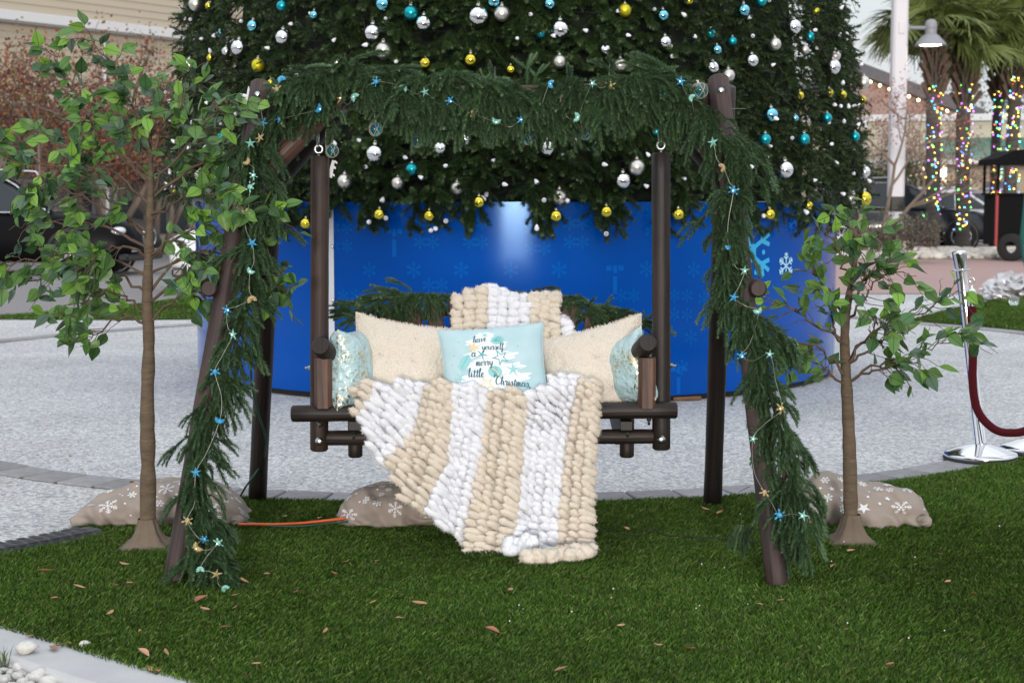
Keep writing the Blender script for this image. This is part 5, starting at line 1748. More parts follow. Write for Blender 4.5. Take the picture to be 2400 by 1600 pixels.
# cream fur
def mat_fur():
    m, nt, b = new_mat('cream_fur')
    N, L = nt.nodes, nt.links
    tc = N.new('ShaderNodeTexCoord')
    v = N.new('ShaderNodeTexVoronoi'); v.inputs['Scale'].default_value = 9.5; v.inputs['Randomness'].default_value = 0.8
    L.new(tc.outputs['Object'], v.inputs['Vector'])
    # strands radiate from each tuft: angle about the tuft centre drives a fine wave
    sub = N.new('ShaderNodeVectorMath'); sub.operation = 'SUBTRACT'
    sc = N.new('ShaderNodeVectorMath'); sc.operation = 'SCALE'; sc.inputs['Scale'].default_value = 1.0
    L.new(tc.outputs['Object'], sub.inputs[0]); L.new(v.outputs['Position'], sub.inputs[1])
    sp = N.new('ShaderNodeSeparateXYZ'); L.new(sub.outputs[0], sp.inputs[0])
    at2 = N.new('ShaderNodeMath'); at2.operation = 'ARCTAN2'; L.new(sp.outputs['Z'], at2.inputs[0]); L.new(sp.outputs['X'], at2.inputs[1])
    no = N.new('ShaderNodeTexNoise'); no.inputs['Scale'].default_value = 24; no.inputs['Detail'].default_value = 4
    L.new(tc.outputs['Object'], no.inputs['Vector'])
    ad = N.new('ShaderNodeMath'); ad.operation = 'MULTIPLY_ADD'; ad.inputs[1].default_value = 1.6
    L.new(no.outputs['Fac'], ad.inputs[0]); L.new(at2.outputs[0], ad.inputs[2])
    si = N.new('ShaderNodeMath'); si.operation = 'MULTIPLY'; si.inputs[1].default_value = 9.0; L.new(ad.outputs[0], si.inputs[0])
    sn = N.new('ShaderNodeMath'); sn.operation = 'SINE'; L.new(si.outputs[0], sn.inputs[0])
    fine = N.new('ShaderNodeTexNoise'); fine.inputs['Scale'].default_value = 170; fine.inputs['Detail'].default_value = 3
    L.new(tc.outputs['Object'], fine.inputs['Vector'])
    hgt = N.new('ShaderNodeMath'); hgt.operation = 'MULTIPLY_ADD'; hgt.inputs[1].default_value = 0.10; L.new(sn.outputs[0], hgt.inputs[0]); L.new(fine.outputs['Fac'], hgt.inputs[2])
    h2 = N.new('ShaderNodeMath'); h2.operation = 'MULTIPLY_ADD'; h2.inputs[1].default_value = 2.0; L.new(v.outputs['Distance'], h2.inputs[0]); L.new(hgt.outputs[0], h2.inputs[2])
    bp = N.new('ShaderNodeBump'); bp.inputs['Strength'].default_value = 0.85; bp.inputs['Distance'].default_value = 0.008
    L.new(h2.outputs[0], bp.inputs['Height']); L.new(bp.outputs[0], b.inputs['Normal'])
    r = N.new('ShaderNodeValToRGB'); r.color_ramp.elements[0].position = 0.25; r.color_ramp.elements[0].color = (0.68, 0.59, 0.48, 1); r.color_ramp.elements[1].position = 0.75; r.color_ramp.elements[1].color = (0.78, 0.72, 0.63, 1)
    L.new(fine.outputs['Fac'], r.inputs[0]); L.new(r.outputs[0], b.inputs['Base Color'])
    b.inputs['Roughness'].default_value = 0.95; b.inputs['Sheen Weight'].default_value = 0.4; b.inputs['Specular IOR Level'].default_value = 0.1
    return m
MAT['fur'] = mat_fur()
def fur_fringe(mb, f, r, n=900):
    """short pile standing out along the cushion's edge"""
    e = r.uniform(-1, 1, n); k = r.integers(0, 4, n)
    u = np.where(k == 0, e, np.where(k == 1, 1.0, np.where(k == 2, e, -1.0))); v = np.where(k == 0, -1.0, np.where(k == 1, e, np.where(k == 2, 1.0, e)))
    u2, v2 = u * r.uniform(0.93, 1.0, n), v * r.uniform(0.93, 1.0, n)
    p = f(u2, v2)
    d = np.c_[u * (np.abs(u) > 0.9), -0.4 + 0 * u, v * (np.abs(v) > 0.9)] + r.normal(0, 0.45, (n, 3))
    d /= np.linalg.norm(d, axis=1, keepdims=True)
    w = np.cross(d, [0, 1, 0]); w /= np.maximum(np.linalg.norm(w, axis=1, keepdims=True), 1e-6)
    T = np.stack([p - w * 0.0016, p + w * 0.0016, p + d * r.uniform(0.006, 0.013, (n, 1))], 1).reshape(-1, 3)
    mb.add(T, np.arange(3 * n).reshape(-1, 3))
def fur_extra(A, u, v):
    k = vnoise(np.c_[A[:, 0] * 55, A[:, 2] * 55, 0 * u + 5]) - 0.5
    A = A.copy(); A[:, 1] -= 0.006 * k * np.clip(1.2 - np.maximum(np.abs(u), np.abs(v)), 0, 1)
    return A
fC = cushion_fn(0.41, 0.40, 0.20, 0.10, 3, 0.016)
mbc = cushion_mesh(fC, 60, extra=fur_extra); fur_fringe(mbc, fC, np.random.default_rng(5))
o = put('cushion', mbc.mesh('cushion'), MAT['fur']); place(o, at(945, 872, YP + 0.13), 0.30, 0.12, 0.16)
tag(o, 'cream fur cushion left of the blue lettered cushion', 'cushion')
fC2 = cushion_fn(0.42, 0.36, 0.20, 0.10, 8, 0.016)
mbc = cushion_mesh(fC2, 60, extra=fur_extra); fur_fringe(mbc, fC2, np.random.default_rng(6))
o = put('cushion', mbc.mesh('cushion'), MAT['fur']); place(o, at(1398, 872, YP + 0.13), 0.36, -0.15, -0.26)
tag(o, 'cream fur cushion right of the blue lettered cushion', 'cushion')
# blue with gold foil
def mat_foil():
    m, nt, b = new_mat('blue_gold_foil')
    N, L = nt.nodes, nt.links
    tc = N.new('ShaderNodeTexCoord')
    n1 = N.new('ShaderNodeTexNoise'); n1.inputs['Scale'].default_value = 110; n1.inputs['Detail'].default_value = 6; n1.inputs['Roughness'].default_value = 0.7
    n2 = N.new('ShaderNodeTexNoise'); n2.inputs['Scale'].default_value = 14; n2.inputs['Detail'].default_value = 3
    L.new(tc.outputs['Object'], n1.inputs['Vector']); L.new(tc.outputs['Object'], n2.inputs['Vector'])
    mu = N.new('ShaderNodeMath'); mu.operation = 'MULTIPLY_ADD'; mu.inputs[1].default_value = 0.55; L.new(n2.outputs['Fac'], mu.inputs[0]); L.new(n1.outputs['Fac'], mu.inputs[2])
    r = N.new('ShaderNodeValToRGB'); r.color_ramp.elements[0].position = 0.80; r.color_ramp.elements[1].position = 0.86
    L.new(mu.outputs[0], r.inputs[0])
    mx = N.new('ShaderNodeMixRGB'); mx.inputs[1].default_value = (0.42, 0.60, 0.64, 1); mx.inputs[2].default_value = (0.70, 0.62, 0.42, 1)
    L.new(r.outputs[0], mx.inputs[0]); L.new(mx.outputs[0], b.inputs['Base Color'])
    L.new(r.outputs[0], b.inputs['Metallic'])
    rr = N.new('ShaderNodeMapRange'); rr.inputs['To Min'].default_value = 0.42; rr.inputs['To Max'].default_value = 0.34
    L.new(r.outputs[0], rr.inputs['Value']); L.new(rr.outputs[0], b.inputs['Roughness'])
    bp = N.new('ShaderNodeBump'); bp.inputs['Strength'].default_value = 0.8; bp.inputs['Distance'].default_value = 0.02
    n3 = N.new('ShaderNodeTexNoise'); n3.inputs['Scale'].default_value = 26; n3.inputs['Detail'].default_value = 2
    L.new(tc.outputs['Object'], n3.inputs['Vector']); L.new(n3.outputs['Fac'], bp.inputs['Height']); L.new(bp.outputs[0], b.inputs['Normal'])
    return m
MAT['foil'] = mat_foil()
fF = cushion_fn(0.25, 0.29, 0.165, 0.10, 14, 0.016)
o = put('cushion', cushion_mesh(fF, 44).mesh('cushion'), MAT['foil']); place(o, at(819, 864, YP + 0.03), 0.0, 1.33, 0.06)
tag(o, 'pale blue cushion flecked with gold foil against the left arm', 'cushion')
fF2 = cushion_fn(0.25, 0.275, 0.14, 0.10, 24, 0.018)
o = put('cushion', cushion_mesh(fF2, 44).mesh('cushion'), MAT['foil']); place(o, at(1474, 870, YP + 0.04), 0.0, -1.02, -0.34)
tag(o, 'pale blue cushion flecked with gold foil against the right arm', 'cushion')
# blue lettered cushion
MAT['aqua'] = P('aqua_cloth', (0.40, 0.585, 0.64), 0.8, noise=((14, 14, 14), 0.55, (0.52, 0.68, 0.72)), bump=((900, 900, 900), 0.2, 0.001), sheen=0.2)
CW, CH_ = 0.385, 0.29
fB = cushion_fn(CW, CH_, 0.11, 0.06, 31, 0.005)
oB = put('cushion', cushion_mesh(fB, 50).mesh('cushion'), MAT['aqua'])
CB = at(1157, 858, YP - 0.005)
place(oB, CB, 0.22, 0.03, -0.075)
tag(oB, 'pale blue cushion lettered have yourself a merry little Christmas', 'cushion')
SC_ = 1 / ppm(YP - 0.07)
def cs(lift):
    def g(q):
        q = np.asarray(q, float)
        # print pixels, measured in the photo about the cushion's middle
        x = (q[:, 0] - 1157) * SC_; z = -(q[:, 1] - 858) * SC_
        rr = -0.075
        x, z = x * math.cos(rr) - (-z) * math.sin(rr) * -1 * -1, z
        u = x / (CW / 2); v = (z + 0.075 * x * -1) / (CH_ / 2)
        p = fB(np.clip(u, -0.99, 0.99), np.clip(v, -0.99, 0.99))
        p[:, 1] -= lift
        return p
    return g
INK = P('ink_teal', (0.035, 0.13, 0.19), 0.8); TEAL = P('ink_sea', (0.13, 0.40, 0.44), 0.8); PALET = P('ink_pale_teal', (0.28, 0.58, 0.60), 0.8); WHT = P('ink_white', (0.80, 0.84, 0.86), 0.85); SAND = P('ink_sand', (0.72, 0.58, 0.36), 0.8); GREYB = P('ink_greyblue', (0.42, 0.53, 0.66), 0.85)
def print_on(name, mb, mat):
    o = put(name, mb.mesh(name, smooth=True), mat, oB, world=False)
    return o
# white ground of the printed tree: brushed tiers
mb = MB()
for (cx, cy, w, h, a) in [(1147, 785, 22, 9, -0.1), (1132, 800, 34, 10, -0.2), (1160, 812, 36, 10, -0.15), (1140, 828, 48, 11, -0.2), (1165, 842, 52, 12, -0.2), (1130, 858, 48, 11, -0.15), (1175, 870, 56, 13, -0.2), (1120, 885, 52, 12, -0.15), (1185, 893, 58, 13, -0.2), (1140, 905, 70, 14, -0.05)]:
    an = np.linspace(0, 2 * math.pi, 26, endpoint=False)
    rad = 1 + 0.16 * np.sin(an * 7 + cx) + 0.1 * np.sin(an * 13)
    q = np.c_[w * rad * np.cos(an), h * rad * np.sin(an)]
    q = q @ np.array([[math.cos(a), math.sin(a)], [-math.sin(a), math.cos(a)]])
    patch(mb, q + [cx, cy], cs(0.0006))
print_on('printed_tree', mb, WHT)
mb = MB()
for k in range(70):
    yy = random.uniform(782, 915); wdt = 12 + (yy - 780) * 0.52
    sgn = random.choice((-1, 1))
    x0 = 1150 + sgn * wdt * random.uniform(0.8, 1.05)
    ribbon(mb, np.linspace((x0, yy), (x0 + sgn * random.uniform(6, 13), yy - random.uniform(-3, 7)), 3), 0.8, cs(0.0011))
print_on('printed_twigs', mb, GREYB)
def star_poly(c, R, k=0.38, rot=0.0, n=5, fat=1.0):
    a = np.arange(2 * n) * math.pi / n + rot
    r = np.where(np.arange(2 * n) % 2 == 0, R, R * k)
    return np.c_[c[0] + r * np.cos(a), c[1] + r * np.sin(a)]
def printed(name, shapes, mat, lift):
    mb = MB()
    for q in shapes: patch(mb, q, cs(lift))
    print_on(name, mb, mat)
printed('printed_starfish', [star_poly((1133, 834), 18, 0.2, 0.2)], TEAL, 0.0016)
printed('printed_starfish', [star_poly((1176, 841), 22, 0.36, 0.55)], TEAL, 0.0016)
printed('printed_starfish_inner', [star_poly((1176, 841), 14, 0.36, 0.55)], WHT, 0.0021)
printed('printed_starfish', [star_poly((1201, 870), 20, 0.22, -0.2), star_poly((1147, 784), 10, 0.3, 0.3), star_poly((1072, 890), 16, 0.25, 0.4)], PALET, 0.0016)
printed('printed_starfish', [star_poly((1115, 816), 17, 0.36, 0.1), star_poly((1134, 905), 20, 0.38, 0.5)], SAND, 0.0016)
printed('printed_starfish_inner', [star_poly((1134, 905), 12, 0.38, 0.5)], WHT, 0.0021)
def ell(c, a, b, rot, n=22, wob=0.0, wk=9):
    t = np.linspace(0, 2 * math.pi, n, endpoint=False)
    q = np.c_[a * (1 + wob * np.cos(t * wk)) * np.cos(t), b * (1 + wob * np.cos(t * wk)) * np.sin(t)]
    return q @ np.array([[math.cos(rot), math.sin(rot)], [-math.sin(rot), math.cos(rot)]]) + c
printed('printed_shell', [ell((1089, 853), 22, 11, -0.95), ell((1175, 798), 17, 11, -0.25, 22, 0.06), ell((1158, 875), 17, 14, -0.1, 22, 0.04)], PALET, 0.0016)
mb = MB()
for c, R0, rot, n in (((1158, 875), 15, 1.4, 8), ((1175, 798), 14, 2.9, 8)):
    for k in range(n):
        a = rot + (k - n / 2) * 0.24
        s = np.array([math.cos(rot), math.sin(rot)]) * R0 * 0.85
        e = np.array(c) - np.array([math.cos(a), math.sin(a)]) * R0 * 0.85
        ribbon(mb, np.linspace(np.array(c) + s, e, 4), 0.9, cs(0.0021))
for k in range(5):
    ribbon(mb, np.array([(1096 - 5 * k, 838 + 6 * k), (1089 - 4 * k, 844 + 6 * k), (1085 - 3 * k, 850 + 5 * k)]) + [6, -2], 0.8, cs(0.0021))
print_on('printed_shell_lines', mb, TEAL)
mb = MB(); ribbon(mb, smooth_path([(1147, 866), (1159, 872), (1166, 886)], 8), 2.2, cs(0.0024)); print_on('printed_shell_band', mb, SAND)
mb = MB()
for k in range(34):
    q = (random.uniform(1050, 1265), random.uniform(785, 905))
    if abs(q[0] - 1150) < 12 + (q[1] - 780) * 0.55: continue
    patch(mb, disc(q, random.uniform(0.8, 2.0), 7), cs(0.0009))
print_on('printed_specks', mb, P('ink_speck', (0.24, 0.48, 0.60), 0.8))
# script lettering
G = {
 'a': ([[(.85, .85), (.55, 1.0), (.2, .75), (.1, .35), (.3, .0), (.6, .15), (.85, .6), (.9, .97)], [(.9, .97), (.84, .3), (.98, .0), (1.25, .25)]], 1.2),
 'h': ([[(0, .3), (.4, 1.3), (.5, 1.9), (.34, 2.0), (.22, 1.5), (.15, 0)], [(.15, .4), (.4, .9), (.65, .95), (.7, .6), (.68, .15), (.85, 0), (1.1, .3)]], 1.05),
 'v': ([[(0, .8), (.2, 1.0), (.35, .7), (.4, .05), (.7, .4), (.85, .95), (1.1, .85)]], 1.0),
 'e': ([[(0, .35), (.5, .6), (.6, .9), (.35, 1.0), (.12, .6), (.25, .05), (.55, .05), (.85, .35)]], .8),
 'y': ([[(0, .8), (.15, 1.0), (.25, .4), (.45, .05), (.75, .4), (.9, 1.0)], [(.9, 1.0), (.8, 0), (.6, -.8), (.3, -.85), (.4, -.4), (1.15, .3)]], 1.1),
 'o': ([[(.5, 1.0), (.15, .7), (.15, .2), (.45, 0), (.75, .35), (.7, .85), (.5, 1.0), (.8, .8), (1.0, .85)]], .95),
 'u': ([[(0, .75), (.15, 1.0), (.15, .3), (.35, .0), (.65, .3), (.85, 1.0)], [(.85, 1.0), (.8, .25), (.95, 0), (1.15, .3)]], 1.1),
 'r': ([[(0, .6), (.2, 1.1), (.3, .9), (.55, .95), (.5, .3), (.65, 0), (.9, .3)]], .85),
 's': ([[(0, .2), (.35, 1.05), (.6, .5), (.5, .05), (.2, .0), (.1, .2)], [(.5, .05), (.85, .3)]], .8),
 'l': ([[(0, .3), (.45, 1.5), (.42, 2.0), (.25, 1.8), (.18, .4), (.35, 0), (.65, .3)]], .6),
 'f': ([[(0, .3), (.5, 1.5), (.5, 2.0), (.32, 1.8), (.22, 0), (.18, -.8), (.4, -.7), (.4, 0), (.75, .3)]], .7),
 'm': ([[(0, .7), (.15, 1.0), (.2, 0)], [(.2, .5), (.4, .95), (.55, .9), (.58, 0)], [(.58, .5), (.8, .95), (.95, .9), (.97, .2), (1.15, 0), (1.4, .3)]], 1.35),
 't': ([[(.4, 1.6), (.3, .3), (.45, 0), (.75, .3)], [(.02, 1.12), (.75, 1.18)]], .7),
 'i': ([[(.2, 1.0), (.2, .25), (.35, 0), (.6, .3)], [(.3, 1.36), (.32, 1.46)]], .55),
 'C': ([[(1.25, 1.5), (1.05, 2.0), (.55, 1.9), (.12, 1.1), (.22, .3), (.7, 0), (1.25, .45)], [(.55, 1.9), (.1, 2.25), (-.35, 2.2), (-.4, 1.8), (-.15, 1.8)]], 1.3),
 ',': ([[(.2, .1), (.22, -.1), (.08, -.4)]], .4),
}
def word(text, px, py, xh, rise, pen):
    """Lettering starting at px,py (baseline) with x-height xh pixels, rising by rise px per px."""
    mb = MB()
    x = 0.0
    for ch in text:
        st, adv = G[ch]
        for s in st:
            q = smooth_path(np.array(s, float), 5 * len(s))
            q[:, 0] = q[:, 0] * 0.92 + x + 0.22 * q[:, 1]
            T = np.gradient(q, axis=0); T /= np.maximum(np.linalg.norm(T, axis=1, keepdims=True), 1e-9)
            w = pen * xh * (0.42 + 0.75 * np.clip(-T[:, 1] * 0.9 + 0.2, 0, 1))
            Q = np.c_[px + q[:, 0] * xh, py - q[:, 1] * xh - rise * q[:, 0] * xh]
            ribbon(mb, Q, w, cs(0.0027))
        x += adv * 0.92
    print_on('lettering', mb, INK)
word('have', 1116, 804, 8.6, 0.10, 0.24)
word('yourself', 1134, 822, 8.2, 0.0, 0.24)
word('a', 1107, 839, 10, 0.0, 0.24)
word('merry', 1114, 861, 9.0, 0.05, 0.24)
word('little', 1092, 887, 10.5, -0.03, 0.24)
word('Christmas,', 1154, 905, 10.0, -0.08, 0.24)
# ================================================================== the two artificial ficus trees
MAT['bark'] = P('fabric_bark', (0.135, 0.098, 0.064), 0.9, noise=((16, 16, 60), 0.7, (0.075, 0.052, 0.034)), bump=((30, 30, 130), 0.8, 0.006))
MAT['plinth'] = P('plinth_brown', (0.16, 0.12, 0.085), 0.8, noise=(9, 0.6, (0.08, 0.058, 0.04)), bump=(18, 0.5, 0.02))
MAT['twig_brown'] = P('twig_brown', (0.12, 0.08, 0.055), 0.8, noise=((20, 20, 20), 0.5, (0.05, 0.03, 0.02)))
def mat_leaf(name, top, back):
    m, nt, b = new_mat(name)
    N, L = nt.nodes, nt.links
    g = N.new('ShaderNodeNewGeometry')
    mx = N.new('ShaderNodeMixRGB'); mx.inputs[1].default_value = (*top, 1); mx.inputs[2].default_value = (*back, 1)
    oi = N.new('ShaderNodeObjectInfo'); hs = N.new('ShaderNodeHueSaturation')
    mr = N.new('ShaderNodeMapRange'); mr.inputs['To Min'].default_value = 0.72; mr.inputs['To Max'].default_value = 1.3
    tc = N.new('ShaderNodeTexCoord'); sp = N.new('ShaderNodeSeparateXYZ'); ab = N.new('ShaderNodeMath'); ab.operation = 'ABSOLUTE'
    lt = N.new('ShaderNodeMath'); lt.operation = 'LESS_THAN'; lt.inputs[1].default_value = 0.018
    m2 = N.new('ShaderNodeMixRGB'); m2.inputs[2].default_value = (top[0] * 0.35, top[1] * 0.4, top[2] * 0.4, 1)
    L.new(g.outputs['Backfacing'], mx.inputs[0]); L.new(tc.outputs['UV'], sp.inputs[0]); L.new(sp.outputs['Y'], ab.inputs[0]); L.new(ab.outputs[0], lt.inputs[0]); L.new(lt.outputs[0], m2.inputs[0])
    L.new(mx.outputs[0], m2.inputs[1]); L.new(oi.outputs['Random'], mr.inputs['Value']); L.new(mr.outputs[0], hs.inputs['Value']); L.new(m2.outputs[0], hs.inputs['Color']); L.new(hs.outputs[0], b.inputs['Base Color'])
    b.inputs['Roughness'].default_value = 0.42; b.inputs['Specular IOR Level'].default_value = 0.4
    tr = N.new('ShaderNodeBsdfTranslucent'); ms = N.new('ShaderNodeMixShader'); ms.inputs[0].default_value = 0.22
    L.new(hs.outputs[0], tr.inputs['Color']); out = N['Material Output']
    L.new(b.outputs[0], ms.inputs[1]); L.new(tr.outputs[0], ms.inputs[2]); L.new(ms.outputs[0], out.inputs['Surface'])
    return m
LEAFM = [mat_leaf('leaf_green', (0.088, 0.19, 0.042), (0.115, 0.21, 0.095)), mat_leaf('leaf_deep', (0.05, 0.128, 0.04), (0.095, 0.165, 0.095)),
         mat_leaf('leaf_bluish', (0.075, 0.14, 0.082), (0.14, 0.20, 0.15)), mat_leaf('leaf_lime', (0.165, 0.33, 0.045), (0.20, 0.36, 0.10))]
def leaf_mesh(mat, seed, thick=True):
    """A pointed ficus leaf along +X, slightly folded and curled (unit length)."""
    r = np.random.default_rng(seed)
    n = 7
    t = np.linspace(0, 1, n)
    w = np.array([0.02, 0.25, 0.335, 0.32, 0.235, 0.115, 0.0]) * r.uniform(0.88, 1.1)
    curl = r.uniform(-0.3, 0.1); fold = r.uniform(0.06, 0.16); tw = r.uniform(-0.3, 0.3)
    V, uv = [], []
    for i in range(n):
        z = curl * t[i] ** 2
        for s in (-1, -0.5, 0, 0.5, 1):
            y = s * w[i]
            V.append((t[i], y, z + fold * abs(y) * 2 + tw * y * t[i] + 0.02 * math.sin(8 * t[i] + s))); uv.append((t[i], y))
    F = [(i * 5 + j, i * 5 + j + 1, (i + 1) * 5 + j + 1, (i + 1) * 5 + j) for i in range(n - 1) for j in range(4)]
    mb = MB(); mb.add(np.array(V), [f[::-1] for f in F], None, np.array(uv))
    return mb.mesh('leaf', mat=mat)
LEAVES = [[leaf_mesh(LEAFM[k], 10 * k + j) for j in range(4)] for k in range(4)]
def orient(d, up, roll):
    d = Vector(d).normalized()
    x = d; y = Vector(up).cross(x)
    if y.length < 1e-4: y = Vector((0, 1, 0))
    y.normalize(); z = x.cross(y)
    M = Matrix((x, y, z)).transposed().to_4x4()
    return M @ Matrix.Rotation(roll, 4, 'X')
def ficus(name, base, Yb, trunk_px, trunk_r, branches, n_leaf, leaf_len, label, seed, plinth_w):
    rr = random.Random(seed)
    root = empty(name, (base[0], base[1], 0), label=label, cat='tree')
    T = smooth_path([at(x, y, Yb) for x, y in trunk_px], 40)
    R = np.interp(np.linspace(0, 1, 40), np.linspace(0, 1, len(trunk_r)), trunk_r)
    R = R * (1 + 0.05 * np.sin(np.arange(40) * 1.9) + 0.08 * np.array([rr.uniform(-1, 1) for _ in range(40)]))
    mb = MB(); add_tube(mb, T, R, 14); put('trunk', mb, MAT['bark'], root)
    # flared cloth-covered base on a square foot
    mb = MB()
    n = 48
    a = np.linspace(0, 2 * math.pi, n, endpoint=False)
    sq = plinth_w / 2 / np.maximum(np.abs(np.cos(a)), np.abs(np.sin(a)))
    b0 = T[0]
    rings = []
    for f, z in ((0.0, 0.105), (0.06, 0.085), (0.18, 0.06), (0.42, 0.033), (0.8, 0.014), (1.0, 0.009), (1.0, 0.002)):
        rad = (trunk_r[0] * 1.15) * (1 - f) + (sq * (0.98 if f < 1 else 1.0)) * f
        rad = rad * (1 + 0.09 * np.sin(a * 9 + 2) * (1 - f) * (f > 0.05) + 0.08 * np.sin(a * 5) * (1 - f) * (f > 0.05))
        rings.append(np.c_[b0[0] + rad * np.cos(a + 0.0), b0[1] + rad * np.sin(a), np.full(n, z)])
    V = np.vstack(rings)
    mb.add(V, [(i * n + j, (i + 1) * n + j, (i + 1) * n + (j + 1) % n, i * n + (j + 1) % n) for i in range(len(rings) - 1) for j in range(n)])
    put('plinth', mb, MAT['plinth'], root)
    slots = []
    for bi, (pts, dep) in enumerate(branches):
        m = len(pts)
        P_ = [at(x, y, Yb + dep * (k / (m - 1)) ** 1.2) for k, (x, y) in enumerate(pts)]
        C = smooth_path(P_, 16)
        C[1:-1] += np.array([[rr.gauss(0, .006), rr.gauss(0, .01), rr.gauss(0, .006)] for _ in range(14)])
        Lb = np.linalg.norm(np.diff(C, axis=0), axis=1).sum()
        mb = MB(); add_tube(mb, C, np.linspace(0.0058 if Lb > 0.25 else 0.0045, 0.0013, 16), 6)
        br = put('branch', mb, MAT['twig_brown'], root)
        nt = max(6, int(Lb / 0.025))
        mt = MB()
        for k in range(nt):
            f = 0.26 + 0.74 * (k + rr.random()) / nt
            p = interp_pts(np.linspace(0, 1, 16), C, min(f, 1))
            d = C[min(int(f * 15) + 1, 15)] - C[max(int(f * 15) - 1, 0)]
            d = d / np.linalg.norm(d)
            s = rr.choice((-1, 1)) * rr.uniform(0.4, 1.2)
            dd = d + np.array([d[2] * s, rr.uniform(-0.8, 0.6), -d[0] * s + rr.uniform(-.2, .3)])
            dd /= np.linalg.norm(dd)
            l = rr.uniform(0.05, 0.13)
            q = p + dd * l * np.linspace(0, 1, 5)[:, None] + np.array([0, 0, -0.25 * l]) * (np.linspace(0, 1, 5) ** 2)[:, None]
            q[1:] += np.array([[rr.gauss(0, .004) for _ in range(3)] for _ in range(4)])
            add_tube(mt, q, np.linspace(0.0016, 0.0009, 5), 4, False)
            for j in range(rr.choice((2, 3, 3, 4, 4))):
                g = rr.uniform(0.35, 1.0)
                slots.append((interp_pts(np.linspace(0, 1, 5), q, g), dd, rr.random()))
        slots.append((C[-1], d, 0.1))
        o = put('twig', mt, MAT['twig_brown'], br)
    rr.shuffle(slots)
    rest_ = {}
    slots = slots[:n_leaf]
    slots.sort(key=lambda s_: s_[0][1])
    for k, (p, d, h) in enumerate(slots):
        kind = rr.choices((0, 1, 2, 3), (0.46, 0.22, 0.14, 0.18))[0]
        me = rr.choice(LEAVES[kind])
        dirv = np.array(d) * 0.7 + np.array([rr.gauss(0, .55), rr.gauss(-0.15, .5), rr.gauss(-0.3, .5)])
        M = orient(dirv, (rr.gauss(0, .5), -0.75 + rr.gauss(0, .5), 0.75), rr.gauss(0, 0.55))
        sc = leaf_len * rr.uniform(0.75, 1.2)
        M = Matrix.Translation(Vector(p)) @ M @ Matrix.Scale(sc, 4)
        if k < 296:
            o = put('leaf', me, None, root)
            o.matrix_basis = M
        else:
            V = np.array([v.co[:] for v in me.vertices]); A = np.array(M)
            rest_.setdefault(kind, MB()).add(V @ A[:3, :3].T + A[:3, 3], np.array([p_.vertices[:] for p_ in me.polygons]), None, np.c_[V[:, 0], V[:, 1]])
    for kind, mbk in rest_.items():
        o = put('leaves', mbk, LEAFM[kind], root); o['kind'] = 'stuff'
    return root, len(slots)
LT = [(346, 1272), (347, 1100), (345, 950), (349, 800), (345, 700), (350, 560), (353, 430), (351, 330)]
LB = [
 ([(351, 340), (300, 230), (262, 165), (205, 70)], -0.08), ([(351, 360), (250, 270), (170, 205), (118, 118)], 0.05), ([(353, 385), (385, 300), (440, 210), (462, 160)], -0.05),
 ([(352, 350), (365, 270), (395, 195)], 0.12), ([(353, 455), (430, 350), (505, 265), (535, 235)], -0.14), ([(352, 430), (260, 350), (140, 330), (25, 345)], 0.06),
 ([(351, 480), (250, 400), (120, 390), (15, 372)], -0.1), ([(351, 470), (440, 400), (500, 365), (545, 340)], 0.1), ([(350, 505), (430, 465), (510, 460), (575, 490)], -0.2),
 ([(350, 545), (230, 480), (130, 440), (62, 450)], -0.12), ([(349, 600), (450, 540), (560, 520), (650, 500)], -0.12), ([(349, 585), (250, 530), (150, 520), (65, 530)], 0.12),
 ([(348, 650), (230, 600), (100, 600), (10, 625)], -0.05), ([(348, 690), (250, 640), (160, 640), (60, 660)], 0.1), ([(348, 690), (420, 610), (520, 580), (600, 560)], 0.0),
 ([(348, 710), (450, 640), (560, 640), (672, 680)], -0.15), ([(347, 760), (410, 700), (470, 690), (520, 760)], -0.1), ([(347, 740), (290, 690), (220, 690), (160, 740)], -0.15),
 ([(351, 430), (320, 330), (318, 210)], -0.16), ([(350, 560), (270, 480), (200, 400)], -0.2), ([(348, 640), (460, 590), (570, 610), (640, 640)], 0.05), ([(347, 770), (300, 740), (240, 770), (205, 800)], 0.0),
 ([(350, 520), (420, 420), (480, 300)], 0.15), ([(349, 600), (290, 580), (230, 590), (170, 650)], -0.22), ([(351, 420), (260, 330), (200, 280)], -0.05), ([(349, 610), (420, 560), (480, 640)], -0.2),
]
pb = gp(346, 1283)
ft, n_slots = ficus('artificial_ficus_tree', pb, pb[1], LT, [0.028, 0.026, 0.0245, 0.021, 0.019, 0.015, 0.011, 0.007], LB, 1150, 0.059, 'tall artificial ficus tree left of the swing', 5, 0.19)
RT = [(1995, 1265), (1992, 1100), (1988, 980), (1982, 860), (1980, 780), (1990, 690), (2003, 620), (2010, 560)]
RB = [
 ([(1984, 900), (2060, 850), (2160, 825), (2275, 785)], -0.05), ([(1983, 850), (2060, 770), (2150, 735), (2245, 680)], 0.0), ([(1982, 800), (1900, 745), (1840, 720), (1790, 705)], -0.08),
 ([(1984, 880), (1930, 820), (1870, 800), (1820, 800)], -0.12), ([(1985, 920), (1940, 870), (1890, 830)], 0.05), ([(1985, 760), (2040, 680), (2090, 610)], -0.05), ([(1995, 670), (1960, 580), (1930, 520)], -0.05),
 ([(2005, 620), (2015, 550), (1995, 495)], 0.0), ([(1985, 750), (1930, 660), (1885, 610)], 0.06), ([(1998, 680), (2060, 640), (2130, 640)], -0.12), ([(1984, 850), (2040, 780), (2070, 740)], -0.18), ([(1986, 730), (2030, 640), (2050, 560)], -0.1),
 ([(1984, 860), (2060, 800), (2120, 770)], 0.1), ([(1983, 830), (1950, 750), (1940, 690)], -0.15), ([(1984, 890), (2080, 860), (2150, 850)], -0.15),
]
pb2 = gp(1994, 1272)
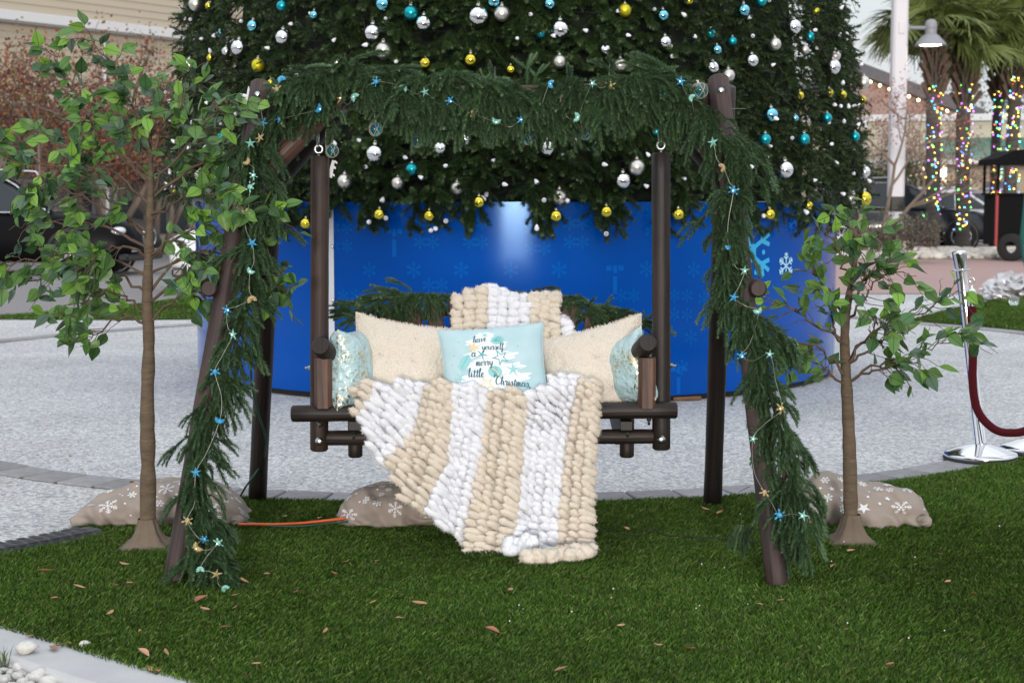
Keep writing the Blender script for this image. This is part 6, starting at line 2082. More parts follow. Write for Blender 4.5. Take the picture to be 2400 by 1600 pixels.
ft2, n2 = ficus('artificial_ficus_tree', pb2, pb2[1], RT, [0.0265, 0.025, 0.022, 0.0185, 0.016, 0.012, 0.009, 0.006], RB, 340, 0.061, 'short artificial ficus tree right of the swing', 9, 0.17)
print('ficus slots', n_slots, n2)
# green ribbon tied in the left tree
mb = MB()
for k in range(7):
    a = at(430 + random.uniform(-12, 12), 680 + random.uniform(-6, 6), 5.2); b = at(430 + random.choice((-1, 1)) * random.uniform(15, 60), 680 + random.uniform(-55, 30), 5.2 + random.uniform(-.05, .05))
    add_tube(mb, smooth_path([a, (a + b) / 2 + np.array([0, 0, random.uniform(-.01, .02)]), b], 8), 0.0022, 4, True, flat=0.3)
tag(put('green_ribbon', mb, P('green_ribbon', (0.02, 0.26, 0.12), 0.3)), 'shiny green ribbon tied in the left ficus tree', 'ribbon')

# ================================================================== covered sandbags
MAT['sack'] = P('sack_cloth', (0.30, 0.25, 0.213), 0.85, noise=(5, 0.35, (0.235, 0.195, 0.168)), bump=(700, 0.25, 0.001))
MAT['sack_print'] = P('sack_print', (0.72, 0.72, 0.74), 0.85)
def sack(px0, px1, pyb, pyt, ctr_py, label, seed, prints, ztop, depth, lean=0.0, end_cut=2.6):
    rr = random.Random(seed)
    c = gp((px0 + px1) / 2, ctr_py)
    Yc = c[1]
    L_ = (px1 - px0) / ppm(Yc)
    Hh = ztop
    def f(u, v):
        u, v = np.asarray(u, float), np.asarray(v, float)
        e = np.clip(1 - np.abs(u) ** end_cut, 0, 1) ** 0.5
        a = math.pi * (v + 1) / 2
        y = -np.cos(a) * depth / 2 * (0.45 + 0.55 * e)
        z = Hh * np.sin(a) ** 0.75 * e * (1 + 0.18 * np.sin(u * 2.2 + seed) + lean * u)
        x = u * L_ / 2 * (1 + 0.03 * np.sin(a * 2))
        q = np.stack([x, y, z], -1)
        n = vnoise(q * 13 + seed * 5) - 0.5
        n2 = vnoise(np.stack([q[..., 0] * 30 + q[..., 2] * 22, q[..., 1] * 10, q[..., 2] * 8], -1) + seed) - 0.5
        low = np.clip(1 - q[..., 2] / (0.6 * Hh), 0, 1)
        rg = np.abs(vnoise(np.stack([q[..., 0] * 9 + 4 * q[..., 2], q[..., 1] * 9, q[..., 2] * 26 + q[..., 0] * 6], -1) + seed * 9) - 0.5)
        rg2 = np.abs(vnoise(np.stack([q[..., 0] * 24, q[..., 1] * 14 + 3, q[..., 2] * 40], -1) + seed * 4) - 0.5)
        q[..., 1] += (0.085 * rg + 0.03 * rg2) * (0.25 + low)
        q[..., 2] += (0.034 * n + 0.014 * n2 - 0.02 * rg) * np.clip(z / 0.03, 0, 1)
        q[..., 1] -= (0.04 * n + 0.05 * n2 * (0.3 + low))
        q[..., 2] = np.maximum(q[..., 2], 0.001)
        return q
    root = empty('covered_sandbag', (c[0], Yc, 0.012), label=label, cat='sandbag', group='sandbags in snowflake cloth')
    mb = MB()
    nu, nv = 90, 54
    U, V_ = np.meshgrid(np.linspace(-1, 1, nu), np.linspace(-1, 1, nv))
    A = f(U.ravel(), V_.ravel())
    mb.add(A, np.array([(i * nu + j, i * nu + j + 1, (i + 1) * nu + j + 1, (i + 1) * nu + j) for i in range(nv - 1) for j in range(nu - 1)]))
    put('cover', mb, MAT['sack'], root, world=False)
    arc = math.pi * (depth / 2 + Hh) / 2
    def surf(uv):
        u = np.clip(uv[:, 0], -1, 1); v = np.clip(uv[:, 1], -0.98, 0.98)
        q = f(u, v)
        e = 1e-3
        du = f(np.clip(u + e, -1, 1), v) - f(np.clip(u - e, -1, 1), v); dv = f(u, np.clip(v + e, -1, 1)) - f(u, np.clip(v - e, -1, 1))
        n = np.cross(du, dv); n /= np.maximum(np.linalg.norm(n, axis=1, keepdims=True), 1e-12)
        return q + n * 0.0022
    def to_uv(fn):
        return lambda q: surf(np.c_[q[:, 0] / (L_ / 2), q[:, 1] / (arc / 2) - 0.95])
    g1_ = to_uv(None)
    g = lambda q: np.c_[q, 0 * q[:, 0]]
    for (x, y, R, st) in prints:
        mb = MB()
        if st == 'dot': patch(mb, disc((x, y), R, 8), g)
        elif st == 'star': patch(mb, star_poly((x, y), R, 0.42, rr.uniform(0, 1)), g)
        else: draw_flake(mb, np.array([x, y]), R, R * (0.085 if R > 0.02 else 0.14), g, st, rr.uniform(0, 1))
        allv = np.vstack(mb.V); allv = g1_(allv[:, :2]); mb.V = [allv]
        put('snowflake_print' if st not in ('dot', 'star') else st + '_print', mb.mesh('print', smooth=False), MAT['sack_print'], root, world=False)
    return root, f
def scatter(L_, arc, n, seed, big, small, stars):
    rr = random.Random(seed); out = []
    tries = 0
    while len(out) < n and tries < 4000:
        tries += 1
        k = rr.random()
        R = rr.uniform(*big) if k < 0.4 else (rr.uniform(*small) if k < 0.75 else 0.0045)
        st = rr.choice((0, 2)) if k < 0.75 else ('star' if stars and rr.random() < 0.6 else 'dot')
        if st == 'star': R = rr.choice((0.008, 0.014, 0.024))
        x, y = rr.uniform(-L_ / 2 * 0.92, L_ / 2 * 0.92), rr.uniform(0.03, arc * 0.8)
        if any(math.hypot(x - a, y - b) < R + c + 0.006 for a, b, c, _ in out): continue
        out.append((x, y, R, st))
    return out
sacks = []
sacks.append(sack(178, 582, 1265, 1152, 1222, 'long tan snowflake-print sandbag behind the left ficus tree', 1, scatter(0.72, 0.28, 46, 2, (0.026, 0.042), (0.012, 0.018), False), 0.135, 0.34, 0.1, 3.2)[0])
sacks.append(sack(793, 1085, 1265, 1168, 1228, 'grey-brown snowflake-print sandbag lying under the bench blanket', 2, scatter(0.5, 0.28, 34, 4, (0.026, 0.04), (0.011, 0.017), False), 0.12, 0.30, -0.25, 3.0)[0])
sacks.append(sack(1868, 2168, 1265, 1152, 1222, 'square tan snowflake and star sandbag behind the right ficus tree', 3, scatter(0.55, 0.32, 36, 6, (0.03, 0.048), (0.014, 0.02), True), 0.15, 0.33, 0.0, 7.0)[0])
def knot(root, x, y, z, s, yaw):
    mb = MB(); add_ball(mb, (0, 0, 0), 1.0, 30, 16)
    V = mb.V[0]; a = np.arctan2(V[:, 2], V[:, 1])
    V = V * np.array([1.5, 0.8, 0.8]); k = 1 + 0.28 * np.sin(a * 7 + V[:, 0] * 3) * np.clip(V[:, 0] + 0.6, 0, 1.4) + 0.3 * np.clip(V[:, 0], 0, 2)
    V[:, 1:] *= k[:, None]
    c, s_ = math.cos(yaw), math.sin(yaw)
    V = np.c_[V[:, 0] * c - V[:, 1] * s_, V[:, 0] * s_ + V[:, 1] * c, V[:, 2]] * s
    V = V + np.array([x, y, z]); V[:, 2] = np.maximum(V[:, 2], 0.001)
    mb.V[0] = V
    put('tied_corner', mb, MAT['sack'], root, world=False)
knot(sacks[0], 0.31, -0.13, 0.018, 0.022, -0.9)
knot(sacks[2], 0.20, -0.14, 0.018, 0.024, -0.9)
# ================================================================== cables on the ground
def cable(name, pts, r, mat, label, n=60, cat='cable'):
    mb = MB(); add_tube(mb, smooth_path(pts, n), r, 8)
    return tag(put(name, mb, mat), label, cat)
MAT['orange'] = P('orange_cable', (0.62, 0.095, 0.02), 0.45); MAT['dgreen'] = P('green_cable', (0.01, 0.06, 0.035), 0.4)
def g3(px, py, z): p = gp(px, py, z); return p
cable('orange_extension_cord', [g3(560, 1228, 0.03), g3(640, 1228, 0.034), g3(700, 1226, 0.03), g3(760, 1220, 0.036), g3(810, 1214, 0.05)], 0.0055, MAT['orange'], 'orange extension cord running between the left sandbags')
cable('green_extension_cord', [g3(575, 1222, 0.03), g3(640, 1232, 0.03), g3(710, 1232, 0.028), g3(770, 1226, 0.032), g3(815, 1222, 0.04)], 0.0035, MAT['dgreen'], 'thin green cord lying beside the orange cord')
bm = at(592, 830, 5.9)
cable('green_power_cord', [at(597, 800, 5.88), at(589, 850, 5.92), at(590, 900, 5.96), at(603, 960, 5.98), at(619, 1010, 6.02), at(624, 1040, 6.06), at(615, 1080, 6.14), at(598, 1110, 6.12), at(576, 1140, 6.1), g3(562, 1165, 0.03)], 0.0042, MAT['dgreen'], 'dark green power cord hanging beside the left rear leg', 80)
cable('black_wire', [g3(1390, 1236, 0.03), g3(1420, 1240, 0.036), g3(1460, 1252, 0.03), g3(1510, 1250, 0.036), g3(1530, 1240, 0.045), g3(1560, 1254, 0.034), g3(1630, 1257, 0.036), g3(1700, 1262, 0.03), g3(1775, 1272, 0.03)], 0.0018, MAT['black'], 'thin black wire lying on the turf right of the blanket', 70)
# rubber cable ramp at the left edge
MAT['rubber'] = P('black_rubber', (0.022, 0.024, 0.03), 0.5)
ra, rb_ = gp(-140, 1322), gp(222, 1252)
d = (rb_ - ra); Lr = np.linalg.norm(d); yaw = math.atan2(d[1], d[0])
ramp = empty('cable_ramp', ra + np.array([0, 0, 0.004]), yaw, label='black rubber cable cover with raised tread at the left edge', cat='cable cover')
mb = MB()
w = 0.135
prof = [(-w / 2, 0.0), (-w / 2 + 0.03, 0.022), (w / 2 - 0.03, 0.022), (w / 2, 0.0)]
V = [(x, y, z) for x in (0, Lr) for (y, z) in prof]
mb.add(np.array(V), [(0, 4, 5, 1), (1, 5, 6, 2), (2, 6, 7, 3), (0, 1, 2, 3), (7, 6, 5, 4)])
put('body', mb.mesh('body', smooth=False), MAT['rubber'], ramp, world=False)
mb = MB()
for k in range(4):
    add_bevel_box(mb, (-0.017, -0.013 + k * 0.0075, 0.0), (0.017, -0.0095 + k * 0.0075, 0.0022), 0.0008)
tread = mb.mesh('tread', smooth=False, mat=P('rubber_tread', (0.035, 0.038, 0.045), 0.4))
nx = int(Lr / 0.045)
for i in range(nx):
    for j in range(3):
        put('tread', tread, None, ramp, world=False, loc=(0.02 + i * 0.045, -0.038 + j * 0.038, 0.0218), rot=(0, 0, 0.0 if (i + j) % 2 else math.pi / 2), scale=0.95)

# ================================================================== fallen leaves
DRY = [P('dry_leaf_tan', (0.42, 0.22, 0.11), 0.7, vary=0.3), P('dry_leaf_red', (0.33, 0.14, 0.08), 0.7, vary=0.3), P('dry_leaf_pink', (0.42, 0.24, 0.145), 0.7, vary=0.25)]
def dry_leaf(mat, seed):
    r = np.random.default_rng(seed)
    n = 9; t = np.linspace(0, 1, n)
    w = 0.20 * np.sin(np.pi * t ** 0.85) * r.uniform(0.8, 1.25)
    arc_ = r.uniform(0.1, 0.35); fold = r.uniform(0.3, 0.8)
    V = []
    for i in range(n):
        for s in (-1, 0, 1):
            V.append((t[i] - 0.5, s * w[i] + 0.1 * math.sin(t[i] * 3), arc_ * (t[i] - 0.5) ** 2 * 2 + fold * abs(s) * w[i]))
    F = [(i * 3 + j, (i + 1) * 3 + j, (i + 1) * 3 + j + 1, i * 3 + j + 1) for i in range(n - 1) for j in range(2)]
    mb = MB(); mb.add(np.array(V), F)
    return mb.mesh('dry_leaf', mat=mat)
DL = [dry_leaf(DRY[k % 3], k) for k in range(9)]
FL = [(125, 1374), (252, 1406), (181, 1349), (324, 1448), (265, 1345), (464, 1378), (538, 1367), (562, 1333), (681, 1360), (674, 1393), (520, 1440), (609, 1436), (611, 1318), (590, 1525), (746, 1448), (765, 1318), (793, 1290), (868, 1287), (918, 1420), (858, 1382), (964, 1385), (1170, 1355), (1343, 1325), (1290, 1537), (1428, 1437), (1517, 1388), (1583, 1488), (1655, 1178), (1744, 1388), (1620, 1168), (1792, 1378), (1915, 1300), (1943, 1445), (2175, 1335), (2239, 1363), (2042, 1527), (2160, 1272), (2189, 1107), (105, 1310), (298, 1338), (286, 1295), (1440, 1215), (1130, 1450), (330, 1500), (383, 1497), (737, 1207), (735, 1190), (540, 1395), (470, 1398), (1955, 1265), (1510, 1480), (655, 1186)]
def zone_of(x, y):
    if y < 1220: return 'on the turf towards its back edge' if x < 1800 else 'on the turf near the rope stand'
    if x < 400: return 'on the turf left of the left front leg'
    if x < 720 and y < 1460: return 'on the turf near the foot of the left garland'
    if x < 1450: return 'on the turf in front of the blanket'
    return 'on the turf between blanket and right leg' if x < 1800 else 'on the turf right of the right front leg'
items = [(x * S_, y * S_, 0.022, zone_of(x, y)) for x, y in FL]
items += [(x, y, 0.008, 'on the pale plaza left of the swing' if y < 1300 and x < 500 else ('on the pale plaza behind the bench' if y < 1300 else 'on the concrete kerb at the lower left')) for x, y in
          [(165, 1069), (88, 1068), (20, 1132), (15, 1241), (312, 1130), (660, 1075), (795, 1071), (122, 1520), (136, 1513), (70, 1490), (360, 1569), (372, 1574), (450, 1594), (160, 1510)]]
zones = {}
for it in sorted(items): zones.setdefault(it[3], []).append(it)
i = 0
for zn, lst in zones.items():
    for k, (x, y, z, _) in enumerate(lst):
        p = gp(x, y, z)
        flat_ = 0.35 if z > 0.01 else 0.15
        o = put('fallen_leaf', DL[i % 9], None, loc=p, rot=(random.uniform(-flat_, flat_), random.uniform(-flat_, flat_), random.uniform(-1.3, 1.3) + (math.pi if i % 2 else 0)), scale=random.uniform(0.026, 0.044) * random.choice((0.75, 1, 1, 1.35)))
        tag(o, 'dry leaf %s, %s from left' % (zn, ordn[k]) if len(lst) > 1 else 'curled dry brown leaf ' + zn, 'leaf', 'dry leaves ' + zn)
        i += 1
# white flecks on the turf
mb = MB()
for k in range(26):
    p = gp(random.uniform(1000, 2380), random.uniform(1130, 1500), 0.03)
    add_ball(mb, p, random.uniform(0.0015, 0.003), 5, 4)
o = tag(put('white_flecks', mb, MAT['white_wood']), 'tiny white flecks of fake snow scattered on the turf', 'debris', kind='stuff')
# grass tuft beside the stones
mb = MB()
p0 = gp(8, 1545)
for k in range(16):
    a = random.uniform(0, 6.28); l = random.uniform(0.04, 0.075)
    q = p0 + np.array([random.uniform(-.01, .01), random.uniform(-.01, .01), -0.02])
    tip = q + np.array([math.cos(a) * l * 0.4, math.sin(a) * l * 0.4, l])
    wv = np.array([math.sin(a), -math.cos(a), 0]) * 0.0015
    mb.add([q - wv, q + wv, (q + tip) / 2 + wv + [0, 0, .01], (q + tip) / 2 - wv + [0, 0, .01], tip], [(0, 1, 2, 3), (3, 2, 4)], (0.09, 0.14, 0.04))
tag(put('weed_tuft', mb, MAT['blade']), 'green weed tuft growing among the white stones', 'weed')

# ================================================================== velvet rope and its stands
MAT['chrome'] = P('chrome', (0.70, 0.70, 0.72), 0.09, metal=1.0)
MAT['velvet'] = P('red_velvet', (0.045, 0.003, 0.006), 0.85, spec=0.15, sheen=0.25, noise=(60, 0.4, (0.04, 0.002, 0.005)), bump=((300, 300, 300), 0.4, 0.002))
MAT['velvet'].node_tree.nodes['Principled BSDF'].inputs['Sheen Tint'].default_value = (0.5, 0.05, 0.08, 1)
def stanchion(px_b, py_b, top_px, top_py, label):
    b = gp(px_b, py_b)
    Yb = b[1]
    t = at(top_px, top_py, Yb)
    root = empty('rope_stand', (b[0], b[1], 0), label=label, cat='rope stand')
    mb = MB(); add_lathe(mb, [(0.0, 0.002), (0.172, 0.002), (0.174, 0.012), (0.170, 0.020), (0.165, 0.022), (0.0, 0.022)], b, 56); put('rubber_ring', mb, MAT['black'], root)
    mb = MB(); add_lathe(mb, [(0.169, 0.021), (0.170, 0.031), (0.166, 0.037), (0.150, 0.043), (0.10, 0.062), (0.05, 0.076), (0.030, 0.080), (0.0, 0.080)], b, 64); put('base', mb, MAT['chrome'], root)
    ax = t - (b + np.array([0, 0, 0.08])); Lp = np.linalg.norm(ax); ax = ax / Lp
    o = b + np.array([0, 0, 0.079])
    mb = MB(); add_lathe(mb, [(0.0265, 0), (0.0265, 0.008), (0.0255, 0.009), (0.0255, Lp - 0.10)], o, 36, axis=ax); put('pole', mb, MAT['chrome'], root)
    mb = MB(); add_lathe(mb, [(0.0262, Lp - 0.10), (0.0262, Lp - 0.082), (0.028, Lp - 0.075), (0.034, Lp - 0.012), (0.034, Lp - 0.004), (0.031, Lp), (0.0, Lp + 0.004)], o, 36, axis=ax); put('finial', mb, MAT['chrome'], root)
    mb = MB(); add_torus(mb, o + ax * (Lp - 0.088), 0.038, 0.003, ax, 36, 8); put('rope_ring', mb, MAT['chrome'], root)
    return root, o, ax, Lp
st1, o1, ax1, L1 = stanchion(2298, 1078, 2248, 588, 'chrome rope stand with domed base at the right edge of the turf')
st2, o2, ax2, L2 = stanchion(2428, 1062, 2416, 575, 'second chrome rope stand cut off by the right edge')
Y1 = o1[1]
rope = empty('velvet_rope', at(2340, 900, Y1 - 0.06), label='dark red velvet rope hanging from the chrome stand', cat='rope')
path = [at(x, y, Y1 - 0.05 - 0.02 * k) for k, (x, y) in enumerate([(2279, 715), (2281, 800), (2280, 900), (2293, 965), (2330, 1005), (2370, 1014), (2410, 1005), (2450, 960), (2470, 860), (2480, 740)])]
mb = MB(); add_tube(mb, smooth_path(path, 70), 0.0195, 16); put('cord', mb, MAT['velvet'], rope)
c0 = at(2278, 716, Y1 - 0.05)
mb = MB(); add_lathe(mb, [(0.021, -0.002), (0.021, 0.06), (0.0185, 0.072), (0.010, 0.080), (0.005, 0.083), (0.005, 0.095), (0, 0.096)], c0, 28, axis=(-0.03, 0, 1)); put('end_cap', mb, MAT['chrome'], rope)
mb = MB(); add_torus(mb, c0 + np.array([-0.003, 0, 0.118]), 0.012, 0.003, (0.3, 1, 0), 20, 7)
put('snap_hook', mb, MAT['chrome'], rope)
# ================================================================== buildings behind
MAT['siding'] = P('cream_siding', (0.43, 0.375, 0.29), 0.8, noise=(0.6, 0.3, (0.38, 0.335, 0.265)))
MAT['trim'] = P('white_trim', (0.58, 0.58, 0.59), 0.7)
MAT['taupe'] = P('taupe_stucco', (0.27, 0.23, 0.195), 0.9, noise=(1.5, 0.4, (0.22, 0.19, 0.165)))
MAT['dark_glass'] = P('dark_glass', (0.015, 0.018, 0.022), 0.06, spec=0.7)
MAT['roof_grey'] = P('roof_grey', (0.10, 0.10, 0.11), 0.85, noise=(3, 0.4, (0.07, 0.07, 0.08)))
class Frame2:
    """A wall plane: u along the wall, v out of it (towards the camera), z up."""
    def __init__(self, p0, p1):
        self.p0 = np.array(p0, float); d = np.array(p1, float) - self.p0
        self.L = np.linalg.norm(d); self.yaw = math.atan2(d[1], d[0])
    def root(self, name, label, cat):
        return empty(name, (self.p0[0], self.p0[1], 0), self.yaw, label, cat)
def wbox(root, name, mat, u0, u1, v0, v1, z0, z1, bev=0.0):
    mb = MB()
    if bev: add_bevel_box(mb, (u0, v0, z0), (u1, v1, z1), bev)
    else: add_box(mb, (u0, v0, z0), (u1, v1, z1))
    return put(name, mb.mesh(name, smooth=False), mat, root, world=False)
a0 = at(0, 50, 46.0); a1 = at(437, 97, 51.7)
dv_ = (a1 - a0)[:2] / np.linalg.norm((a1 - a0)[:2])
W0 = a0[:2] - dv_ * 9.0; W1 = a0[:2] + dv_ * 20.0
FB = Frame2(W0, W1)
bld = FB.root('sided_building', 'cream clapboard building with white fascia behind the left ficus tree', 'building')
ZF = a0[2]
LW = FB.L
# local: x along, +y away from the camera for this direction
wbox(bld, 'wall', MAT['taupe'], 0, LW, 0.0, 8.0, 0, 3.9)
wbox(bld, 'upper_wall', MAT['siding'], 0, LW, 0.05, 8.0, 3.9, 13.5)
def clap(z0, z1, v, step):
    mb = MB()
    mb.add([(0, v, 0), (LW, v, 0), (LW, v + 0.03, step), (0, v + 0.03, step), (0, v + 0.04, 0), (LW, v + 0.04, 0)], [(0, 1, 2, 3), (0, 4, 5, 1)])
    me = mb.mesh('clapboard', smooth=False, mat=MAT['siding'])
    z = z0
    while z < z1:
        put('clapboard', me, None, bld, world=False, loc=(0, 0, z))
        z += step
clap(4.0, ZF - 0.02, 0.0, 0.19)
clap(ZF + 0.32, 11.5, -0.32, 0.235)
wbox(bld, 'upper_wall', MAT['siding'], 0, LW, -0.27, 0.04, ZF + 0.02, 13.5)
wbox(bld, 'fascia', MAT['trim'], -0.2, LW + 0.2, -0.46, -0.28, ZF, ZF + 0.30, 0.02)
wbox(bld, 'soffit', MAT['trim'], -0.2, LW + 0.2, -0.30, 0.06, ZF - 0.03, ZF + 0.03)
wbox(bld, 'porch_roof', MAT['roof_grey'], -0.2, LW * 0.5, -2.6, 0.02, 3.75, 3.95, 0.02)
for k in range(7):
    u = 1.5 + k * 3.9
    g = wbox(bld, 'shop_front', MAT['dark_glass'], u, u + 2.9, -0.03, 0.02, 0.2, 3.0)
    for j in range(4):
        wbox(g, 'mullion', MAT['roof_grey'], u + j * 2.82 / 3, u + j * 2.82 / 3 + 0.08, -0.06, -0.031, 0.2, 3.0)
for k in range(0):
    u = 4.0 + k * 4.6
    w_ = wbox(bld, 'window', MAT['dark_glass'], u, u + 1.5, -0.06, -0.02, 4.4, 6.0)
    wbox(w_, 'frame', MAT['trim'], u - 0.12, u, -0.09, 0.0, 4.3, 6.1); wbox(w_, 'frame', MAT['trim'], u + 1.5, u + 1.62, -0.09, 0.0, 4.3, 6.1)
    wbox(w_, 'frame', MAT['trim'], u, u + 1.5, -0.09, 0.0, 6.0, 6.12); wbox(w_, 'sill', MAT['trim'], u, u + 1.5, -0.12, 0.0, 4.28, 4.4)
for u in (12.6,):
    mb = MB(); add_tube(mb, [(u, -0.2, 0), (u, -0.2, 6.3)], 0.06, 8); put('downspout', mb, MAT['trim'], bld, world=False)

# right hand shops
FR = Frame2((9.5, 74), (34, 70))
sh = FR.root('shop_building', 'low cream shop with green metal awning and lit windows behind the palms', 'building')
LW = FR.L
wbox(sh, 'wall', MAT['siding'], 0, LW, 0, 10, 0, 5.0)
MAT['board_cream'] = P('cream_board', (0.50, 0.47, 0.38), 0.7)  # one even cream for the shop clapboards
for k in range(8):
    wbox(sh, 'clapboard', MAT['board_cream'], 0, LW, -0.05 - 0.01 * (k % 2), 0.0, 3.7 + k * 0.16, 3.85 + k * 0.16)
wbox(sh, 'cornice', MAT['trim'], -0.3, LW, -0.45, 0.3, 4.98, 5.3, 0.03)
MAT['green_metal'] = P('green_metal', (0.075, 0.20, 0.155), 0.45, noise=(0.8, 0.3, (0.06, 0.16, 0.125)))
def awning(u0, u1):
    mb = MB()
    mb.add([(u0, -2.6, 3.3), (u1, -2.6, 3.3), (u1, 0.0, 4.25), (u0, 0.0, 4.25), (u0, -2.6, 3.18), (u1, -2.6, 3.18)], [(0, 1, 2, 3), (4, 5, 1, 0), (0, 3, 4), (1, 5, 2)])
    o = put('awning', mb.mesh('awning', smooth=False), MAT['green_metal'], sh, world=False)
    n = int((u1 - u0) / 0.45)
    for k in range(n + 1):
        u = u0 + (u1 - u0) * k / n
        mb = MB(); add_tube(mb, [(u, -2.6, 3.32), (u, 0.0, 4.27)], 0.025, 5)
        put('seam', mb, MAT['green_metal'], o, world=False)
awning(10.5, LW)
wbox(sh, 'white_beam', MAT['trim'], 4.0, LW, -2.55, -2.35, 2.95, 3.17)
def mat_lit(name, c, s):
    m, nt, b = new_mat(name)
    N, L = nt.nodes, nt.links
    tc = N.new('ShaderNodeTexCoord'); no = N.new('ShaderNodeTexNoise'); no.inputs['Scale'].default_value = 1.4; no.inputs['Detail'].default_value = 3
    r = N.new('ShaderNodeValToRGB'); r.color_ramp.elements[0].position = 0.38; r.color_ramp.elements[0].color = (c[0] * 0.12, c[1] * 0.09, c[2] * 0.08, 1); r.color_ramp.elements[1].position = 0.62; r.color_ramp.elements[1].color = (*c, 1)
    L.new(tc.outputs['Object'], no.inputs['Vector']); L.new(no.outputs['Fac'], r.inputs[0]); L.new(r.outputs[0], b.inputs['Emission Color']); b.inputs['Emission Strength'].default_value = s
    b.inputs['Base Color'].default_value = (0.05, 0.04, 0.03, 1); b.inputs['Roughness'].default_value = 0.1
    return m
MAT['lit'] = mat_lit('lit_interior', (1.0, 0.55, 0.16), 1.6)
MAT['grey_frame'] = P('grey_frame', (0.22, 0.26, 0.28), 0.6)
for (u0, u1, z0, z1) in ((8.4, 11.0, 0.6, 3.0), (14.6, 15.6, 0.3, 2.9), (16.0, 19.2, 0.5, 2.9), (19.6, 22.4, 0.5, 2.9)):
    g = wbox(sh, 'lit_window', MAT['lit'], u0, u1, -0.08, -0.04, z0, z1)
    n = 3
    for k in range(n + 1):
        u = u0 + (u1 - u0) * k / n
        wbox(g, 'mullion', MAT['grey_frame'], u - 0.05, u + 0.05, -0.16, -0.081, z0 - 0.05, z1 + 0.05)
    wbox(g, 'transom', MAT['grey_frame'], u0, u1, -0.15, -0.082, z0 + (z1 - z0) * 0.55, z0 + (z1 - z0) * 0.55 + 0.14)
wbox(sh, 'door', P('dark_blue_door', (0.02, 0.035, 0.07), 0.5), 12.6, 13.6, -0.09, -0.04, 0, 2.2)
# gabled building further back
FG = Frame2((12.0, 96), (34, 96))
gb = FG.root('gabled_building', 'brown building with long grey gable roof behind the lamp post', 'building')
MAT['brownwall'] = P('rose_brown_wall', (0.30, 0.22, 0.20), 0.9)
pk = at(2010, 150, 96)[0] - 12.0; pz = at(2010, 148, 96)[2]; ez_x = at(2300, 258, 96)[0] - 12.0; ez = at(2300, 258, 96)[2]
sl = (pz - ez) / (ez_x - pk)
mb = MB(); add_prism(mb, [(2 * pk - ez_x, 0), (ez_x - 0.8, 0), (ez_x - 0.8, ez), (pk, pz - 0.6), (2 * pk - ez_x, ez)], 0, 14)
put('wall', mb.mesh('wall', smooth=False), MAT['brownwall'], gb, world=False)
for s in (-1, 1):
    mb = MB(); add_prism(mb, [(pk, pz), (pk + s * (ez_x - pk), ez), (pk + s * (ez_x - pk), ez - 0.7), (pk, pz - 0.75)][::s], -0.7, 14)
    put('roof', mb.mesh('roof', smooth=False), MAT['roof_grey'], gb, world=False)
MAT['warm_bulb'] = P('warm_bulb', (1, 0.8, 0.5), 0.4, emit=((1.0, 0.72, 0.35), 6.0))
mb = MB(); add_ball(mb, (0, 0, 0), 0.09, 8, 6); wb_me = mb.mesh('bulb', mat=MAT['warm_bulb'])
es = empty('eave_light_string', (12 + pk, 95, pz), label='string of warm bulbs along the gable roof edge', cat='light string')
mb = MB(); add_tube(mb, [(12 + pk, 95.1, pz - 0.9), (12 + ez_x, 95.1, ez - 0.9)], 0.02, 4); put('wire', mb, MAT['black'], es)
for k in range(14):
    f = k / 13
    put('bulb', wb_me, None, es, loc=(12 + pk + f * (ez_x - pk), 95.05, pz - 1.0 + f * (ez - pz)))

# ================================================================== cars
def mat_paint(name, c, rough=0.2, metal=0.0):
    return P(name, c, rough, metal=metal, coat=0.35, spec=0.4)
MAT['tyre'] = P('tyre', (0.012, 0.012, 0.012), 0.85); MAT['rim'] = P('alloy_rim', (0.55, 0.56, 0.58), 0.25, metal=1.0); MAT['carglass'] = P('car_glass', (0.02, 0.026, 0.032), 0.06, spec=0.5)
MAT['headlamp'] = P('headlamp', (0.62, 0.64, 0.68), 0.1, metal=0.6); MAT['amber'] = P('amber_lamp', (0.8, 0.25, 0.02), 0.2, emit=((1, 0.3, 0.02), 0.6)); MAT['grille'] = P('grille_black', (0.01, 0.01, 0.01), 0.35); MAT['red_lamp'] = P('tail_lamp', (0.35, 0.01, 0.01), 0.2)
def loft(mb, secs):
    n = len(secs[0])
    V = np.vstack(secs)
    F = [(k * n + i, k * n + (i + 1) % n, (k + 1) * n + (i + 1) % n, (k + 1) * n + i) for k in range(len(secs) - 1) for i in range(n)]
    F += [tuple(range(n))[::-1], tuple((len(secs) - 1) * n + i for i in range(n))]
    mb.add(V, F)
def car_sec(x, z0, z1, w0, w1):
    """rounded cross-section of the body at x"""
    pts = [(-w0 * 0.92, z0), (-w0, z0 + 0.07), (-w0 * 1.01, (z0 + z1) * 0.5), (-w1, z1 - 0.08), (-w1 * 0.93, z1), (w1 * 0.93, z1), (w1, z1 - 0.08), (w0 * 1.01, (z0 + z1) * 0.5), (w0, z0 + 0.07), (w0 * 0.92, z0)]
    return np.array([(x, y, z) for y, z in pts])
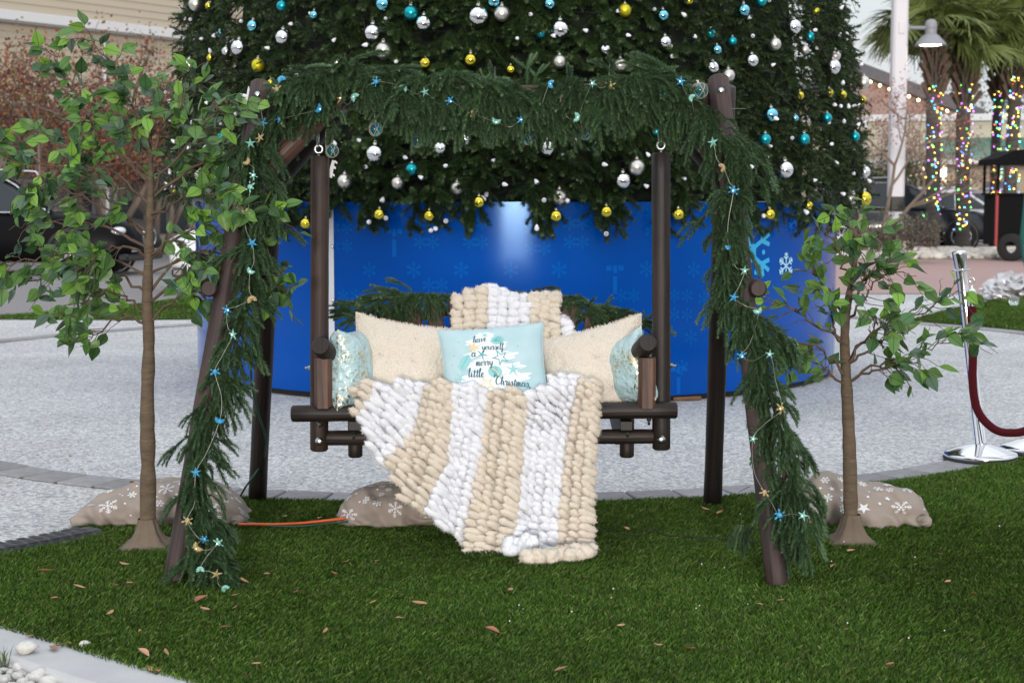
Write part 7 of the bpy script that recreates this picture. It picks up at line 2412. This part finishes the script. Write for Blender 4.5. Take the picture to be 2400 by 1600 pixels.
def car(name, loc, yaw, paint, label, suv=True, scale=1.0, chrome=True):
    root = empty(name, loc, yaw, label, 'car')
    root.scale = (scale,) * 3
    hs = 1.0 if suv else 0.86
    def pt(n, mb, m, sm=True, par=None): return put(n, mb.mesh(n, smooth=sm), m, par or root, world=False)
    mb = MB()
    Z = lambda z: z * hs
    loft(mb, [car_sec(-2.40, .50, Z(.95), .72, .70), car_sec(-2.34, .36, Z(1.02), .86, .83), car_sec(-1.9, .26, Z(1.06), .93, .88), car_sec(-1.0, .22, Z(1.05), .95, .90), car_sec(0.2, .22, Z(1.03), .95, .90), car_sec(1.1, .23, Z(1.02), .95, .90), car_sec(1.75, .26, Z(.97), .93, .86), car_sec(2.15, .30, Z(.90), .88, .78), car_sec(2.35, .36, Z(.80), .78, .66), car_sec(2.42, .45, Z(.66), .66, .56)])
    body = pt('body', mb, paint)
    gh = [(-2.25, Z(1.03), .84), (-1.95, Z(1.50), .70), (-1.5, Z(1.66), .66), (-0.3, Z(1.70), .66), (0.25, Z(1.64), .66), (1.12, Z(1.02), .82)]
    if not suv: gh = [(-1.95, Z(1.03), .82), (-1.2, Z(1.52), .66), (-0.7, Z(1.64), .62), (-0.1, Z(1.68), .62), (0.3, Z(1.60), .62), (1.25, Z(1.0), .82)]
    base = [(x, Z(1.0)) for x, _, _ in gh]
    mb = MB()
    V, n = [], len(gh)
    for s in (-1, 1):
        for (x, z, w) in gh: V.append((x, s * w, z))
        V += [(gh[0][0], s * .86, Z(.98)), (gh[-1][0], s * .86, Z(.98))]
    m = n + 2
    F = [tuple([n] + list(range(n)) + [n + 1])[::-1], tuple([m + n] + [m + i for i in range(n)] + [m + n + 1])] + [(i, i + 1, m + i + 1, m + i) for i in range(n - 1)]
    mb.add(np.array(V), F)
    cab = pt('cabin', mb, paint, False)
    def lerp_gh(x):
        xs_ = [g[0] for g in gh]; return float(np.interp(x, xs_, [g[1] for g in gh])), float(np.interp(x, xs_, [g[2] for g in gh]))
    # side windows
    x_r, x_f = gh[0][0], gh[-1][0]
    for s in (-1, 1):
        for (xa, xb) in (((x_r + 0.28), -1.28), (-1.2, -0.18), (-0.1, x_f - 0.30)):
            zb = Z(1.07)
            pts = []
            for x in np.linspace(xa, xb, 5):
                zt, wt = lerp_gh(x); pts.append((x, max(zt - 0.09, zb + 0.01)))
            def yy(x, z):
                zt, wt = lerp_gh(x); f = np.clip((z - Z(1.0)) / max(zt - Z(1.0), 0.05), 0, 1); return s * (.865 + (wt - .865) * f + 0.012)
            V = [(x, yy(x, z), z) for x, z in pts] + [(xb, yy(xb, zb), zb), (xa, yy(xa, zb), zb)]
            mb = MB(); mb.add(np.array(V), [tuple(range(7)) if s > 0 else tuple(range(7))[::-1]])
            pt('side_window', mb, MAT['carglass'], False, cab)
        if chrome:
            mb = MB(); add_tube(mb, [(x_r + 0.25, s * .885, Z(1.055)), (x_f - 0.2, s * .885, Z(1.055))], 0.016, 5); pt('trim_strip', mb, MAT['chrome'], True, cab)
            mb = MB(); add_tube(mb, smooth_path([(x, s * (lerp_gh(x)[1] + 0.02), lerp_gh(x)[0] - 0.045) for x in np.linspace(x_r + .3, x_f - .1, 9)], 20), 0.014, 5); pt('trim_strip', mb, MAT['chrome'], True, cab)
        mb = MB(); add_ball(mb, (x_f - 0.28, s * 1.04, Z(1.10)), 0.13, 10, 8, (0.6, 1.0, 0.75)); pt('mirror', mb, MAT['grille'] if not suv else paint)
        for k in (-0.15, -1.24):
            mb = MB(); add_box(mb, (k - 0.22, s * .953 - 0.015, Z(.86)), (k - 0.04, s * .953 + 0.015, Z(.89))); pt('door_handle', mb, MAT['chrome'] if chrome else paint, False, body)
    # windscreen and rear window
    (xa, za, wa), (xb, zb, wb) = gh[-2], gh[-1]
    def slab(xa, za, wa, xb, zb, wb, nm):
        d = np.array([za - zb, 0, xb - xa]); d /= np.linalg.norm(d)
        if d[2] < 0: d = -d
        f0, f1 = 0.06, 0.94
        A = [(xa + (xb - xa) * f0, za + (zb - za) * f0, wa * .92), (xa + (xb - xa) * f1, za + (zb - za) * f1, wb * .93)]
        V = np.array([(A[0][0], -A[0][2], A[0][1]), (A[0][0], A[0][2], A[0][1]), (A[1][0], A[1][2], A[1][1]), (A[1][0], -A[1][2], A[1][1])]) + d * 0.012
        mb = MB(); mb.add(V, [(0, 3, 2, 1)]); pt(nm, mb, MAT['carglass'], False, cab)
    slab(xa, za, wa, xb, zb, wb, 'windscreen')
    slab(gh[1][0], gh[1][1], gh[1][2], gh[0][0], gh[0][1], gh[0][2], 'rear_window')
    # front
    for s in (-1, 1):
        mb = MB(); add_ball(mb, (2.16, s * .64, Z(.74)), 0.2, 14, 8, (0.75, 1.05, 0.48)); pt('headlight', mb, MAT['headlamp'])
        mb = MB(); add_ball(mb, (2.02, s * .83, Z(.62)), 0.06, 8, 6, (1.2, .5, .7)); pt('indicator', mb, MAT['amber'])
        mb = MB(); add_ball(mb, (-2.3, s * .72, Z(.88)), 0.16, 10, 8, (0.5, .7, 1.0)); pt('tail_light', mb, MAT['red_lamp'])
        mb = MB(); add_box(mb, (2.28, s * .5 - .16, .40), (2.40, s * .5 + .16, .50)); pt('fog_light', mb, MAT['headlamp'], False)
    mb = MB(); add_bevel_box(mb, (2.30, -.36, .52), (2.45, .36, Z(.74)), 0.03); pt('grille', mb, MAT['grille'], False)
    for s in (-1, 1):
        mb = MB(); add_torus(mb, (2.44, s * .17, Z(.63)), 0.12, 0.018, (1, 0, 0), 18, 6, 1.0); pt('grille_ring', mb, MAT['chrome'])
    mb = MB(); add_bevel_box(mb, (2.2, -.84, .24), (2.38, .84, .37), 0.03); pt('bumper', mb, MAT['grille'], False)
    # wheels
    for x in (-1.42, 1.42):
        for s in (-1, 1):
            w = empty('wheel', (x, s * .86, .36)); w.parent = root
            mb = MB(); add_lathe(mb, [(.22, -.11), (.34, -.115), (.362, -.08), (.362, .08), (.34, .115), (.22, .11)], (0, 0, 0), 28, axis=(0, 1, 0)); put('tyre', mb, MAT['tyre'], w, world=False)
            mb = MB(); add_torus(mb, (0, s * .10, 0), .235, .016, (0, 1, 0), 28, 6)
            add_lathe(mb, [(0.0, .02), (.055, .018), (.06, 0)], (0, s * .085, 0), 14, axis=(0, s, 0))
            for k in range(10):
                a = k * math.pi / 5 + (0.1 if k % 2 else -0.1)
                add_tube(mb, [(0.04 * math.cos(a), s * .09, 0.04 * math.sin(a)), (.235 * math.cos(a), s * .105, .235 * math.sin(a))], [.018, .014], 5)
            put('rim', mb, MAT['rim'], w, world=False)
            mb = MB(); add_lathe(mb, [(0, 0), (.23, 0)], (0, s * .03, 0), 20, axis=(0, s, 0)); put('hub_shadow', mb, MAT['grille'], w, world=False)
            mb = MB(); add_lathe(mb, [(.37, 0), (.43, 0), (.435, -.02)], (x, s * .962, .36), 30, axis=(0, s, 0)); pt('wheel_arch', mb, MAT['grille'])
    if suv:
        for s in (-1, 1):
            mb = MB(); add_tube(mb, smooth_path([(-1.8, s * .6, Z(1.66)), (-1.5, s * .6, Z(1.74)), (0.0, s * .6, Z(1.77)), (0.2, s * .6, Z(1.70))], 14), 0.02, 6); pt('roof_rail', mb, MAT['chrome'])
    return root
NAVY = mat_paint('paint_navy', (0.008, 0.011, 0.018), 0.3); BLACK = P('paint_black', (0.0025, 0.0025, 0.003), 0.4, spec=0.1); REDP = mat_paint('paint_red', (0.22, 0.012, 0.016)); SILV = mat_paint('paint_silver', (0.52, 0.54, 0.57), 0.25, 0.4); WHITE = mat_paint('paint_white', (0.70, 0.71, 0.72)); GREYC = mat_paint('paint_grey', (0.12, 0.13, 0.14))
def on_ground(px, Y): p = at(px, 475, Y); return (p[0], Y, -0.06)
car('sport_utility_car', on_ground(2100, 41.6), -0.10, NAVY, 'dark navy sport utility car parked behind the palms and lamp post', True, 1.09)
car('hatchback_car', on_ground(2130, 46.8), -0.15, REDP, 'dark red hatchback just beyond the navy car', False, chrome=False)
car('hatchback_car', on_ground(2240, 50.5), -0.1, SILV, 'silver car behind the red hatchback', True, chrome=False)
car('sport_utility_car', on_ground(2330, 56.0), -0.1, GREYC, 'grey car farthest back near the shop, under the awning', True)
car('sport_utility_car', on_ground(30, 28.0), -0.13, BLACK, 'black sport utility car parked behind the left ficus tree', True, 1.05)
car('hatchback_car', on_ground(800, 22.6), math.pi + 0.12, WHITE, 'white car whose nose shows between the left ficus and the planter', True)

# ================================================================== lamp post
LY_ = 37.0
lp = at(2099, 475, LY_)
lamp = empty('lamp_post', (lp[0], LY_, 0), label='square white lamp post with grey bell lamp by the palms', cat='lamp post')
MAT['post_white'] = P('post_white', (0.60, 0.585, 0.62), 0.6, noise=(2, 0.2, (0.52, 0.51, 0.55))); MAT['lamp_grey'] = P('lamp_grey', (0.24, 0.25, 0.27), 0.5)
mb = MB(); add_bevel_box(mb, (-0.175, -0.175, 0), (0.175, 0.175, 8.5), 0.05); put('post', mb.mesh('post', smooth=False), MAT['post_white'], lamp, world=False)
zb0, zb1 = at(2099, 500, LY_)[2], at(2099, 457, LY_)[2]
mb = MB(); add_bevel_box(mb, (-0.185, -0.185, zb0), (0.185, 0.185, zb1), 0.05); put('black_band', mb.mesh('band', smooth=False), MAT['black'], lamp, world=False)
mb = MB(); add_bevel_box(mb, (0.06, -0.186, 0.2), (0.09, -0.177, zb0), 0.003); put('conduit', mb.mesh('conduit', smooth=False), MAT['black'], lamp, world=False)
za = at(2150, 66, LY_)[2]
mb = MB(); add_tube(mb, [(0.17, 0, za), (0.80, 0, za)], 0.045, 10); put('arm', mb, MAT['lamp_grey'], lamp, world=False)
mb = MB(); add_lathe(mb, [(0, 0.0), (0.13, 0.0), (0.13, 0.03), (0.06, 0.06), (0, 0.06)], (0.175, 0, za), 18, axis=(1, 0, 0)); put('wall_plate', mb, MAT['lamp_grey'], lamp, world=False)
lx = at(2182, 66, LY_)[0] - lp[0]
z_t, z_s, z_b = at(2182, 45, LY_)[2], at(2182, 80, LY_)[2], at(2182, 108, LY_)[2]
mb = MB(); add_lathe(mb, [(0.0, z_t), (0.09, z_t - 0.02), (0.135, z_t - 0.09), (0.145, z_t - 0.15), (0.145, z_s + 0.12), (0.13, z_s + 0.10), (0.14, z_s + 0.08), (0.13, z_s + 0.05), (0.14, z_s + 0.03), (0.13, z_s)], (lx, 0, 0), 24); put('dome', mb, MAT['lamp_grey'], lamp, world=False)
mb = MB(); add_lathe(mb, [(0.13, z_s), (0.2, z_s - 0.05), (0.36, z_b + 0.05), (0.385, z_b), (0.37, z_b), (0.27, z_b + 0.06), (0.26, z_b + 0.02)], (lx, 0, 0), 32); put('shade', mb, MAT['lamp_grey'], lamp, world=False)
mb = MB(); add_lathe(mb, [(0.0, z_b + 0.0), (0.2, z_b + 0.012), (0.265, z_b + 0.03)], (lx, 0, 0), 24); put('lens', mb, P('lamp_lens', (1, 0.93, 0.8), 0.4, emit=((1.0, 0.86, 0.62), 9.0)), lamp, world=False)
mb = MB(); add_bevel_box(mb, (-0.06, -0.20, za - 0.15), (0.08, -0.17, za + 0.13), 0.01); put('junction_box', mb.mesh('box', smooth=False), MAT['post_white'], lamp, world=False)

# ================================================================== cabbage palms with light strings
MAT['palm_trunk'] = P('palm_trunk', (0.085, 0.076, 0.07), 0.9, noise=((3, 3, 14), 0.7, (0.045, 0.04, 0.036)), bump=((6, 6, 30), 0.8, 0.05))
MAT['boot'] = P('palm_boot', (0.13, 0.088, 0.062), 0.9, noise=(6, 0.7, (0.05, 0.033, 0.025)))
MAT['frond'] = P('palm_frond', (1, 1, 1), 0.5, attr=True, spec=0.4)
def frond_mesh(seed, dry=False):
    r = np.random.default_rng(seed)
    mb = MB()
    Lp = r.uniform(0.7, 1.0)
    pet = np.c_[np.linspace(0, Lp, 6), 0 * np.linspace(0, 1, 6), -0.1 * np.linspace(0, 1, 6) ** 2 * Lp]
    g = np.array([0.135, 0.175, 0.05]) if not dry else np.array([0.22, 0.18, 0.06])
    add_tube(mb, pet, np.linspace(0.022, 0.012, 6), 5, False, g * 0.9)
    hub = pet[-1]
    n = 34
    for k in range(n):
        a = (k / (n - 1) - 0.5) * 3.7 + r.normal(0, .03)
        l = (1.05 - 0.32 * abs(a) / 1.85) * r.uniform(0.85, 1.05)
        s = np.linspace(0, 1, 5)
        dr = r.uniform(0.25, 0.6)
        P_ = hub + np.c_[l * s * math.cos(a) * (1 - 0.15 * s), l * s * math.sin(a), -dr * l * s ** 2.2 - 0.12 * abs(math.sin(a)) * s]
        w = np.array([0.012, 0.026, 0.024, 0.014, 0.001])
        side = np.array([-math.sin(a), math.cos(a), 0.35])
        A, B_ = P_ + side * w[:, None], P_ - side * w[:, None]
        V = np.empty((10, 3)); V[0::2] = A; V[1::2] = B_
        mb.add(V, [(2 * i, 2 * i + 1, 2 * i + 3, 2 * i + 2) for i in range(4)], g * r.uniform(0.7, 1.4))
    return mb.mesh('frond', smooth=False, mat=MAT['frond'])
FRONDS = [frond_mesh(s, s > 4) for s in range(6)]
BULBC = {'amber': (1.0, 0.62, 0.12), 'green': (0.15, 1.0, 0.18), 'blue': (0.1, 0.25, 1.0), 'cyan': (0.1, 0.8, 1.0), 'purple': (0.6, 0.15, 1.0), 'red': (1.0, 0.12, 0.1), 'yellow': (0.85, 0.95, 0.1)}
mb_ = {}
for k, c in BULBC.items():
    mb = MB(); add_ball(mb, (0, 0, 0), 1.0, 8, 6); mb_[k] = mb.mesh('bulb', mat=P('bulb_' + k, c, 0.4, emit=(c, 5.0)))
def palm(px, py_base, width_px, boot_py, crown_py, y_lit0, y_lit1, label, labl, seed, dens=1.0, boots=True, Yo=None):
    rr = random.Random(seed)
    b = gp(px, py_base); Y = Yo or b[1]
    b = at(px, py_base, Y); b[2] = 0.0
    s = 1 / ppm(Y)
    root = empty('cabbage_palm', b, label=label, cat='palm tree', group='palms in the stone bed')
    zt = at(px, boot_py, Y)[2]; zc = at(px, crown_py - 48, Y)[2]
    r0 = width_px / 2 * s
    zz = np.linspace(0, zc, 26)
    P_ = np.c_[b[0] + 0.04 * np.sin(zz * 0.8 + seed), np.full(26, Y), zz]
    R = np.interp(zz, [0, 0.4, zt, zc], [r0 * 1.12, r0 * 1.0, r0 * 0.98, r0 * 0.8]) * (1 + 0.02 * np.sin(np.arange(26) * 2.1))
    mb = MB(); add_tube(mb, P_, R, 16); put('trunk', mb, MAT['palm_trunk'], root)
    bm_ = MB(); add_bevel_box(bm_, (-0.05, -0.02, -0.0), (0.05, 0.02, 0.34), 0.01); bme = bm_.mesh('boot', smooth=False, mat=MAT['boot'])
    z = zt; k = 0
    while z < zc and boots:
        for j in range(9):
            a = j * 2 * math.pi / 9 + (0.35 if k % 2 else 0)
            rr_ = r0 * 0.98
            put('boot', bme, None, root, loc=(b[0] + rr_ * math.cos(a), Y + rr_ * math.sin(a), z), rot=Euler((0, rr.uniform(0.35, 0.6), a)) if False else (Matrix.Rotation(a, 4, 'Z') @ Matrix.Rotation(rr.uniform(0.35, 0.65), 4, 'Y')).to_euler(), scale=rr.uniform(0.9, 1.2))
        z += 0.24; k += 1
    for k in range(34):
        a = k * 2.399; el = rr.uniform(-0.3, 1.15)
        M = Matrix.Translation((b[0], Y, zc + rr.uniform(-.1, .25))) @ Matrix.Rotation(a, 4, 'Z') @ Matrix.Rotation(-el, 4, 'Y') @ Matrix.Rotation(rr.uniform(-.5, .5), 4, 'X')
        o = put('frond', rr.choice(FRONDS[:5] if el > -0.4 else FRONDS), None, root); o.matrix_basis = M @ Matrix.Scale(rr.uniform(0.95, 1.25), 4)
    # lights wound round the trunk
    z1, z0 = at(px, y_lit0, Y)[2], at(px, y_lit1, Y)[2]
    ls = empty('palm_light_string', (b[0], Y, z0), label=labl, cat='light string', group='coloured light strings on the palms')
    turns = (z1 - z0) / 0.16
    tt = np.linspace(0, 1, int(turns * 14))
    zz = z0 + (z1 - z0) * tt; aa = tt * turns * 2 * math.pi
    rad = r0 * 1.06
    mb = MB(); add_tube(mb, np.c_[b[0] + rad * np.cos(aa), Y + rad * np.sin(aa), zz], 0.005, 4, False); put('wire', mb, MAT['black'], ls)
    nb_ = int(96 * dens)
    for k in range(nb_):
        t = rr.random(); a = -math.acos(rr.uniform(-1, 1)) + rr.choice((0, 0, 0, -0.25, 0.25))
        kind = rr.choices(list(BULBC), (0.34, 0.17, 0.12, 0.13, 0.12, 0.05, 0.07))[0]
        put('bulb', mb_[kind], None, ls, loc=(b[0] + (rad + 0.02) * math.cos(a), Y + (rad + 0.02) * math.sin(a), z0 + (z1 - z0) * t), scale=rr.uniform(0.013, 0.018))
palm(2181, 588, 33, 222, 128, 195, 512, 'cabbage palm nearest the lamp post, its trunk wound with lights', 'coloured bulbs round the palm trunk nearest the lamp post', 1, 0.75)
palm(2253, 586, 33, 245, 150, 190, 538, 'middle cabbage palm behind the rope stand, trunk wound with lights', 'coloured bulbs round the middle palm trunk', 2, 1.0)
palm(2330, 576, 22, 235, 140, 205, 528, 'slender cabbage palm left of the black cart, trunk wound with lights', 'coloured bulbs round the slender palm trunk left of the cart', 3, 0.9, Yo=41.5)
palm(2366, 580, 30, 225, 120, 180, 470, 'rightmost cabbage palm seen through the black cart', 'coloured bulbs round the rightmost palm trunk', 4, 1.0, Yo=40.0)

# ================================================================== crape myrtles and shrubs
MAT['myrtle_bark'] = P('myrtle_bark', (0.22, 0.17, 0.13), 0.8, noise=((6, 6, 2), 0.6, (0.13, 0.10, 0.08)))
MAT['leafbits'] = P('small_leaves', (1, 1, 1), 0.7, attr=True)
def myrtle(base, h, spread, label, seed, cols, nleaf=2600, leaf=0.05, stems=5, name='crape_myrtle', cat='tree', tr=0.06, twig_col=None):
    rr = random.Random(seed); r = np.random.default_rng(seed)
    root = empty(name, (base[0], base[1], 0), label=label, cat=cat)
    tips = []
    trunk = MB(); twigs = MB()
    def grow(p, d, l, rad, lev, mbx):
        n = 6
        pts = [p]
        dd = d.copy()
        for i in range(n - 1):
            dd = dd + np.array([rr.gauss(0, .12), rr.gauss(0, .12), rr.gauss(0.03, .06)])
            dd /= np.linalg.norm(dd)
            pts.append(pts[-1] + dd * l / (n - 1))
        pts = np.array(pts)
        add_tube(mbx, pts, np.linspace(rad, rad * 0.55, n), 6 if lev < 2 else 4, False)
        if lev >= 3:
            tips.append((pts[-1], dd)); tips.append((pts[3], dd)); return
        for k in range(3 if lev < 2 else 4):
            f = rr.randint(2, 5)
            nd = dd + np.array([rr.gauss(0, .62), rr.gauss(0, .62), rr.gauss(0.05, .35)])
            nd /= np.linalg.norm(nd)
            grow(pts[f], nd, l * rr.uniform(0.5, 0.72), rad * 0.5, lev + 1, twigs)
    for k in range(stems):
        a = k * 2 * math.pi / stems + rr.uniform(-.4, .4)
        d = np.array([math.cos(a) * spread, math.sin(a) * spread, 1.0]); d /= np.linalg.norm(d)
        tm = MB()
        grow(np.array([base[0] + 0.12 * math.cos(a), base[1] + 0.12 * math.sin(a), 0.0]), d, h * 0.5, tr, 0, tm)
        put('trunk', tm, MAT['myrtle_bark'], root)
    put('branches', twigs, MAT['myrtle_bark'], root)['kind'] = 'stuff'
    T_ = np.array([t[0] for t in tips])
    i = r.integers(0, len(T_), nleaf)
    c = T_[i] + r.normal(0, 0.16 * h / 4, (nleaf, 3))
    d = r.normal(0, 1, (nleaf, 3)); d /= np.linalg.norm(d, axis=1, keepdims=True)
    w = np.cross(d, r.normal(0, 1, (nleaf, 3))); w /= np.linalg.norm(w, axis=1, keepdims=True)
    l = (leaf * r.uniform(0.6, 1.3, nleaf))[:, None]
    V = np.stack([c, c + d * l * .5 + w * l * .32, c + d * l, c + d * l * .5 - w * l * .32], 1).reshape(-1, 3)
    cc = np.array(cols)[r.integers(0, len(cols), nleaf)] * r.uniform(0.6, 1.3, (nleaf, 1))
    mb = MB(); mb.add(V, np.arange(4 * nleaf).reshape(-1, 4), np.repeat(cc, 4, axis=0))
    o = put('crown', mb.mesh('crown', smooth=False), MAT['leafbits'], root); 
    return root
RUST = [(0.20, 0.055, 0.03), (0.26, 0.085, 0.04), (0.15, 0.06, 0.04), (0.16, 0.12, 0.03), (0.11, 0.05, 0.04)]
def gb_(px, Y): p = at(px, 475, Y); return (p[0], Y)
myrtle(gb_(55, 34), 5.0, 0.55, 'rust-leaved crape myrtle at the left edge before the cream building', 1, RUST, 9000, 0.085, tr=0.09)
myrtle(gb_(235, 35), 5.2, 0.5, 'rust-leaved crape myrtle directly behind the left ficus tree', 2, RUST, 8500, 0.085, tr=0.09)
myrtle(gb_(372, 37), 5.0, 0.4, 'bare rust-leaved crape myrtle beside the Christmas tree, left side', 3, RUST, 7000, 0.085, tr=0.08)
myrtle(gb_(2038, 36), 4.6, 0.6, 'red-leaved crape myrtle between the Christmas tree and the lamp post', 4, [(0.26, 0.05, 0.04), (0.20, 0.07, 0.05), (0.30, 0.10, 0.07)], 3000, 0.06, stems=4, tr=0.06)
myrtle(gb_(2140, 62), 5.2, 0.3, 'pink-grey bare crape myrtle behind the first palm', 5, [(0.26, 0.14, 0.12), (0.22, 0.10, 0.08)], 3200, 0.09, tr=0.08)
myrtle(gb_(2120, 66), 3.2, 0.8, 'ochre-leaved bush before the lit shop windows', 8, [(0.22, 0.15, 0.03), (0.14, 0.11, 0.03), (0.20, 0.10, 0.03)], 4500, 0.13, stems=6, name='ochre_bush', cat='bush', tr=0.05)
myrtle(gb_(2010, 48), 3.2, 0.8, 'dark green bush behind the navy car', 9, [(0.03, 0.05, 0.02), (0.05, 0.07, 0.025)], 4500, 0.12, stems=6, name='green_bush', cat='bush', tr=0.05)
sb = gp(2112, 616)
myrtle((sb[0], sb[1]), 1.15, 0.9, 'grey-brown scrubby shrub at the foot of the lamp post', 10, [(0.12, 0.105, 0.075), (0.09, 0.085, 0.06), (0.15, 0.12, 0.09)], 5200, 0.05, stems=9, name='scrub_shrub', cat='shrub', tr=0.012)
myrtle(gb_(2315, 110), 11.5, 0.35, 'distant dark pine tree beyond the shop roof', 12, [(0.035, 0.05, 0.03), (0.05, 0.06, 0.035)], 5000, 0.22, stems=2, name='distant_tree', tr=0.16)

# ================================================================== cart, umbrella and odds and ends on the right
cb = gp(2372, 612); CY = cb[1]; cs_ = 1 / ppm(CY)
cart = empty('vendor_cart', (at(2400, 612, CY)[0], CY, 0), label='black wheeled vendor cart with red edge and canopy at the right edge', cat='cart')
MAT['cart_black'] = P('cart_black', (0.005, 0.005, 0.006), 0.9, spec=0.15); MAT['cart_red'] = P('cart_red', (0.28, 0.02, 0.02), 0.5)
x0 = at(2336, 500, CY)[0]; x1 = x0 + 1.9; zb = at(2336, 575, CY)[2]; zt = at(2336, 458, CY)[2]; zr = at(2336, 376, CY)[2]
def wb2(n, m, lo, hi, b=0.01):
    mb = MB(); add_bevel_box(mb, lo, hi, b); return put(n, mb.mesh(n, smooth=False), m, cart)
wb2('body', MAT['cart_black'], (x0 + .03, CY, zb), (x1, CY + 1.0, zt))
wb2('counter', MAT['cart_black'], (x0 - .02, CY - .04, zt + .002), (x1 + .05, CY + 1.04, zt + .05))
wb2('edge_trim', MAT['cart_red'], (x0 - .03, CY - .03, zb - .02), (x0 + .028, CY + .03, zt + .10))
for (x, y) in ((x0 + .02, CY + .02), (x0 + .02, CY + .96), (x1 - .05, CY + .02), (x1 - .05, CY + .96)):
    mb = MB(); add_tube(mb, [(x, y, zt + .05), (x, y, zr)], 0.03, 8); put('canopy_post', mb, MAT['cart_black'], cart)
mb = MB(); add_prism(mb, [(x0 - .08, zr - .08), (x1 + .1, zr - .08), (x1 + .1, zr + .0), (x1 - .3, zr + .22), (x0 + .35, zr + .22), (x0 - .08, zr + .03)][::-1], CY - .1, CY + 1.1); put('canopy', mb.mesh('canopy', smooth=False), MAT['cart_black'], cart)
for k, wx in enumerate((at(2366, 590, CY)[0], x1 - 0.4)):
    mb = MB(); add_lathe(mb, [(.12, -.07), (.26, -.08), (.29, -.05), (.29, .05), (.26, .08), (.12, .07)], (wx, CY - .1, .29), 24, axis=(0.75, 1, 0)); put('wheel', mb, MAT['tyre'], cart)
# folded teal umbrella
ub = gp(2392, 660)
um = empty('folded_umbrella', (at(2388, 600, ub[1])[0], ub[1], 0), label='folded teal cloth umbrella cut off at the right edge', cat='umbrella')
mb = MB()
uz = [(0.02, 0.05), (0.08, 0.3), (0.11, 0.62), (0.08, 1.1), (0.04, 1.75), (0.02, 1.95)]
add_lathe(mb, uz, (at(2408, 600, ub[1])[0], ub[1], 0.1), 20); V = mb.V[0]; ang_ = np.arctan2(V[:, 1] - ub[1], V[:, 0] - at(2408, 600, ub[1])[0]); c_ = np.array([at(2408, 600, ub[1])[0], ub[1]])
V[:, :2] = c_ + (V[:, :2] - c_) * (1 + 0.25 * np.sin(ang_ * 6))[:, None]
put('cloth', mb, P('teal_cloth', (0.008, 0.10, 0.085), 0.7), um)
mb = MB(); add_tube(mb, [(c_[0], c_[1], 0), (c_[0], c_[1], 2.2)], 0.02, 8); put('pole', mb, MAT['chrome'], um)
# crumpled silver cover
q = gp(2362, 702)
mb = MB(); add_ball(mb, (0, 0, 0), 1.0, 40, 24); V = mb.V[0]; d_ = V / np.linalg.norm(V, axis=1, keepdims=True)
k_ = 0.5 * (vnoise(d_ * 3 + 3) - .5) + 0.45 * np.abs(vnoise(d_ * 8 + 9) - .5) + 0.2 * (vnoise(d_ * 17) - .5)
V = d_ * (1 + k_)[:, None] * np.array([0.30, 0.24, 0.22]); V[:, 2] = np.maximum(V[:, 2] * (1.0 + 0.4 * V[:, 0]), -0.06); mb.V[0] = V + np.array([q[0], q[1], 0.07])
tag(put('silver_cover', mb.mesh('silver_cover', smooth=False), P('silver_foil', (0.55, 0.54, 0.56), 0.32, metal=0.85, noise=(9, 0.6, (0.25, 0.22, 0.2)))), 'crumpled silver patterned cover lying on the far turf', 'cover')
q = gp(2376, 720)
mb = MB(); add_ball(mb, (0, 0, 0), 0.062, 24, 16)
tag(put('glass_globe', mb, P('clear_globe', (0.75, 0.85, 0.82), 0.03, trans=0.85), loc=(q[0], q[1], 0.075)), 'clear glass globe on the far turf by the rope stand', 'globe')
mb = MB(); add_bevel_box(mb, (-0.12, -0.1, 0), (0.12, 0.1, 0.34), 0.02); q = at(2125, 600, 35.5)
tag(put('utility_box', mb.mesh('utility_box', smooth=False), P('tan_box', (0.36, 0.32, 0.27), 0.7), loc=(q[0], q[1], 0.0)), 'small tan utility box behind the scrubby shrub', 'utility box')
